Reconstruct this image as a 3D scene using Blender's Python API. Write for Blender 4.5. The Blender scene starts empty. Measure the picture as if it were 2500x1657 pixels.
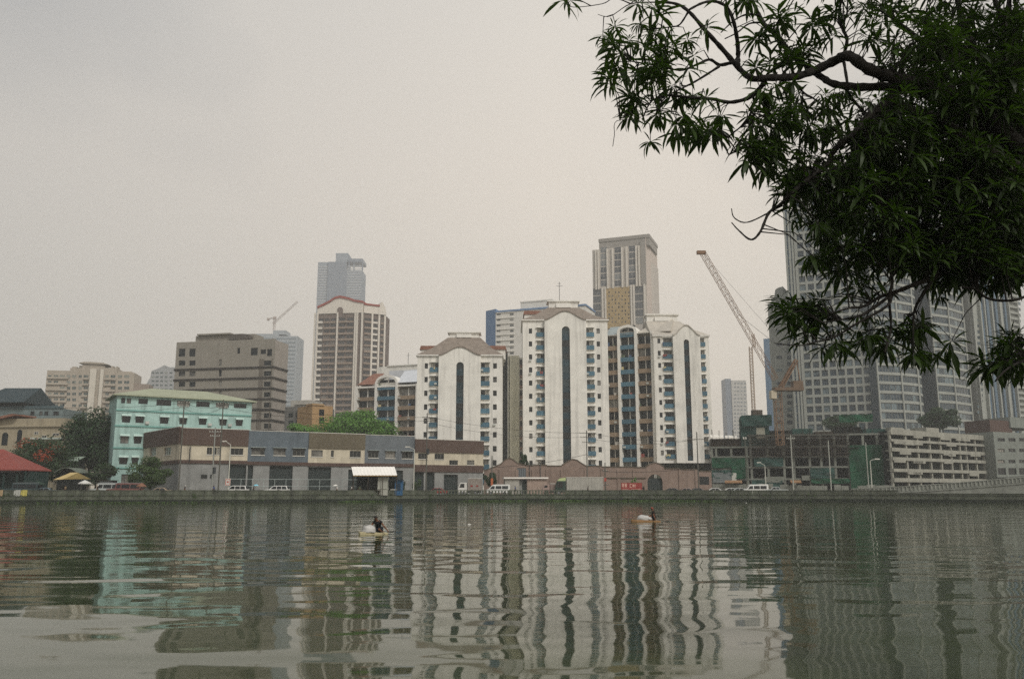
import bpy, bmesh, math, random
from mathutils import Vector, Matrix, noise as mnoise
R = math.radians
random.seed(11)
sc = bpy.context.scene
COL = sc.collection

# ------------------------------------------------------------------ camera
FPX, CXP, CYP = 2083.0, 1250.0, 828.5       # focal length and centre in photograph pixels (2500 x 1657)
PITCH, CAMH = R(10.0), 2.2
cd = bpy.data.cameras.new('camera'); cam = bpy.data.objects.new('camera', cd); COL.objects.link(cam)
cam.location = (0, 0, CAMH); cam.rotation_euler = (R(90) + PITCH, 0, 0)
cd.sensor_width = 36.0; cd.lens = FPX / 2500 * 36; cd.clip_start = 0.1; cd.clip_end = 6000
sc.camera = cam

# ------------------------------------------------------------------ sky, sun, exposure
SUN_EL, SUN_AZ = R(44), R(146)              # azimuth measured from +Y (view direction) clockwise towards +X
sdir = Vector((math.sin(SUN_AZ) * math.cos(SUN_EL), math.cos(SUN_AZ) * math.cos(SUN_EL), math.sin(SUN_EL)))
w = bpy.data.worlds.new('World'); sc.world = w; w.use_nodes = True
nt = w.node_tree; N = nt.nodes; LK = nt.links
bg = N['Background']; bg.inputs['Strength'].default_value = 0.1
sky = N.new('ShaderNodeTexSky'); sky.sky_type = 'NISHITA'; sky.sun_disc = False
sky.sun_elevation = SUN_EL; sky.sun_rotation = SUN_AZ
sky.air_density = 1.2; sky.dust_density = 6.0; sky.ozone_density = 1.0
hs = N.new('ShaderNodeHueSaturation'); hs.inputs['Saturation'].default_value = 0.25
LK.new(sky.outputs[0], hs.inputs['Color'])
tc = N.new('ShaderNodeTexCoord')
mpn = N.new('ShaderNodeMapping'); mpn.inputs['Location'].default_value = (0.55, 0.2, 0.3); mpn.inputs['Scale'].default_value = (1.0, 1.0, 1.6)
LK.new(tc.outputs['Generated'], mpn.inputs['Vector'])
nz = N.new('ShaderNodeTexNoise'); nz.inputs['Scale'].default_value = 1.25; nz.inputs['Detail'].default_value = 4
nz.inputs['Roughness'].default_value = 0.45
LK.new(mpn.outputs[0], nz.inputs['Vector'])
sep = N.new('ShaderNodeSeparateXYZ'); LK.new(tc.outputs['Generated'], sep.inputs[0])
rmp = N.new('ShaderNodeValToRGB')           # overcast veil: pale cream low down, greyer overhead
rmp.color_ramp.elements[0].position = 0.0; rmp.color_ramp.elements[0].color = (7.6, 6.7, 5.5, 1)
rmp.color_ramp.elements[1].position = 0.9; rmp.color_ramp.elements[1].color = (5.5, 5.6, 5.5, 1)
e = rmp.color_ramp.elements.new(0.34); e.color = (7.25, 6.5, 5.6, 1)
LK.new(sep.outputs['Z'], rmp.inputs[0])
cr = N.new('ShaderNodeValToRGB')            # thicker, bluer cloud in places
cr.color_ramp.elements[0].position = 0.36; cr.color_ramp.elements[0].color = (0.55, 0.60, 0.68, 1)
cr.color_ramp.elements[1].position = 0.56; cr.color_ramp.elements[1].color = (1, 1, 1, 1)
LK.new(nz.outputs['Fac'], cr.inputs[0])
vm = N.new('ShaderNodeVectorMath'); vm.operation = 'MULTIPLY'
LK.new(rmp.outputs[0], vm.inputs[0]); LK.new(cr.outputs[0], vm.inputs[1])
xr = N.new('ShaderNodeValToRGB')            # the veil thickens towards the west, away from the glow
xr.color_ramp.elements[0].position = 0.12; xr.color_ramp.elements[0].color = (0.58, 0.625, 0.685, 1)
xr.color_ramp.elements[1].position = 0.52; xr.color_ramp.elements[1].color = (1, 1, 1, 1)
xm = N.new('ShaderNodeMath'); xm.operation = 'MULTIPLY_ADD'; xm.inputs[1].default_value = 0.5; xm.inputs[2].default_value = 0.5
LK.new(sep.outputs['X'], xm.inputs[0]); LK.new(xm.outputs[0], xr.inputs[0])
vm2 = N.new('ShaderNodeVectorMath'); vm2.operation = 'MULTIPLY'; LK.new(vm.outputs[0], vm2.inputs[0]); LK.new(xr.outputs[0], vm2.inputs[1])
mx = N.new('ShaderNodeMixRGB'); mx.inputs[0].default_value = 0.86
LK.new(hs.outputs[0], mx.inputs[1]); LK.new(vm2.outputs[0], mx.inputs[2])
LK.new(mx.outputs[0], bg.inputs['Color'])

sl = bpy.data.lights.new('sun', 'SUN'); sun = bpy.data.objects.new('sun', sl); COL.objects.link(sun)
sl.energy = 1.5; sl.angle = R(14); sl.color = (1.0, 0.955, 0.90)
sun.rotation_euler = sdir.to_track_quat('Z', 'Y').to_euler(); sun.location = sdir * 400
vs = sc.view_settings
vs.view_transform = 'Standard'; vs.look = 'None'; vs.exposure = 0.36; vs.gamma = 1.0; vs.use_curve_mapping = False
sc.cycles.use_denoising = False
sc.cycles.max_bounces = 6; sc.cycles.diffuse_bounces = 3; sc.cycles.glossy_bounces = 3
sc.cycles.transmission_bounces = 2; sc.cycles.volume_bounces = 1; sc.cycles.transparent_max_bounces = 8
sc.cycles.sample_clamp_indirect = 6.0

# ------------------------------------------------------------------ helpers
CP, SP = math.cos(PITCH), math.sin(PITCH)
def ray(px, py):
    dx = (px - CXP) / FPX; dy = (CYP - py) / FPX
    return Vector((dx, CP - dy * SP, SP + dy * CP))
def at(px, py, Y):
    """the world point a pixel of the photograph looks at, at the depth Y metres"""
    d = ray(px, py); return Vector((0, 0, CAMH)) + d * (Y / d.y)
def ppm(Y): return FPX / Y * 1.0            # photograph pixels per metre at depth Y

def C(h):
    h = h.lstrip('#'); o = []
    for i in (0, 2, 4):
        c = int(h[i:i+2], 16) / 255
        o.append(c / 12.92 if c <= 0.04045 else ((c + 0.055) / 1.055) ** 2.4)
    return tuple(o)
MATS = {}
def mat(name, col, rough=0.85, var=0.16, scale=0.5, streak=0.0, bump=0.0, spec=0.3, metal=0.0, grain=0.0, rand=0.0):
    """procedural paint, stone or metal: patchy tone, rain streaks, fine relief, a tone of its own for each object"""
    if name in MATS: return MATS[name]
    if isinstance(col, str): col = C(col)
    m = bpy.data.materials.new(name); m.use_nodes = True; n = m.node_tree.nodes; l = m.node_tree.links
    p = n['Principled BSDF']; p.inputs['Roughness'].default_value = rough
    p.inputs['Specular IOR Level'].default_value = spec; p.inputs['Metallic'].default_value = metal
    g = n.new('ShaderNodeNewGeometry')
    t = n.new('ShaderNodeTexNoise'); t.inputs['Scale'].default_value = scale; t.inputs['Detail'].default_value = 6
    t.inputs['Roughness'].default_value = 0.62
    l.new(g.outputs['Position'], t.inputs['Vector'])
    r = n.new('ShaderNodeMapRange'); r.inputs['From Min'].default_value = 0.28; r.inputs['From Max'].default_value = 0.72
    r.inputs['To Min'].default_value = 1 - var; r.inputs['To Max'].default_value = 1 + var * 0.7
    l.new(t.outputs['Fac'], r.inputs['Value']); fac = r.outputs[0]
    def mul(a, b):
        q = n.new('ShaderNodeMath'); q.operation = 'MULTIPLY'; l.new(a, q.inputs[0]); l.new(b, q.inputs[1]); return q.outputs[0]
    if streak:
        mp = n.new('ShaderNodeMapping'); mp.inputs['Scale'].default_value = (1.1, 1.1, 0.06); l.new(g.outputs['Position'], mp.inputs['Vector'])
        t2 = n.new('ShaderNodeTexNoise'); t2.inputs['Scale'].default_value = 1.0; t2.inputs['Detail'].default_value = 4
        l.new(mp.outputs[0], t2.inputs['Vector'])
        r2 = n.new('ShaderNodeMapRange'); r2.inputs['From Min'].default_value = 0.5; r2.inputs['From Max'].default_value = 0.78
        r2.inputs['To Min'].default_value = 1.0; r2.inputs['To Max'].default_value = 1 - streak
        l.new(t2.outputs['Fac'], r2.inputs['Value']); fac = mul(fac, r2.outputs[0])
    if rand:
        oi = n.new('ShaderNodeObjectInfo'); r3 = n.new('ShaderNodeMapRange')
        r3.inputs['To Min'].default_value = 1 - rand; r3.inputs['To Max'].default_value = 1 + rand
        l.new(oi.outputs['Random'], r3.inputs['Value']); fac = mul(fac, r3.outputs[0])
    s = n.new('ShaderNodeVectorMath'); s.operation = 'SCALE'; s.inputs[0].default_value = col
    l.new(fac, s.inputs['Scale']); l.new(s.outputs[0], p.inputs['Base Color'])
    if bump:
        b = n.new('ShaderNodeBump'); b.inputs['Strength'].default_value = 0.6; b.inputs['Distance'].default_value = bump
        t4 = n.new('ShaderNodeTexNoise'); t4.inputs['Scale'].default_value = grain or 6.0; t4.inputs['Detail'].default_value = 4
        l.new(g.outputs['Position'], t4.inputs['Vector']); l.new(t4.outputs['Fac'], b.inputs['Height'])
        l.new(b.outputs[0], p.inputs['Normal'])
    MATS[name] = m; return m
def glass(name, dark, pale, share=0.25, rough=0.12):
    """window glass: each pane its own tone, some with pale curtains behind"""
    if name in MATS: return MATS[name]
    m = bpy.data.materials.new(name); m.use_nodes = True; n = m.node_tree.nodes; l = m.node_tree.links
    p = n['Principled BSDF']; p.inputs['Roughness'].default_value = rough; p.inputs['Specular IOR Level'].default_value = 0.4
    oi = n.new('ShaderNodeObjectInfo'); g = n.new('ShaderNodeNewGeometry')
    t = n.new('ShaderNodeTexNoise'); t.inputs['Scale'].default_value = 0.7; t.inputs['Detail'].default_value = 2
    l.new(g.outputs['Position'], t.inputs['Vector'])
    a = n.new('ShaderNodeMath'); a.operation = 'MULTIPLY_ADD'; a.inputs[1].default_value = 0.35; l.new(t.outputs['Fac'], a.inputs[0])
    a2 = n.new('ShaderNodeMath'); a2.operation = 'MULTIPLY'; a2.inputs[1].default_value = 0.82; l.new(oi.outputs['Random'], a2.inputs[0]); l.new(a2.outputs[0], a.inputs[2])
    r = n.new('ShaderNodeValToRGB'); r.color_ramp.elements[0].color = (*C(dark), 1); r.color_ramp.elements[0].position = 0.78
    r.color_ramp.elements[1].color = (*C(pale), 1); r.color_ramp.elements[1].position = min(0.999, 0.85 + (0.4 - share) * .4)
    l.new(a.outputs[0], r.inputs[0]); l.new(r.outputs[0], p.inputs['Base Color'])
    MATS[name] = m; return m

class MB:
    """collects faces; build() links them as ONE mesh object"""
    def __init__(s): s.v = []; s.f = []; s.m = []
    def poly(s, pts, m=0):
        b = len(s.v); s.v += [tuple(p) for p in pts]; s.f.append(tuple(range(b, b + len(pts)))); s.m.append(m); return s
    def box(s, x0, x1, y0, y1, z0, z1, m=0):
        if x1 < x0: x0, x1 = x1, x0
        if y1 < y0: y0, y1 = y1, y0
        if z1 < z0: z0, z1 = z1, z0
        b = len(s.v)
        s.v += [(x0,y0,z0),(x1,y0,z0),(x1,y1,z0),(x0,y1,z0),(x0,y0,z1),(x1,y0,z1),(x1,y1,z1),(x0,y1,z1)]
        for q in ((0,3,2,1),(4,5,6,7),(0,1,5,4),(1,2,6,5),(2,3,7,6),(3,0,4,7)):
            s.f.append(tuple(b + i for i in q)); s.m.append(m)
        return s
    def prism(s, pts, y0, y1, m=0):
        """outline in x,z (counter-clockwise seen from -y) extruded along y"""
        n = len(pts); b = len(s.v)
        s.v += [(x, y0, z) for x, z in pts] + [(x, y1, z) for x, z in pts]
        s.f.append(tuple(b + i for i in range(n))); s.m.append(m)
        s.f.append(tuple(b + n + i for i in reversed(range(n)))); s.m.append(m)
        for i in range(n):
            j = (i + 1) % n; s.f.append((b + i, b + n + i, b + n + j, b + j)); s.m.append(m)
        return s
    def prismz(s, pts, z0, z1, m=0):
        n = len(pts); b = len(s.v)
        s.v += [(x, y, z0) for x, y in pts] + [(x, y, z1) for x, y in pts]
        s.f.append(tuple(b + i for i in reversed(range(n)))); s.m.append(m)
        s.f.append(tuple(b + n + i for i in range(n))); s.m.append(m)
        for i in range(n):
            j = (i + 1) % n; s.f.append((b + i, b + j, b + n + j, b + n + i)); s.m.append(m)
        return s
    def tube(s, pts, rad, n=6, m=0, cap=True):
        pts = [Vector(p) for p in pts]; b0 = len(s.v)
        if not isinstance(rad, (list, tuple)): rad = [rad] * len(pts)
        up = Vector((0.12, 0.2, 1)).normalized()
        for i, p in enumerate(pts):
            t = (pts[min(i + 1, len(pts) - 1)] - pts[max(i - 1, 0)]).normalized()
            a = t.cross(up)
            if a.length < 1e-3: a = t.cross(Vector((1, 0, 0)))
            a.normalize(); c = t.cross(a)
            for k in range(n):
                th = 2 * math.pi * k / n; s.v.append(tuple(p + (a * math.cos(th) + c * math.sin(th)) * rad[i]))
        for i in range(len(pts) - 1):
            for k in range(n):
                k2 = (k + 1) % n
                s.f.append((b0 + i*n + k, b0 + i*n + k2, b0 + (i+1)*n + k2, b0 + (i+1)*n + k)); s.m.append(m)
        if cap:
            s.f.append(tuple(b0 + k for k in reversed(range(n)))); s.m.append(m)
            s.f.append(tuple(b0 + (len(pts)-1)*n + k for k in range(n))); s.m.append(m)
        return s
    def cyl(s, c, axis, r, h, n=12, m=0):
        a = Vector(axis).normalized() * h / 2; c = Vector(c)
        return s.tube([c - a, c + a], r, n, m)
    def wall(s, u0, u1, z0, z1, ops, y=0.0, depth=0.35, m=0, mr=None):
        """a wall skin with real openings (u0,u1,z0,z1) and their reveals; a solid stands behind it"""
        mr = m if mr is None else mr
        us = sorted({u0, u1} | {min(max(a, u0), u1) for o in ops for a in o[:2]}); zs = sorted({z0, z1} | {min(max(a, z0), z1) for o in ops for a in o[2:4]})
        for i in range(len(us) - 1):
            uc = (us[i] + us[i+1]) / 2
            col_ops = [o for o in ops if o[0] < uc < o[1]]
            run = None
            for j in range(len(zs)):
                zc = (zs[j] + zs[j+1]) / 2 if j < len(zs) - 1 else None
                solid = zc is not None and not any(o[2] < zc < o[3] for o in col_ops)
                if solid and run is None: run = zs[j]
                if not solid and run is not None:
                    s.poly([(us[i], y, run), (us[i+1], y, run), (us[i+1], y, zs[j]), (us[i], y, zs[j])], m); run = None
        for a, b, c, d in [o[:4] for o in ops]:
            e = y + depth
            s.poly([(a,y,c),(a,e,c),(b,e,c),(b,y,c)], mr); s.poly([(a,y,d),(b,y,d),(b,e,d),(a,e,d)], mr)
            s.poly([(a,y,c),(a,y,d),(a,e,d),(a,e,c)], mr); s.poly([(b,y,c),(b,e,c),(b,e,d),(b,y,d)], mr)
        e = y + depth
        s.poly([(u0,y,z1),(u1,y,z1),(u1,e,z1),(u0,e,z1)], m)
        s.poly([(u0,y,z0),(u0,y,z1),(u0,e,z1),(u0,e,z0)], m); s.poly([(u1,y,z0),(u1,e,z0),(u1,e,z1),(u1,y,z1)], m)
        return s
    def mesh(s, name, mats, smooth=False):
        me = bpy.data.meshes.new(name); me.from_pydata(s.v, [], s.f)
        for q in (mats if isinstance(mats, (list, tuple)) else [mats]): me.materials.append(q)
        me.polygons.foreach_set('material_index', s.m)
        if smooth: me.polygons.foreach_set('use_smooth', [True] * len(s.f))
        me.update(); return me
    def build(s, name, mats, parent=None, loc=None, smooth=False):
        return link(name, s.mesh(name, mats, smooth), parent, loc)
def link(name, me, parent=None, loc=None, rz=None):
    o = bpy.data.objects.new(name, me); COL.objects.link(o)
    if parent is not None: o.parent = parent
    if loc is not None: o.location = loc
    if rz is not None: o.rotation_euler = (0, 0, rz)
    return o
def tag(o, label=None, cat=None, group=None, kind=None):
    if label: o['label'] = label
    if cat: o['category'] = cat
    if group: o['group'] = group
    if kind: o['kind'] = kind
    return o
def empty(name, loc, rz=0.0, **k):
    o = bpy.data.objects.new(name, None); COL.objects.link(o); o.location = loc; o.rotation_euler = (0, 0, rz)
    o.empty_display_size = 0.3; return tag(o, **k)
def copy_tree(o, parent=None):
    c = o.copy(); COL.objects.link(c); c.parent = parent
    for ch in list(o.children): copy_tree(ch, c)
    return c
def catmull(P, k=6):
    P = [Vector(p) for p in P]; out = []
    for i in range(len(P) - 1):
        a = P[max(i-1, 0)]; b = P[i]; c = P[i+1]; d = P[min(i+2, len(P)-1)]
        for j in range(k):
            t = j / k
            out.append(0.5 * ((2*b) + (c-a)*t + (2*a-5*b+4*c-d)*t*t + (3*b-a-3*c+d)*t**3))
    out.append(P[-1]); return out

ZG = 1.2                                     # street level above the water
class Bld:
    """a building on a vertical front plane; L() turns photograph pixels into metres on that plane"""
    def __init__(s, name, label, cat, pA, pB, group=None, zg=ZG):
        A = at(*pA); B = at(*pB); s.A = Vector((A.x, A.y)); d = Vector((B.x - A.x, B.y - A.y))
        s.W = d.length; s.dir = d.normalized(); s.nrm = Vector((-s.dir.y, s.dir.x)); s.zg = zg
        s.root = empty(name, (A.x, A.y, zg), math.atan2(d.y, d.x), label=label, cat=cat, group=group)
    def L(s, px, py, d=0.0):
        r = ray(px, py); q = s.A + s.nrm * d
        t = q.dot(s.nrm) / (r.x * s.nrm.x + r.y * s.nrm.y)
        P = Vector((r.x * t, r.y * t)); return (P - q).dot(s.dir), CAMH + r.z * t - s.zg
    def U(s, px, py=1100, d=0.0): return s.L(px, py, d)[0]
    def Z(s, px, py, d=0.0): return s.L(px, py, d)[1]
    def rect(s, x0, x1, y0, y1, d=0.0):
        """pixel rectangle -> (u0,u1,z0,z1)"""
        ym = (y0 + y1) / 2; xm = (x0 + x1) / 2
        return s.U(x0, ym, d), s.U(x1, ym, d), s.Z(xm, y1, d), s.Z(xm, y0, d)
    def part(s, name, mb, mats, parent=None, loc=None, smooth=False):
        return mb.build(name, mats, parent or s.root, loc, smooth)
WINM = {}
def window_mesh(w_, h_, mats, style):
    """pane with frame and glazing bars, origin at the opening's lower corner; 0 = glass, 1 = frame"""
    key = (round(w_, 2), round(h_, 2), mats[0].name, mats[1].name, style)
    if key in WINM: return WINM[key]
    b = MB(); b.poly([(0, 0, 0), (w_, 0, 0), (w_, 0, h_), (0, 0, h_)], 0)
    f = min(0.07, w_ * 0.1)
    if style != 'plain':
        b.box(0, w_, -0.06, -0.005, 0, f, 1); b.box(0, w_, -0.06, -0.005, h_ - f, h_, 1)
        b.box(0, f, -0.06, -0.005, f, h_ - f, 1); b.box(w_ - f, w_, -0.06, -0.005, f, h_ - f, 1)
        nb = {'one': 1, 'two': 2, 'three': 3, 'cross': 1}.get(style, 0)
        for k in range(nb):
            x = w_ * (k + 1) / (nb + 1); b.box(x - f/2, x + f/2, -0.05, -0.008, f, h_ - f, 1)
        if style == 'cross': b.box(f, w_ - f, -0.045, -0.01, h_ * 0.62 - f/2, h_ * 0.62 + f/2, 1)
    me = b.mesh('window', list(mats)); WINM[key] = me; return me
def put_window(b, r, y, mats, style='one', name='window', parent=None):
    return link(name, window_mesh(r[1] - r[0], r[3] - r[2], mats, style), parent or b.root, (r[0], y, r[2]))
# ------------------------------------------------------------------ the setting: river, banks, street
concrete = mat('stained concrete', '#565a4d', 0.9, 0.55, 0.7, streak=0.6, bump=0.03, grain=3)
concrete_low = mat('wet weedy concrete', '#23291f', 0.8, 0.45, 0.5, streak=0.3, bump=0.04, grain=3)
asphalt = mat('asphalt', (0.055, 0.055, 0.055), 0.9, 0.2, 0.8, bump=0.01, grain=20)
pave = mat('paving', (0.22, 0.21, 0.19), 0.9, 0.2, 0.8)
earth = mat('dusty ground', (0.14, 0.13, 0.10), 0.95, 0.3, 0.2)
paint = mat('road paint', (0.7, 0.7, 0.66), 0.7, 0.2, 1.0)
BK = [(-800, 137), (-200, 143), (0, 146), (440, 152), (760, 162), (1000, 170), (1300, 176), (1600, 176), (1900, 170), (2150, 163), (2500, 152), (2750, 146), (3300, 138)]
bank = [Vector((at(px, 1222, Y).x, Y, 0)) for px, Y in BK]
bank = [Vector((p.x, p.y, 0)) for p in catmull(bank, 10)]
def bankY(x):
    for a, b in zip(bank, bank[1:]):
        if a.x <= x <= b.x: return a.y + (b.y - a.y) * (x - a.x) / (b.x - a.x)
    return bank[0].y if x < bank[0].x else bank[-1].y
line = [Vector((-1180, bank[0].y, 0))] + bank + [Vector((1180, bank[-1].y, 0))]
def strip(name, d0, d1, z, m, kind='structure'):
    b = MB()
    for p, q in zip(line, line[1:]):
        b.poly([(p.x, p.y + d0, z), (q.x, q.y + d0, z), (q.x, q.y + d1, z), (p.x, p.y + d1, z)])
    return tag(b.build(name, m), kind=kind)
g = MB()
for p, q in zip(line, line[1:]): g.poly([(p.x, p.y + 0.25, ZG), (q.x, q.y + 0.25, ZG), (q.x, 1560, ZG), (p.x, 1560, ZG)])
tag(g.build('ground', earth), kind='structure')
strip('road', 2.2, 9.6, ZG + 0.004, asphalt)
k = MB()
for d0, d1 in ((0.3, 2.2), (9.6, 12.2)):
    for p, q in zip(line, line[1:]):
        y0a, y0b, y1a, y1b = p.y + d0, q.y + d0, p.y + d1, q.y + d1
        k.poly([(p.x, y0a, ZG + .13), (q.x, y0b, ZG + .13), (q.x, y1b, ZG + .13), (p.x, y1a, ZG + .13)])
        k.poly([(p.x, y0a, ZG), (q.x, y0b, ZG), (q.x, y0b, ZG + .13), (p.x, y0a, ZG + .13)])
        k.poly([(q.x, y1b, ZG), (p.x, y1a, ZG), (p.x, y1a, ZG + .13), (q.x, y1b, ZG + .13)])
tag(k.build('pavement', pave), kind='structure')
mk = MB()
for p, q in zip(line[1:-1:2], line[2:-1:2]):
    for d in (5.85,): mk.poly([(p.x, p.y + d, ZG + .008), (q.x, q.y + d, ZG + .008), (q.x, q.y + d + .14, ZG + .008), (p.x, p.y + d + .14, ZG + .008)])
tag(mk.build('road_markings', paint), kind='structure')
# near bank, where the camera and the mango tree stand
nb = MB(); nb.box(-1180, 1180, -50, 6.2, -0.9, 0.6); tag(nb.build('near_bank_ground', earth), kind='structure')

WAKES = [(at(975, 1298, 44).x, 44.6, 2.2, 0.7), (at(1640, 1273, 62).x, 62.3, 2.6, 0.8)]
def water_material():
    m = bpy.data.materials.new('murky river water'); m.use_nodes = True; n = m.node_tree.nodes; l = m.node_tree.links
    p = n['Principled BSDF']; p.inputs['Roughness'].default_value = 0.045; p.inputs['IOR'].default_value = 1.33
    p.inputs['Specular IOR Level'].default_value = 0.5
    g = n.new('ShaderNodeNewGeometry')
    def nz(sx, sy, detail, amp, dist=0.0, rough=0.5, off=0.0):
        mp = n.new('ShaderNodeMapping'); mp.inputs['Scale'].default_value = (sx, sy, 1); mp.inputs['Location'].default_value = (off, off * 1.7, 0)
        mp.inputs['Rotation'].default_value = (0, 0, 0.06)
        l.new(g.outputs['Position'], mp.inputs['Vector'])
        t = n.new('ShaderNodeTexNoise'); t.inputs['Scale'].default_value = 1.0; t.inputs['Detail'].default_value = detail
        t.inputs['Roughness'].default_value = rough; t.inputs['Distortion'].default_value = dist
        l.new(mp.outputs[0], t.inputs['Vector'])
        q = n.new('ShaderNodeMath'); q.operation = 'MULTIPLY'; q.inputs[1].default_value = amp; l.new(t.outputs['Fac'], q.inputs[0]); return q.outputs[0]
    def add(a, b):
        q = n.new('ShaderNodeMath'); q.operation = 'ADD'; l.new(a, q.inputs[0]); l.new(b, q.inputs[1]); return q.outputs[0]
    def mul(a, b):
        q = n.new('ShaderNodeMath'); q.operation = 'MULTIPLY'; l.new(a, q.inputs[0]); l.new(b, q.inputs[1]); return q.outputs[0]
    swell = nz(0.20, 0.40, 0.5, 0.078, 0.4)
    chop = nz(0.50, 0.85, 0.6, 0.030, 0.4, off=3.1)
    rip = nz(2.2, 5.5, 2.0, 0.0042, 0.2, off=7.7)
    patch = nz(0.035, 0.07, 2.0, 1.0, 0.6, off=1.3)
    def rng(v, a, b, c, d):
        q = n.new('ShaderNodeMapRange'); q.interpolation_type = 'SMOOTHSTEP'
        for k_, x_ in zip(('From Min', 'From Max', 'To Min', 'To Max'), (a, b, c, d)): q.inputs[k_].default_value = x_
        l.new(v, q.inputs['Value']); return q.outputs[0]
    pr = rng(patch, 0.40, 0.62, 0.35, 1.0)
    # the breeze ruffles the open middle of the river more than the calm water by the near bank
    sx = n.new('ShaderNodeSeparateXYZ'); l.new(g.outputs['Position'], sx.inputs[0])
    dr = rng(sx.outputs['Y'], 12, 50, 0.10, 1.0); dn = rng(sx.outputs['Y'], 15, 80, 1.0, 0.7)
    h = add(mul(add(swell, mul(chop, pr)), dn), mul(mul(rip, pr), dr))
    # broken water trailing behind the two paddlers
    for wx, wy, lx, ly in WAKES:
        mp = n.new('ShaderNodeMapping'); mp.vector_type = 'POINT'; mp.inputs['Location'].default_value = (-wx / lx, -wy / ly, 0); mp.inputs['Scale'].default_value = (1 / lx, 1 / ly, 0)
        l.new(g.outputs['Position'], mp.inputs['Vector']); ln = n.new('ShaderNodeVectorMath'); ln.operation = 'LENGTH'; l.new(mp.outputs[0], ln.inputs[0])
        h = add(h, mul(rng(ln.outputs['Value'], 0.1, 1.0, 1.0, 0.0), nz(1.6, 4.5, 2.0, 0.03, 0.3, off=wx)))
    b = n.new('ShaderNodeBump'); b.inputs['Strength'].default_value = 1.0; b.inputs['Distance'].default_value = 1.0
    l.new(h, b.inputs['Height']); l.new(b.outputs[0], p.inputs['Normal'])
    r = n.new('ShaderNodeValToRGB'); r.color_ramp.elements[0].color = (0.024, 0.036, 0.011, 1); r.color_ramp.elements[1].color = (0.036, 0.048, 0.017, 1)
    l.new(patch, r.inputs[0]); l.new(r.outputs[0], p.inputs['Base Color'])
    return m
wm = MB()
for p, q in zip(line, line[1:]): wm.poly([(p.x, 5.9, 0), (q.x, 5.9, 0), (q.x, q.y + 0.2, 0), (p.x, p.y + 0.2, 0)])
tag(wm.build('river_water', water_material()), kind='structure')

# river wall: one panel after another along the far bank
sw = empty('river_wall', (0, 0, 0), label='long dark stained concrete river wall with parapet along the far bank', cat='river wall', kind='thing')
pts = []; acc = 0
fine = catmull(bank, 6)
last = fine[0]; pts = [fine[0]]
for p in fine[1:]:
    if (p - last).length >= 3.6: pts.append(p); last = p
for i, (p, q) in enumerate(zip(pts, pts[1:])):
    d = (q - p).normalized(); nrm = Vector((-d.y, d.x, 0)); Lg = (q - p).length
    px_mid = CXP + (p.x / p.y) * FPX * 0.985
    b = MB(); b.box(0.0, Lg, 0, 0.5, -0.9, 0.55, 1); b.box(0, Lg, 0.06, 0.5, 0.55, 1.28, 0); b.box(0, Lg, -0.05, 0.55, 1.28, 1.4, 0)
    top = 2.2 if px_mid < 2120 else 1.62
    if 1055 < px_mid < 1335:                 # stretch with stout balusters
        b.box(0, Lg, 0.1, 0.34, top - 0.16, top, 0)
        for kk in range(6): x = (kk + 0.5) * Lg / 6; b.box(x - 0.13, x + 0.13, 0.12, 0.32, 1.4, top - 0.16, 0)
    else:
        b.box(0.02, Lg - 0.02, 0.12, 0.32, 1.4, top - 0.08, 0); b.box(0, Lg, 0.06, 0.38, top - 0.08, top, 0)
    o = b.build('wall_panel', [concrete, concrete_low], sw, p); o.rotation_euler = (0, 0, math.atan2(d.y, d.x))
    if i % 2 == 0:
        b = MB(); b.box(-0.16, 0.16, -0.02, 0.44, 1.4, top + 0.07, 0); o2 = b.build('wall_post', [concrete], sw, p); o2.rotation_euler = o.rotation_euler
# ------------------------------------------------------------------ the white condominium towers and their wings
white = mat('weathered white paint', '#e3e0d7', 0.85, 0.14, 0.3, streak=0.32, bump=0.01)
white2 = mat('white trim paint', '#e4e1d9', 0.8, 0.10, 0.6, streak=0.12)
bluep = mat('blue balcony paint', '#4a6c7c', 0.75, 0.2, 0.8, streak=0.15, rand=0.16)
tanp = mat('tan spandrel paint', '#8f7d69', 0.85, 0.18, 0.5, streak=0.25, rand=0.08)
rooftile = mat('weathered clay roof tile', '#877c71', 0.9, 0.28, 0.9, bump=0.05, grain=2.5)
redtile = mat('red clay roof tile', '#8a6353', 0.9, 0.35, 1.2, bump=0.05, grain=3)
palemetal = mat('pale metal roof', '#c9ccd0', 0.5, 0.1, 0.4, streak=0.1)
creamtile = mat('cream roof sheet', '#b8b1a5', 0.85, 0.18, 0.5)
gl = glass('dark window glass', '#14191a', '#85827a', 0.2)
glb = glass('dark teal glass', '#0e1618', '#2c4146', 0.15)
frame = mat('pale window frame', '#cfccc2', 0.6, 0.1, 1)
darkframe = mat('dark window frame', '#34383a', 0.6, 0.1, 1)

def hip_roof(b, u0, u1, y0, y1, z0, ru0, ru1, ry, z1, m, name='roof', over=0.0, parent=None):
    q = MB(); a = [(u0 - over, y0 - over, z0), (u1 + over, y0 - over, z0), (u1 + over, y1 + over, z0), (u0 - over, y1 + over, z0)]
    r0, r1 = (ru0, ry, z1), (ru1, ry, z1)
    q.poly([a[0], a[1], r1, r0]); q.poly([a[1], a[2], r1]); q.poly([a[2], a[3], r0, r1]); q.poly([a[3], a[0], r0]); q.poly([a[3], a[2], a[1], a[0]])
    q.box(u0 - over, u1 + over, y0 - over, y1 + over, z0 - 0.22, z0 - 0.004)
    return b.part(name, q, m, parent)
def arch_pts(u0, u1, z0, zs, n=8):
    """outline of a round-headed opening"""
    c = (u0 + u1) / 2; r = (u1 - u0) / 2
    return [(u0, z0), (u1, z0)] + [(c + r * math.cos(math.pi * i / n), zs + r * math.sin(math.pi * i / n)) for i in range(n + 1)]

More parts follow.
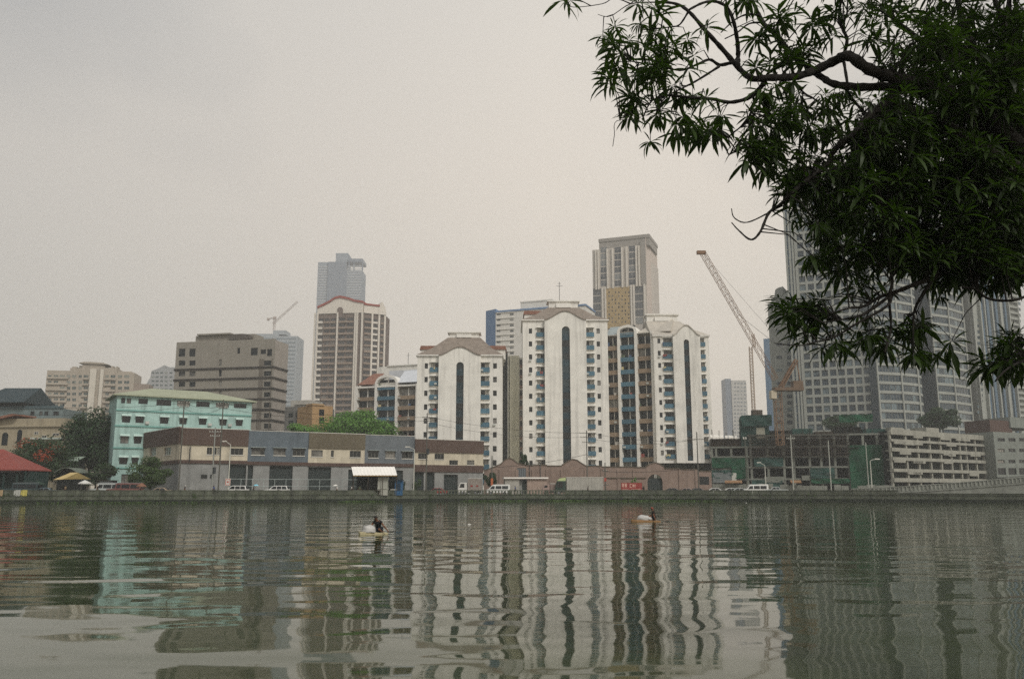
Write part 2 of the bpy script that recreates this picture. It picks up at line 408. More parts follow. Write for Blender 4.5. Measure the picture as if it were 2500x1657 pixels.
def tower(name, label, Y, xl, xr, bl, br, eave, peak, sl_, sr_, stop, wins, bals, row1, rowN, n, depth, lant, below=0, Yr=None, base_y=None, roofm=None, group='white towers of the riverside condominium'):
    ym = (eave + row1) / 2
    b = Bld(name, label, 'apartment tower', (xl, ym, Y), (xr, ym, Yr or Y), group)
    U = lambda x, d=0: b.U(x, ym, d)
    xm = (xl + xr) / 2
    ze = b.Z(xm, eave); z1 = b.Z(xm, row1); zN = b.Z(xm, rowN); fh = (z1 - zN) / (n - 1)
    nf = n + below; zb = b.Z(xm, base_y) if base_y else 0.0
    uL, uR, ub0, ub1 = U(xl), U(xr), U(bl), U(br)
    PR = 1.1
    # wall skin of the two flanks with real openings
    for a0, a1, side in ((uL, ub0, 0), (ub1, uR, 1)):
        ops = []; items = []
        for (wx0, wx1) in wins:
            if U(wx0) >= a0 - .2 and U(wx1) <= a1 + .2:
                for k in range(nf):
                    zc = z1 - k * fh
                    if zc - 0.7 < max(zb, 0.3) + 0.3: continue
                    r = (U(wx0), U(wx1), zc - 0.68, zc + 0.68); ops.append(r); items.append(('w', r))
        for (wx0, wx1, ds) in bals:
            if U(wx0) >= a0 - .3 and U(wx1) <= a1 + .3:
                for k in range(nf):
                    zc = z1 - k * fh
                    if zc - 1.6 < max(zb, 0.3): continue
                    r = (max(a0 + .02, U(wx0)), min(a1 - .02, U(wx1)), zc - 1.55, zc + 0.85); ops.append(r); items.append(('b', r, ds))
        m = MB().wall(a0, a1, zb, ze, ops, 0.0, 0.9)
        b.part('flank_wall', m, [white])
        for it in items:
            r = it[1]
            if it[0] == 'w': put_window(b, r, 0.28, (gl, darkframe), 'one' if r[1]-r[0] > 0.7 else 'plain')
            else:
                wd = r[1] - r[0]
                d0, d1 = (r[0] + 0.05, r[0] + wd * 0.48) if it[2] == 0 else (r[1] - wd * 0.48, r[1] - 0.05)
                if it[2] == 2: d0, d1 = r[0] + 0.05, r[1] - 0.05
                put_window(b, (d0, d1, r[2] + 0.15, r[3] - 0.1), 0.86, (gl, darkframe), 'plain', 'balcony_door')
                q = MB(); q.box(r[0] - 0.18, r[1] + (0.18 if side else 0.0), -0.42, -0.3, r[2] - 0.06, r[2] + 1.12, 0)
                q.box(r[0] - 0.18, r[1] + (0.18 if side else 0.0), -0.3, -0.003, r[2] - 0.06, r[2] + 0.10, 1)
                q.box(r[0] - 0.18, r[0] - 0.08, -0.3, -0.003, r[2] + 0.10, r[2] + 1.12, 0)
                b.part('balcony', q, [bluep, white2])
                q = MB(); q.box(r[0] - 0.3, r[1] + (0.3 if side else 0.0), -0.5, -0.004, r[3] + 0.02, r[3] + 0.14); b.part('balcony_canopy', q, [white2])
    # solid body behind
    q = MB(); q.box(uL + .003, uR - .003, 0.9, depth, zb, ze - .003); b.part('tower_body', q, [white])
    if zb > 0.5:
        q = MB()
        for t in (0.04, 0.35, 0.65, 0.96): u = uL + (uR - uL) * t; q.box(u - 0.4, u + 0.4, 0.4, 1.2, 0, zb - .003)
        q.box(uL + 0.2, uR - 0.2, 3.0, depth - 1, 0, zb - .003); b.part('base_piers', q, [concrete])
    # proud central bay with curved gable and tall round-headed glazed slot
    s0, s1 = U(sl_), U(sr_); zs = b.Z(xm, stop) - (s1 - s0) / 2; zp = b.Z(xm, peak)
    arch = arch_pts(s0, s1, zb + 0.6, zs, 10)
    c = (ub0 + ub1) / 2; hw = (ub1 - ub0) / 2
    def gab(t): return ze + (zp - ze) * (0.5 + 0.5 * math.cos(math.pi * min(1, abs(t)))) ** 0.9
    gpts = [(c + hw * t, gab(t)) for t in [1 - i / 8 for i in range(17)]]
    q = MB()
    # left and right cheeks, then the head above the arch
    hs_ = zs
    for a0, a1 in ((ub0, s0), (s1, ub1)):
        q.poly([(a0, -PR, zb), (a1, -PR, zb), (a1, -PR, hs_), (a0, -PR, hs_)])
    q.poly([(s0, -PR, zb), (s1, -PR, zb), (s1, -PR, zb + .6), (s0, -PR, zb + .6)])
    ar = [p for p in arch[2:]][::-1]          # left to right over the arch
    lo = [(ub0, hs_)] + ar + [(ub1, hs_)]; hi = [(x, z) for x, z in gpts[::-1]]
    # strip between arch line and gable line, matched by parameter
    def samp(L_, t):
        d = [0]
        for i in range(1, len(L_)): d.append(d[-1] + math.hypot(L_[i][0]-L_[i-1][0], L_[i][1]-L_[i-1][1]))
        s = t * d[-1]
        for i in range(1, len(L_)):
            if s <= d[i] + 1e-9:
                f = (s - d[i-1]) / max(1e-9, d[i] - d[i-1]); return (L_[i-1][0] + (L_[i][0]-L_[i-1][0]) * f, L_[i-1][1] + (L_[i][1]-L_[i-1][1]) * f)
        return L_[-1]
    xs = sorted(set([p[0] for p in lo] + [p[0] for p in hi]))
    def zat(L_, x):
        for i in range(1, len(L_)):
            if L_[i-1][0] <= x <= L_[i][0] + 1e-9:
                f = (x - L_[i-1][0]) / max(1e-9, L_[i][0] - L_[i-1][0]); return L_[i-1][1] + (L_[i][1]-L_[i-1][1]) * f
        return L_[-1][1]
    for x0, x1 in zip(xs, xs[1:]):
        if x1 - x0 < 1e-6: continue
        e = 1e-7
        q.poly([(x0, -PR, zat(lo, x0 + e)), (x1, -PR, zat(lo, x1 - e)), (x1, -PR, zat(hi, x1)), (x0, -PR, zat(hi, x0))])
    for a, d_ in zip(arch, arch[1:] + arch[:1]): q.poly([(a[0], -PR, a[1]), (d_[0], -PR, d_[1]), (d_[0], -PR + .7, d_[1]), (a[0], -PR + .7, a[1])])
    q.poly([(ub0, -PR, zb), (ub0, -PR, ze), (ub0, 0, ze), (ub0, 0, zb)]); q.poly([(ub1, -PR, zb), (ub1, 0, zb), (ub1, 0, ze), (ub1, -PR, ze)])
    q.poly([(s0 - .1, -PR + .7, zb), (s1 + .1, -PR + .7, zb), (s1 + .1, -PR + .7, zs + (s1-s0)), (s0 - .1, -PR + .7, zs + (s1-s0))])
    b.part('central_bay', q, [white])
    q = MB()                                   # gable coping
    for (x0, za), (x1, zb_) in zip(gpts, gpts[1:]):
        q.poly([(x0, -PR - .25, za + .25), (x1, -PR - .25, zb_ + .25), (x1, -PR - .25, zb_ - .02), (x0, -PR - .25, za - .02)])
        q.poly([(x0, -PR - .25, za + .25), (x0, 3.5, za + .25), (x1, 3.5, zb_ + .25), (x1, -PR - .25, zb_ + .25)])
        q.poly([(x0, -PR - .25, za - .02), (x1, -PR - .25, zb_ - .02), (x1, -PR, zb_ - .02), (x0, -PR, za - .02)])
    b.part('gable_coping', q, [rooftile if roofm is None else roofm])
    # glazing of the slot: a pane and a spandrel for each floor
    k = 0; zt = zs + (s1 - s0) / 2
    while True:
        za = z1 - k * fh - 0.85; 
        if za < zb + 0.7: break
        top = min(za + 1.75, zt - 0.05)
        wn = link('slot_window', window_mesh(s1 - s0, max(.3, top - za), (glb, darkframe), 'cross'), b.root, (s0, -PR + .55, za))
        q = MB(); q.box(s0 + .004, s1 - .004, -PR + .5, -PR + .62, za - (fh - 1.75) + .01, za - .01); b.part('spandrel', q, [mat('teal spandrel', '#263a41', .5, .35, 1.3, rand=.35)])
        k += 1
    # eaves, tiled roof and the lantern on top
    q = MB(); q.box(uL - .35, ub0 - .003, -.45, depth + .3, ze + .004, ze + .3); q.box(ub1 + .003, uR + .35, -.45, depth + .3, ze + .004, ze + .3)
    q.box(ub0, ub1, 0.2, depth + .3, ze + .004, ze + .28); b.part('eaves', q, [white2])
    l0, l1, ly0, ly1 = lant; d = depth * 0.5
    lu0, lu1 = b.U(l0, ly1, d - 2), b.U(l1, ly1, d - 2); lz0, lz1 = b.Z(xm, ly1, d - 2), b.Z(xm, ly0, d - 2)
    q = MB(); a = [(uL - .3, -.4, ze + .3), (uR + .3, -.4, ze + .3), (uR + .3, depth + .2, ze + .3), (uL - .3, depth + .2, ze + .3)]
    t = [(lu0 - .4, d - 2, lz0), (lu1 + .4, d - 2, lz0), (lu1 + .4, d + 3, lz0), (lu0 - .4, d + 3, lz0)]
    mid = [tuple(a[i][j] * .5 + t[i][j] * .5 - (0.09 * (lz0 - ze) if j == 2 else 0) for j in range(3)) for i in range(4)]
    for i in range(4):
        j = (i + 1) % 4; q.poly([a[i], a[j], mid[j], mid[i]]); q.poly([mid[i], mid[j], t[j], t[i]])
    q.poly(t); rf = b.part('roof', q, [roofm or rooftile])
    q = MB(); q.box(lu0, lu1, d - 1.6, d + 2.6, lz0 - .3, lz1 - .35); q.box(lu0 - .5, lu1 + .5, d - 2.1, d + 3.1, lz1 - .35, lz1)
    q.box(lu0 + (lu1 - lu0) * .25, lu0 + (lu1-lu0) * .75, d - 2.3, d - 1.6, lz0, lz0 + (lz1 - lz0) * .55); b.part('roof_lantern', q, [white2], rf)
    return b, fh, ze, uL, uR

bL, fhL, zeL, *_ = tower('condominium_tower', 'white condominium tower just behind the brown and cream shop row', 212, 1019, 1226, 1072, 1174, 869, 849, 1115, 1133, 885,
    [(1037, 1045), (1204, 1213)], [(1052, 1072, 1), (1174, 1194, 0)], 893, 1095, 7, 17, (1097, 1169, 809, 824), below=3)
bC, fhC, zeC, uLC, uRC = tower('condominium_tower', 'tallest white condominium tower with antenna, middle of the three', 225, 1276, 1483, 1329, 1430, 783, 762, 1371, 1390, 798,
    [(1291, 1299), (1456, 1464)], [(1311, 1329, 1), (1430, 1448, 0)], 808, 1130, 11, 18, (1340, 1411, 733, 751), below=2)
bR, fhR, zeR, *_ = tower('condominium_tower', 'white condominium tower with cream roof next to the construction site', 235, 1595, 1730, 1641, 1707, 821, 796, 1667, 1680, 830,
    [(1605, 1612)], [(1619, 1640, 2), (1708, 1719, 0)], 832, 1105, 10, 20, (1580, 1654, 766, 784), base_y=1130, roofm=creamtile)
# rooftop antenna and red tiled ridges
q = MB(); u, z = bC.U(1366, 740, 8), bC.Z(1366, 736, 8); zt = bC.Z(1366, 688, 8)
q.tube([(u, 8, z - .5), (u, 8, zt)], .07, 5); q.tube([(u - .9, 8, zt - 1.2), (u + .9, 8, zt - 1.2)], .05, 4); q.tube([(u - .5, 8, zt - .5), (u + .5, 8, zt - .5)], .04, 4)
bC.part('antenna', q, [darkframe])
for b_, x0, x1, y0, y1 in ((bL, 1028, 1070, 845, 868), (bL, 1178, 1234, 845, 868), (bC, 1280, 1322, 760, 782)):
    q = MB(); r = b_.rect(x0, x1, y0, y1, 9); q.box(r[0], r[1], 8.5, 14, r[2] - 1, r[3] - 1.0, 0)
    q.prism([(r[0]-.3, r[3] - 1.0), (r[1]+.3, r[3] - 1.0), (r[1], r[3]), (r[0], r[3])], 8.2, 14.4, 1); b_.part('rear_wing', q, [white, redtile])

def wing(name, label, pA, pB, bays, arch_bay, row1, rowN, n, par_y, base_y, below, arch_top, group):
    """stacked balconies: bays (x0,x1,kind) of dark windows over painted spandrels, white pilasters between"""
    b = Bld(name, label, 'apartment wing', pA, pB, group)
    ym = (row1 + rowN) / 2; xm = (bays[0][0] + bays[-1][1]) / 2
    z1, zN = b.Z(xm, row1), b.Z(xm, rowN); fh = (z1 - zN) / (n - 1); nf = n + below; zp = b.Z(xm, par_y)
    U = lambda x: b.U(x, ym)
    q = MB(); q.box(U(bays[0][0]) - .3, U(bays[-1][1]) + .3, 1.3, 16, 0, zp - .01); b.part('wing_body', q, [mat('gallery shade colour', '#6d655b', .9, .15, .4)])  # body coloured dark to put shade into the balcony recesses
    q = MB(); q.box(U(bays[0][0]) - .3, U(bays[-1][1]) + .3, -.3, 1.29, z1 + fh * .36 + .7, zp); b.part('parapet', q, [white2])
    for bi, (x0, x1, kind) in enumerate(bays):
        u0, u1 = U(x0), U(x1); arch_ = bi == arch_bay
        for k in range(-1 if arch_ else 0, nf):
            zc = z1 - k * fh
            if zc - fh * .6 < 0.1: break
            q = MB(); q.box(u0, u1, -0.15 if arch_ else 0.0, .2, zc - fh * .5 - .62, zc - fh * .5 + .62, 0); q.box(u0, u1, .2, 1.299, zc - fh * .5 - .35, zc - fh * .5 - .15, 1)
            b.part('spandrel', q, [bluep if kind == 'b' else tanp, white2])
            wd = u1 - u0; h0, h1 = zc - fh * .5 + .58, zc + fh * .5 - .58
            for f0, f1 in ((.01, .465), (.535, .99)):
                put_window(b, (u0 + wd * f0, u0 + wd * f1, h0 - .4, h1), 1.24, (gl, darkframe), 'plain', 'window')
            q = MB(); q.box(u0 + wd * .475, u0 + wd * .525, .95 if kind == 'b' else 1.0, 1.28, h0 + .002, h1 + .3); b.part('mullion_post', q, [white2])
    xs = [bays[0][0] - 2] + [(a[1] + c_[0]) / 2 for a, c_ in zip(bays, bays[1:])] + [bays[-1][1] + 2]
    for i, x in enumerate(xs):
        q = MB(); uu = U(x); t = .38
        top = zp + (.2 if i not in (arch_bay, arch_bay + 1) else 0)
        if i in (arch_bay, arch_bay + 1): top = b.Z(xm, arch_top) - (U(bays[arch_bay][1]) - U(bays[arch_bay][0])) / 2
        q.box(uu - t, uu + t, -.5, 1.25, 0, top); b.part('pilaster', q, [white2])
    a0, a1 = U(bays[arch_bay][0]), U(bays[arch_bay][1]); c = (a0 + a1) / 2; r = (a1 - a0) / 2; zt = b.Z(xm, arch_top); zs = zt - r
    q = MB(); ro = r + .75
    for i in range(12):
        t0, t1 = math.pi * i / 12, math.pi * (i + 1) / 12
        P = lambda rr, t: (c - rr * math.cos(t), zs + rr * .62 * math.sin(t) if rr > r else zs + rr * .5 * math.sin(t))
        a, b2, c2, d2 = P(r, t0), P(ro, t0), P(ro, t1), P(r, t1)
        q.poly([(a[0], -.5, a[1]), (d2[0], -.5, d2[1]), (c2[0], -.5, c2[1]), (b2[0], -.5, b2[1])])
        q.poly([(b2[0], -.5, b2[1]), (c2[0], -.5, c2[1]), (c2[0], 4, c2[1]), (b2[0], 4, b2[1])])
        q.poly([(a[0], -.5, a[1]), (a[0], 1, a[1]), (d2[0], 1, d2[1]), (d2[0], -.5, d2[1])])
    b.part('arch_hood', q, [white2])
    q = MB(); q.box(a0, a1, 1.0, 4, zp - .5, zs + .1); b.part('arch_back_wall', q, [white])
    return b, fh, zp, U
wg = 'balcony wings of the riverside condominium'
bW1, fh1, zp1, U1 = wing('condominium_wing', 'balcony wing with blue arched bay behind the big green tree', (872, 980, 284), (1022, 980, 276),
    [(872, 914, 't'), (921, 965, 'b'), (971, 1016, 't')], 1, 959, 1035, 4, 941, 1195, 5, 909, wg)
q = MB(); z = bW1.Z(900, 939); r0, r1 = U1(871), U1(918); q.poly([(r0, -.2, z + .1), (r1, -.2, z + .1), (r1, 5, bW1.Z(918, 912, 5)), (r0 + 3.0, 5, bW1.Z(918, 912, 5))]); q.poly([(r0, -.2, z + .1), (r0+3, 5, bW1.Z(918, 912, 5)), (r0, 10, z+.1)])
bW1.part('tiled_slope', q, [redtile])
q = MB(); r0, r1 = U1(968), U1(1024); zz = bW1.Z(995, 905, 9); q.poly([(r0, -.3, z + .2), (r1, -.3, z + .2), (r1, 9, zz), (r0 - 2, 9, zz)]); q.poly([(r0, -.3, z + .2), (r0-2, 9, zz), (r0 - 2, 9, z - .2), (r0, -.3, z - .2)])
q.box(r0 - 8, r1, 9, 10, z, zz + .3); bW1.part('metal_roof', q, [palemetal])
r = bW1.rect(925, 1030, 894, 910, 14); q = MB(); q.box(r[0], r[1], 13, 17, r[2] - 3, r[3]); q.box(r[0] + 4, r[1], 12.6, 17.4, r[3], r[3] + .35); bW1.part('rear_block', q, [white])
u = bW1.U(995, 880, 14); z0, z1_ = bW1.Z(995, 893, 14), bW1.Z(995, 860, 14); q = MB(); q.tube([(u, 14.5, z0), (u, 14.5, z1_)], .08, 5); q.tube([(u - .8, 14.5, z1_ - 1), (u + .8, 14.5, z1_ - 1)], .05, 4); bW1.part('antenna', q, [darkframe])
bW2, fh2, zp2, U2 = wing('condominium_wing', 'tall balcony wing with blue arched bay beside the tallest white tower', (1480, 980, 243), (1598, 980, 237),
    [(1482, 1511, 't'), (1517, 1553, 'b'), (1559, 1594, 't')], 1, 832, 1106, 10, 815, 1195, 1, 790, wg)
hip_roof(bW2, U2(1557), U2(1640), 1, 15, zp2 + .3, U2(1590), U2(1630), 9, bW2.Z(1600, 782, 9), creamtile)
q = MB(); r0, r1 = U2(1481), U2(1513); q.poly([(r0, -.2, zp2 + .1), (r1, -.2, zp2 + .1), (r1, 5, zp2 + 3.4), (r0, 5, zp2 + 3.4)]); bW2.part('roof_slope', q, [mat('grey fibre roof', '#9aa3a2', .8, .2, .8)])
# alley block between the two western towers; its dark flank is painted shade
bA = Bld('alley_apartment_block', 'narrow yellowish apartment block in the alley between two white towers', 'apartment block', (1226, 1000, 231), (1282, 1000, 231))
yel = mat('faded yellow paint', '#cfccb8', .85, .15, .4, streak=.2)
darkb = mat('alley shade colour', '#4a4a44', .9, .2, .4, streak=.3)
q = MB(); q.box(bA.U(1240), bA.U(1268), 0, 14, 0, bA.Z(1250, 868)); bA.part('wall', q, [yel])
q = MB(); q.box(bA.U(1222), bA.U(1239), .4, 6, 0, bA.Z(1232, 858)); bA.part('shade_flank', q, [darkb])
q = MB(); q.box(bA.U(1268)+.01, bA.U(1284), .2, 12, 0, bA.Z(1250, 872)); bA.part('side_wall', q, [white])
for k in range(11):
    py = 884 + k * 25.0
    if py > 1150: break
    r = bA.rect(1269, 1278, py - 7, py + 6); put_window(bA, r, 0.18, (gl, darkframe), 'one')
    q = MB(); q.box(r[0], r[1] + .3, -.25, .17, r[2] - .9, r[2] - .1); bA.part('balcony', q, [mat('pinkish balcony', '#8d7a70', .85, .2, .6)])
for x in (1231, 1236, 1243):
    q = MB(); u = bA.U(x); q.tube([(u, .2 if x < 1240 else -.1, .5), (u, .2 if x < 1240 else -.1, bA.Z(x, 870))], .12, 6); bA.part('drain_pipe', q, [darkframe])

# signs of life: air conditioners and washing hung from the balconies
acm = mat('dull white metal', '#b5b7b0', .6, .15, 2); wash = [mat('washing ' + c_, c_, .9, .1, 2) for c_ in ('#b9b4ab', '#8c4a44', '#4a5d78', '#c2b58a', '#5f6b58')]
rl_ = random.Random(4)
for b_ in (bL, bC, bR):
    for o in [c_ for c_ in b_.root.children if c_.name.startswith('balcony_door')]:
        t = rl_.random(); x, y, z = o.location
        if t < .16:
            q = MB(); q.box(x - .1, x + .55, -.72, -.43, z + .05, z + .5); b_.part('air_conditioner', q, [acm])
        elif t < .42:
            q = MB(); n_ = rl_.randint(1, 3)
            for k in range(n_): x0 = x - .3 + k * .42; q.box(x0, x0 + .34, -.50, -.47, z + .35 + rl_.uniform(-.1, .3), z + 1.0)
            b_.part('washing', q, [rl_.choice(wash)])
    for o in [c_ for c_ in b_.root.children if c_.name.startswith('window')]:
        if rl_.random() < .12:
            x, y, z = o.location; q = MB(); q.box(x + .05, x + .65, -.4, -.02, z - .55, z - .1); b_.part('air_conditioner', q, [acm])
for b_, U_ in ((bW1, U1), (bW2, U2)):
    for o in [c_ for c_ in b_.root.children if c_.name.startswith('window')]:
        t = rl_.random(); x, y, z = o.location
        if t < .12: q = MB(); q.box(x + .3, x + .95, -.62, -.16, z - .5, z + .0); b_.part('air_conditioner', q, [acm])
        elif t < .34: q = MB(); q.box(x + .2, x + rl_.uniform(.6, 1.3), .02, .06, z + .45, z + rl_.uniform(.9, 1.6)); b_.part('washing', q, [rl_.choice(wash)])
# ------------------------------------------------------------------ other buildings of the far bank, left to right
# --- beige office block
beige = mat('beige render', '#8b867c', .88, .10, .25, streak=.12)
beige2 = mat('dark band tile', '#37332f', .8, .15, .6)
b = Bld('office_block', 'beige office block with dark horizontal bands behind the turquoise building', 'office block', (427, 900, 275), (668, 900, 268))
U = lambda x: b.U(x, 900)
zt = b.Z(560, 833); D = 9.5
ops = []; wl = []
def W(x0, x1, y0, y1, st='one', g_=None):
    r = b.rect(x0, x1, y0, y1); ops.append(r); wl.append((r, st))
for x0, x1 in ((436, 452), (462, 477)):
    W(x0, x1, 851, 870); W(x0, x1, 880, 892); [W(x0, x1, 906 + 25.6 * k, 918 + 25.6 * k) for k in range(10)]
for k in range(11): W(534, 541, 877 + 25.6 * k, 893 + 25.6 * k, 'plain')
W(579, 586, 849, 863, 'plain'); W(612, 629, 849, 867); W(652, 664, 852, 869); W(636, 649, 853, 864, 'plain')
strip0, strip1 = U(633), U(665)
for k in range(12): W(644, 662, 880 + 25.6 * k, 892 + 25.6 * k)
ops = [o for o in ops if o[2] > .4]; wl = [t for t in wl if t[0][2] > .4]
b.part('front_wall', MB().wall(0, b.W, 0, zt, ops, 0, .4), [beige])
q = MB(); q.box(.003, b.W - .003, .4, D, 0, zt - .003); b.part('block_body', q, [mat('pinkish lit side render', '#9a938a', .88, .1, .25, streak=.12)])  # side face coloured lighter, as if lit from the right
for r, st in wl: put_window(b, r, .3, (gl, darkframe), st)
for x0, x1 in ((632.5, 643.5), (662.5, 665)):
    q = MB(); q.box(U(x0), U(x1), -.08, -.004, 1, b.Z(650, 876)); b.part('dark_strip', q, [mat('dark grey brown strip', '#6a645b', .85, .12, .4)])
for k in range(11):
    z = b.Z(560, 899 + 25.6 * k)
    if z < 1: break
    q = MB(); q.box(-.25, b.W + .22, -.22, -.004, z - .33, z + .33); q.box(b.W + .003, b.W + .22, -.003, D + .1, z - .33, z + .33); b.part('band', q, [beige2])
r = b.rect(480, 603, 816, 833, 3); q = MB(); q.box(r[0], U(608), 2.5, 8.5, zt - .01, b.Z(560, 817, 2.5)); b.part('penthouse', q, [beige])
q = MB(); q.box(U(469), U(551), 1.5, 9, b.Z(560, 817, 2.5) + .004, b.Z(560, 813.5, 2.5)); b.part('roof_slab', q, [beige])
q = MB(); c0, c1 = U(549), U(604); zc = b.Z(575, 829, 1.5); hh = b.Z(575, 815.5, 1.5) - zc
q.prism([(c0, zc), (c1, zc), (c1, zc + hh * .6), (c1 - 1.5, zc + hh * .9), (c1 - 3, zc + hh), (c0 + 1.2, zc + hh), (c0, zc + hh * .7)], 1.2, 2.4); b.part('rooftop_tank', q, [mat('dark tank', '#5a544e', .8, .2, 1)])
q = MB(); q.box(U(430), U(436), .3, 9, zt - .01, zt + .3); q.box(-.15, b.W + .1, .2, .5, zt + .003, zt + .35); b.part('parapet', q, [beige])

# --- hazy slab with tower crane on its roof
haze1 = mat('haze paled concrete', '#9da3a6', .9, .1, .2, streak=.1)  # distance haze is put into the slab's pale wall and glass colours
b = Bld('hazy_apartment_slab', 'pale blue grey slab in the haze under a rooftop crane', 'apartment slab', (615, 900, 800), (723, 900, 800))
U = lambda x: b.U(x, 900)
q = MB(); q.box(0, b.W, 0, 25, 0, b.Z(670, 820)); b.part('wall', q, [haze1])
q = MB(); q.prism([(.3, b.Z(670, 820) + .01), (b.W * .55, b.Z(670, 820) + .01), (b.W * .55, b.Z(670, 814)), (2, b.Z(670, 814)), (.3, b.Z(670, 817))], 1, 20); q.box(U(660), U(692), 3, 20, b.Z(670, 815), b.Z(670, 805)); b.part('roof_house', q, [haze1])
for k in range(24):
    z = b.Z(670, 826 + 9.6 * k)
    if z < 3: break
    q = MB(); q.box(1.5, b.W * .44, -.25, -.005, z - .8, z + .5); q.box(b.W * .52, b.W - 1.5, -.25, -.005, z - .8, z + .5); b.part('window_band', q, [mat('haze paled glass', '#7d878c', .4, .1, 1)])
crane_y = mat('faded crane paint', '#a89a90', .7, .15, 1)
def lattice(q, p0, p1, w_, r, seg, faces=4, m=0):
    """square lattice boom from p0 to p1"""
    p0, p1 = Vector(p0), Vector(p1); t = (p1 - p0).normalized(); a = t.cross(Vector((0, 1, .01)));
    if a.length < .1: a = t.cross(Vector((1, 0, 0)))
    a.normalize(); c = t.cross(a).normalized(); n_ = max(2, int((p1 - p0).length / seg)); cs = [(-1,-1),(1,-1),(1,1),(-1,1)]
    P = lambda i, k: p0 + (p1 - p0) * (i / n_) + a * cs[k][0] * w_ / 2 + c * cs[k][1] * w_ / 2
    for k in range(4): q.tube([P(0, k), P(n_, k)], r, 4, m)
    for i in range(n_):
        for k in range(4):
            k2 = (k + 1) % 4
            q.tube([P(i, k), P(i + 1, k2) if i % 2 else P(i + 1, k2)], r * .6, 3, m, False)
            q.tube([P(i, k), P(i, k2)], r * .6, 3, m, False)
def tower_crane(name, label, px, Y, base_y, top_y, jib, mat_, w_=2.0, cj=None, r=.16, group=None, cab=True):
    P0 = at(px, base_y, Y); P1 = at(px, top_y, Y)
    root = empty(name, (P0.x, P0.y, P0.z), label=label, cat='crane', group=group)
    q = MB(); lattice(q, (0, 0, 0), (0, 0, P1.z - P0.z), w_, r, w_ * 1.1); q.build('mast', [mat_], root)
    J0 = at(jib[0], jib[1], Y) - P0; J1 = at(jib[2], jib[3], Y) - P0
    q = MB(); lattice(q, J0, J1, w_ * .8, r * .85, w_ * 1.3); q.build('jib', [mat_], root)
    if cj:
        q = MB(); K = at(cj[0], cj[1], Y) - P0; q.tube([Vector((0, 0, P1.z - P0.z)), K], w_ * .3, 4); q.box(K.x - 1, K.x + 1, -1, 1, K.z - 1.8, K.z + .6); q.build('counter_jib', [mat_], root)
    if cab:
        q = MB(); q.box(-w_ * .8, w_ * .8, -w_ * .6, w_ * .6, P1.z - P0.z - 1.2, P1.z - P0.z + 1.2); q.build('cab', [mat_], root)
    return root, P0
tower_crane('tower_crane', 'small pale crane on the roof of the hazy grey slab', 669, 812, 806, 776, (667, 790, 727, 736), crane_y, 1.8, (655, 778), .13)

# --- brown apartment tower with red roof line
brown = mat('brown tower facade', '#6d5f56', .85, .12, .3, streak=.1)
brownpanel = mat('brown balcony front', '#8a7a6c', .85, .12, .6, rand=.12)
twhite = mat('pale tower stripe', '#d3ccc0', .85, .08, .3)
b = Bld('brown_apartment_tower', 'tall brown apartment tower with wavy red roof line and white stripes', 'apartment tower', (773, 850, 560), (884, 850, 556))
U = lambda x: b.U(x, 850)
ztop = b.Z(830, 765); fh = (b.Z(830, 782) - b.Z(830, 985)) / 14
q = MB(); q.box(0, b.W, 0, 26, 0, ztop); b.part('wall', q, [brown])
q = MB(); r = at(945, 850, 572); uu = (Vector((r.x, r.y)) - b.A).dot(b.dir); q.prismz([(b.W, 0.5), (uu, 10), (uu - 1, 26), (b.W, 26)], 0, b.Z(910, 765, 5)); b.part('side_wing', q, [brown])
bw = glass('tower glass', '#2a2a2c', '#6b665f', .2)
side_dir = Vector((uu - b.W, 9.5)).normalized(); side_len = math.hypot(uu - b.W, 9.5); side_ang = math.atan2(side_dir.y, side_dir.x)
for k in range(26):
    z = b.Z(830, 782) - k * fh
    if z < 2: break
    for x0, x1 in ((789, 818), (824, 862)):
        u0, u1 = U(x0), U(x1)
        q = MB(); q.box(u0, u1, -1.0, -.005, z - fh * .45, z - fh * .12); b.part('balcony_front', q, [brownpanel])
        for f0, f1 in ((.04, .44), (.56, .96)): put_window(b, (u0 + (u1 - u0) * f0, u0 + (u1 - u0) * f1, z - fh * .1, z + fh * .42), -.03, (bw, brown), 'one')
    u0, u1 = U(774), U(788); q = MB(); q.box(u0, u1 - .6, -1.3, -.005, z - fh * .46, z - fh * .1, 0); b.part('corner_balcony', q, [twhite])
    put_window(b, (u0 + .3, u1 - .2, z - fh * .1, z + fh * .4), -.03, (bw, brown), 'plain')
    # receding side
    for f0, f1, wht in ((.05, .38, 0), (.42, .66, 1), (.8, .98, 0)):
        q = MB(); q.box(side_len * f0, side_len * f1, -.9, -.02, -fh * .45, -fh * .12, 0)
        o = q.build('balcony_front', [twhite if wht else brownpanel], b.root, (b.W, .5, z)); o.rotation_euler = (0, 0, side_ang)
        o = link('window', window_mesh(side_len * (f1 - f0), fh * .5, (bw, brown), 'one'), b.root, (b.W + side_dir.x * side_len * f0 + .03, .5 + side_dir.y * side_len * f0 - .04, z - fh * .1)); o.rotation_euler = (0, 0, side_ang)
for x in (765, 771.5, 820.5, 864, 869, 881):
    u = U(x + 2) ; q = MB(); q.box(u - .55, u + .55, -1.2, -.2, 0, ztop + .5); b.part('white_pier', q, [twhite])
for f in (.4, .72, .99):
    q = MB(); q.box(side_len * f - .6, side_len * f + .6, -1.1, .2, 0, b.Z(910, 765, 5)); o = q.build('white_pier', [twhite], b.root, (b.W, .5, 0)); o.rotation_euler = (0, 0, side_ang)
zz = lambda y: b.Z(830, y)
crown = [(U(772), ztop + .01), (U(884), ztop + .01), (U(884), zz(742)), (U(862), zz(738)), (U(850), zz(733)), (U(838), zz(730)), (U(826), zz(727.5)), (U(814), zz(730)), (U(802), zz(738)), (U(790), zz(744)), (U(772), zz(752))]
q = MB(); q.prism(crown, -.6, 6); b.part('crown_wall', q, [twhite])
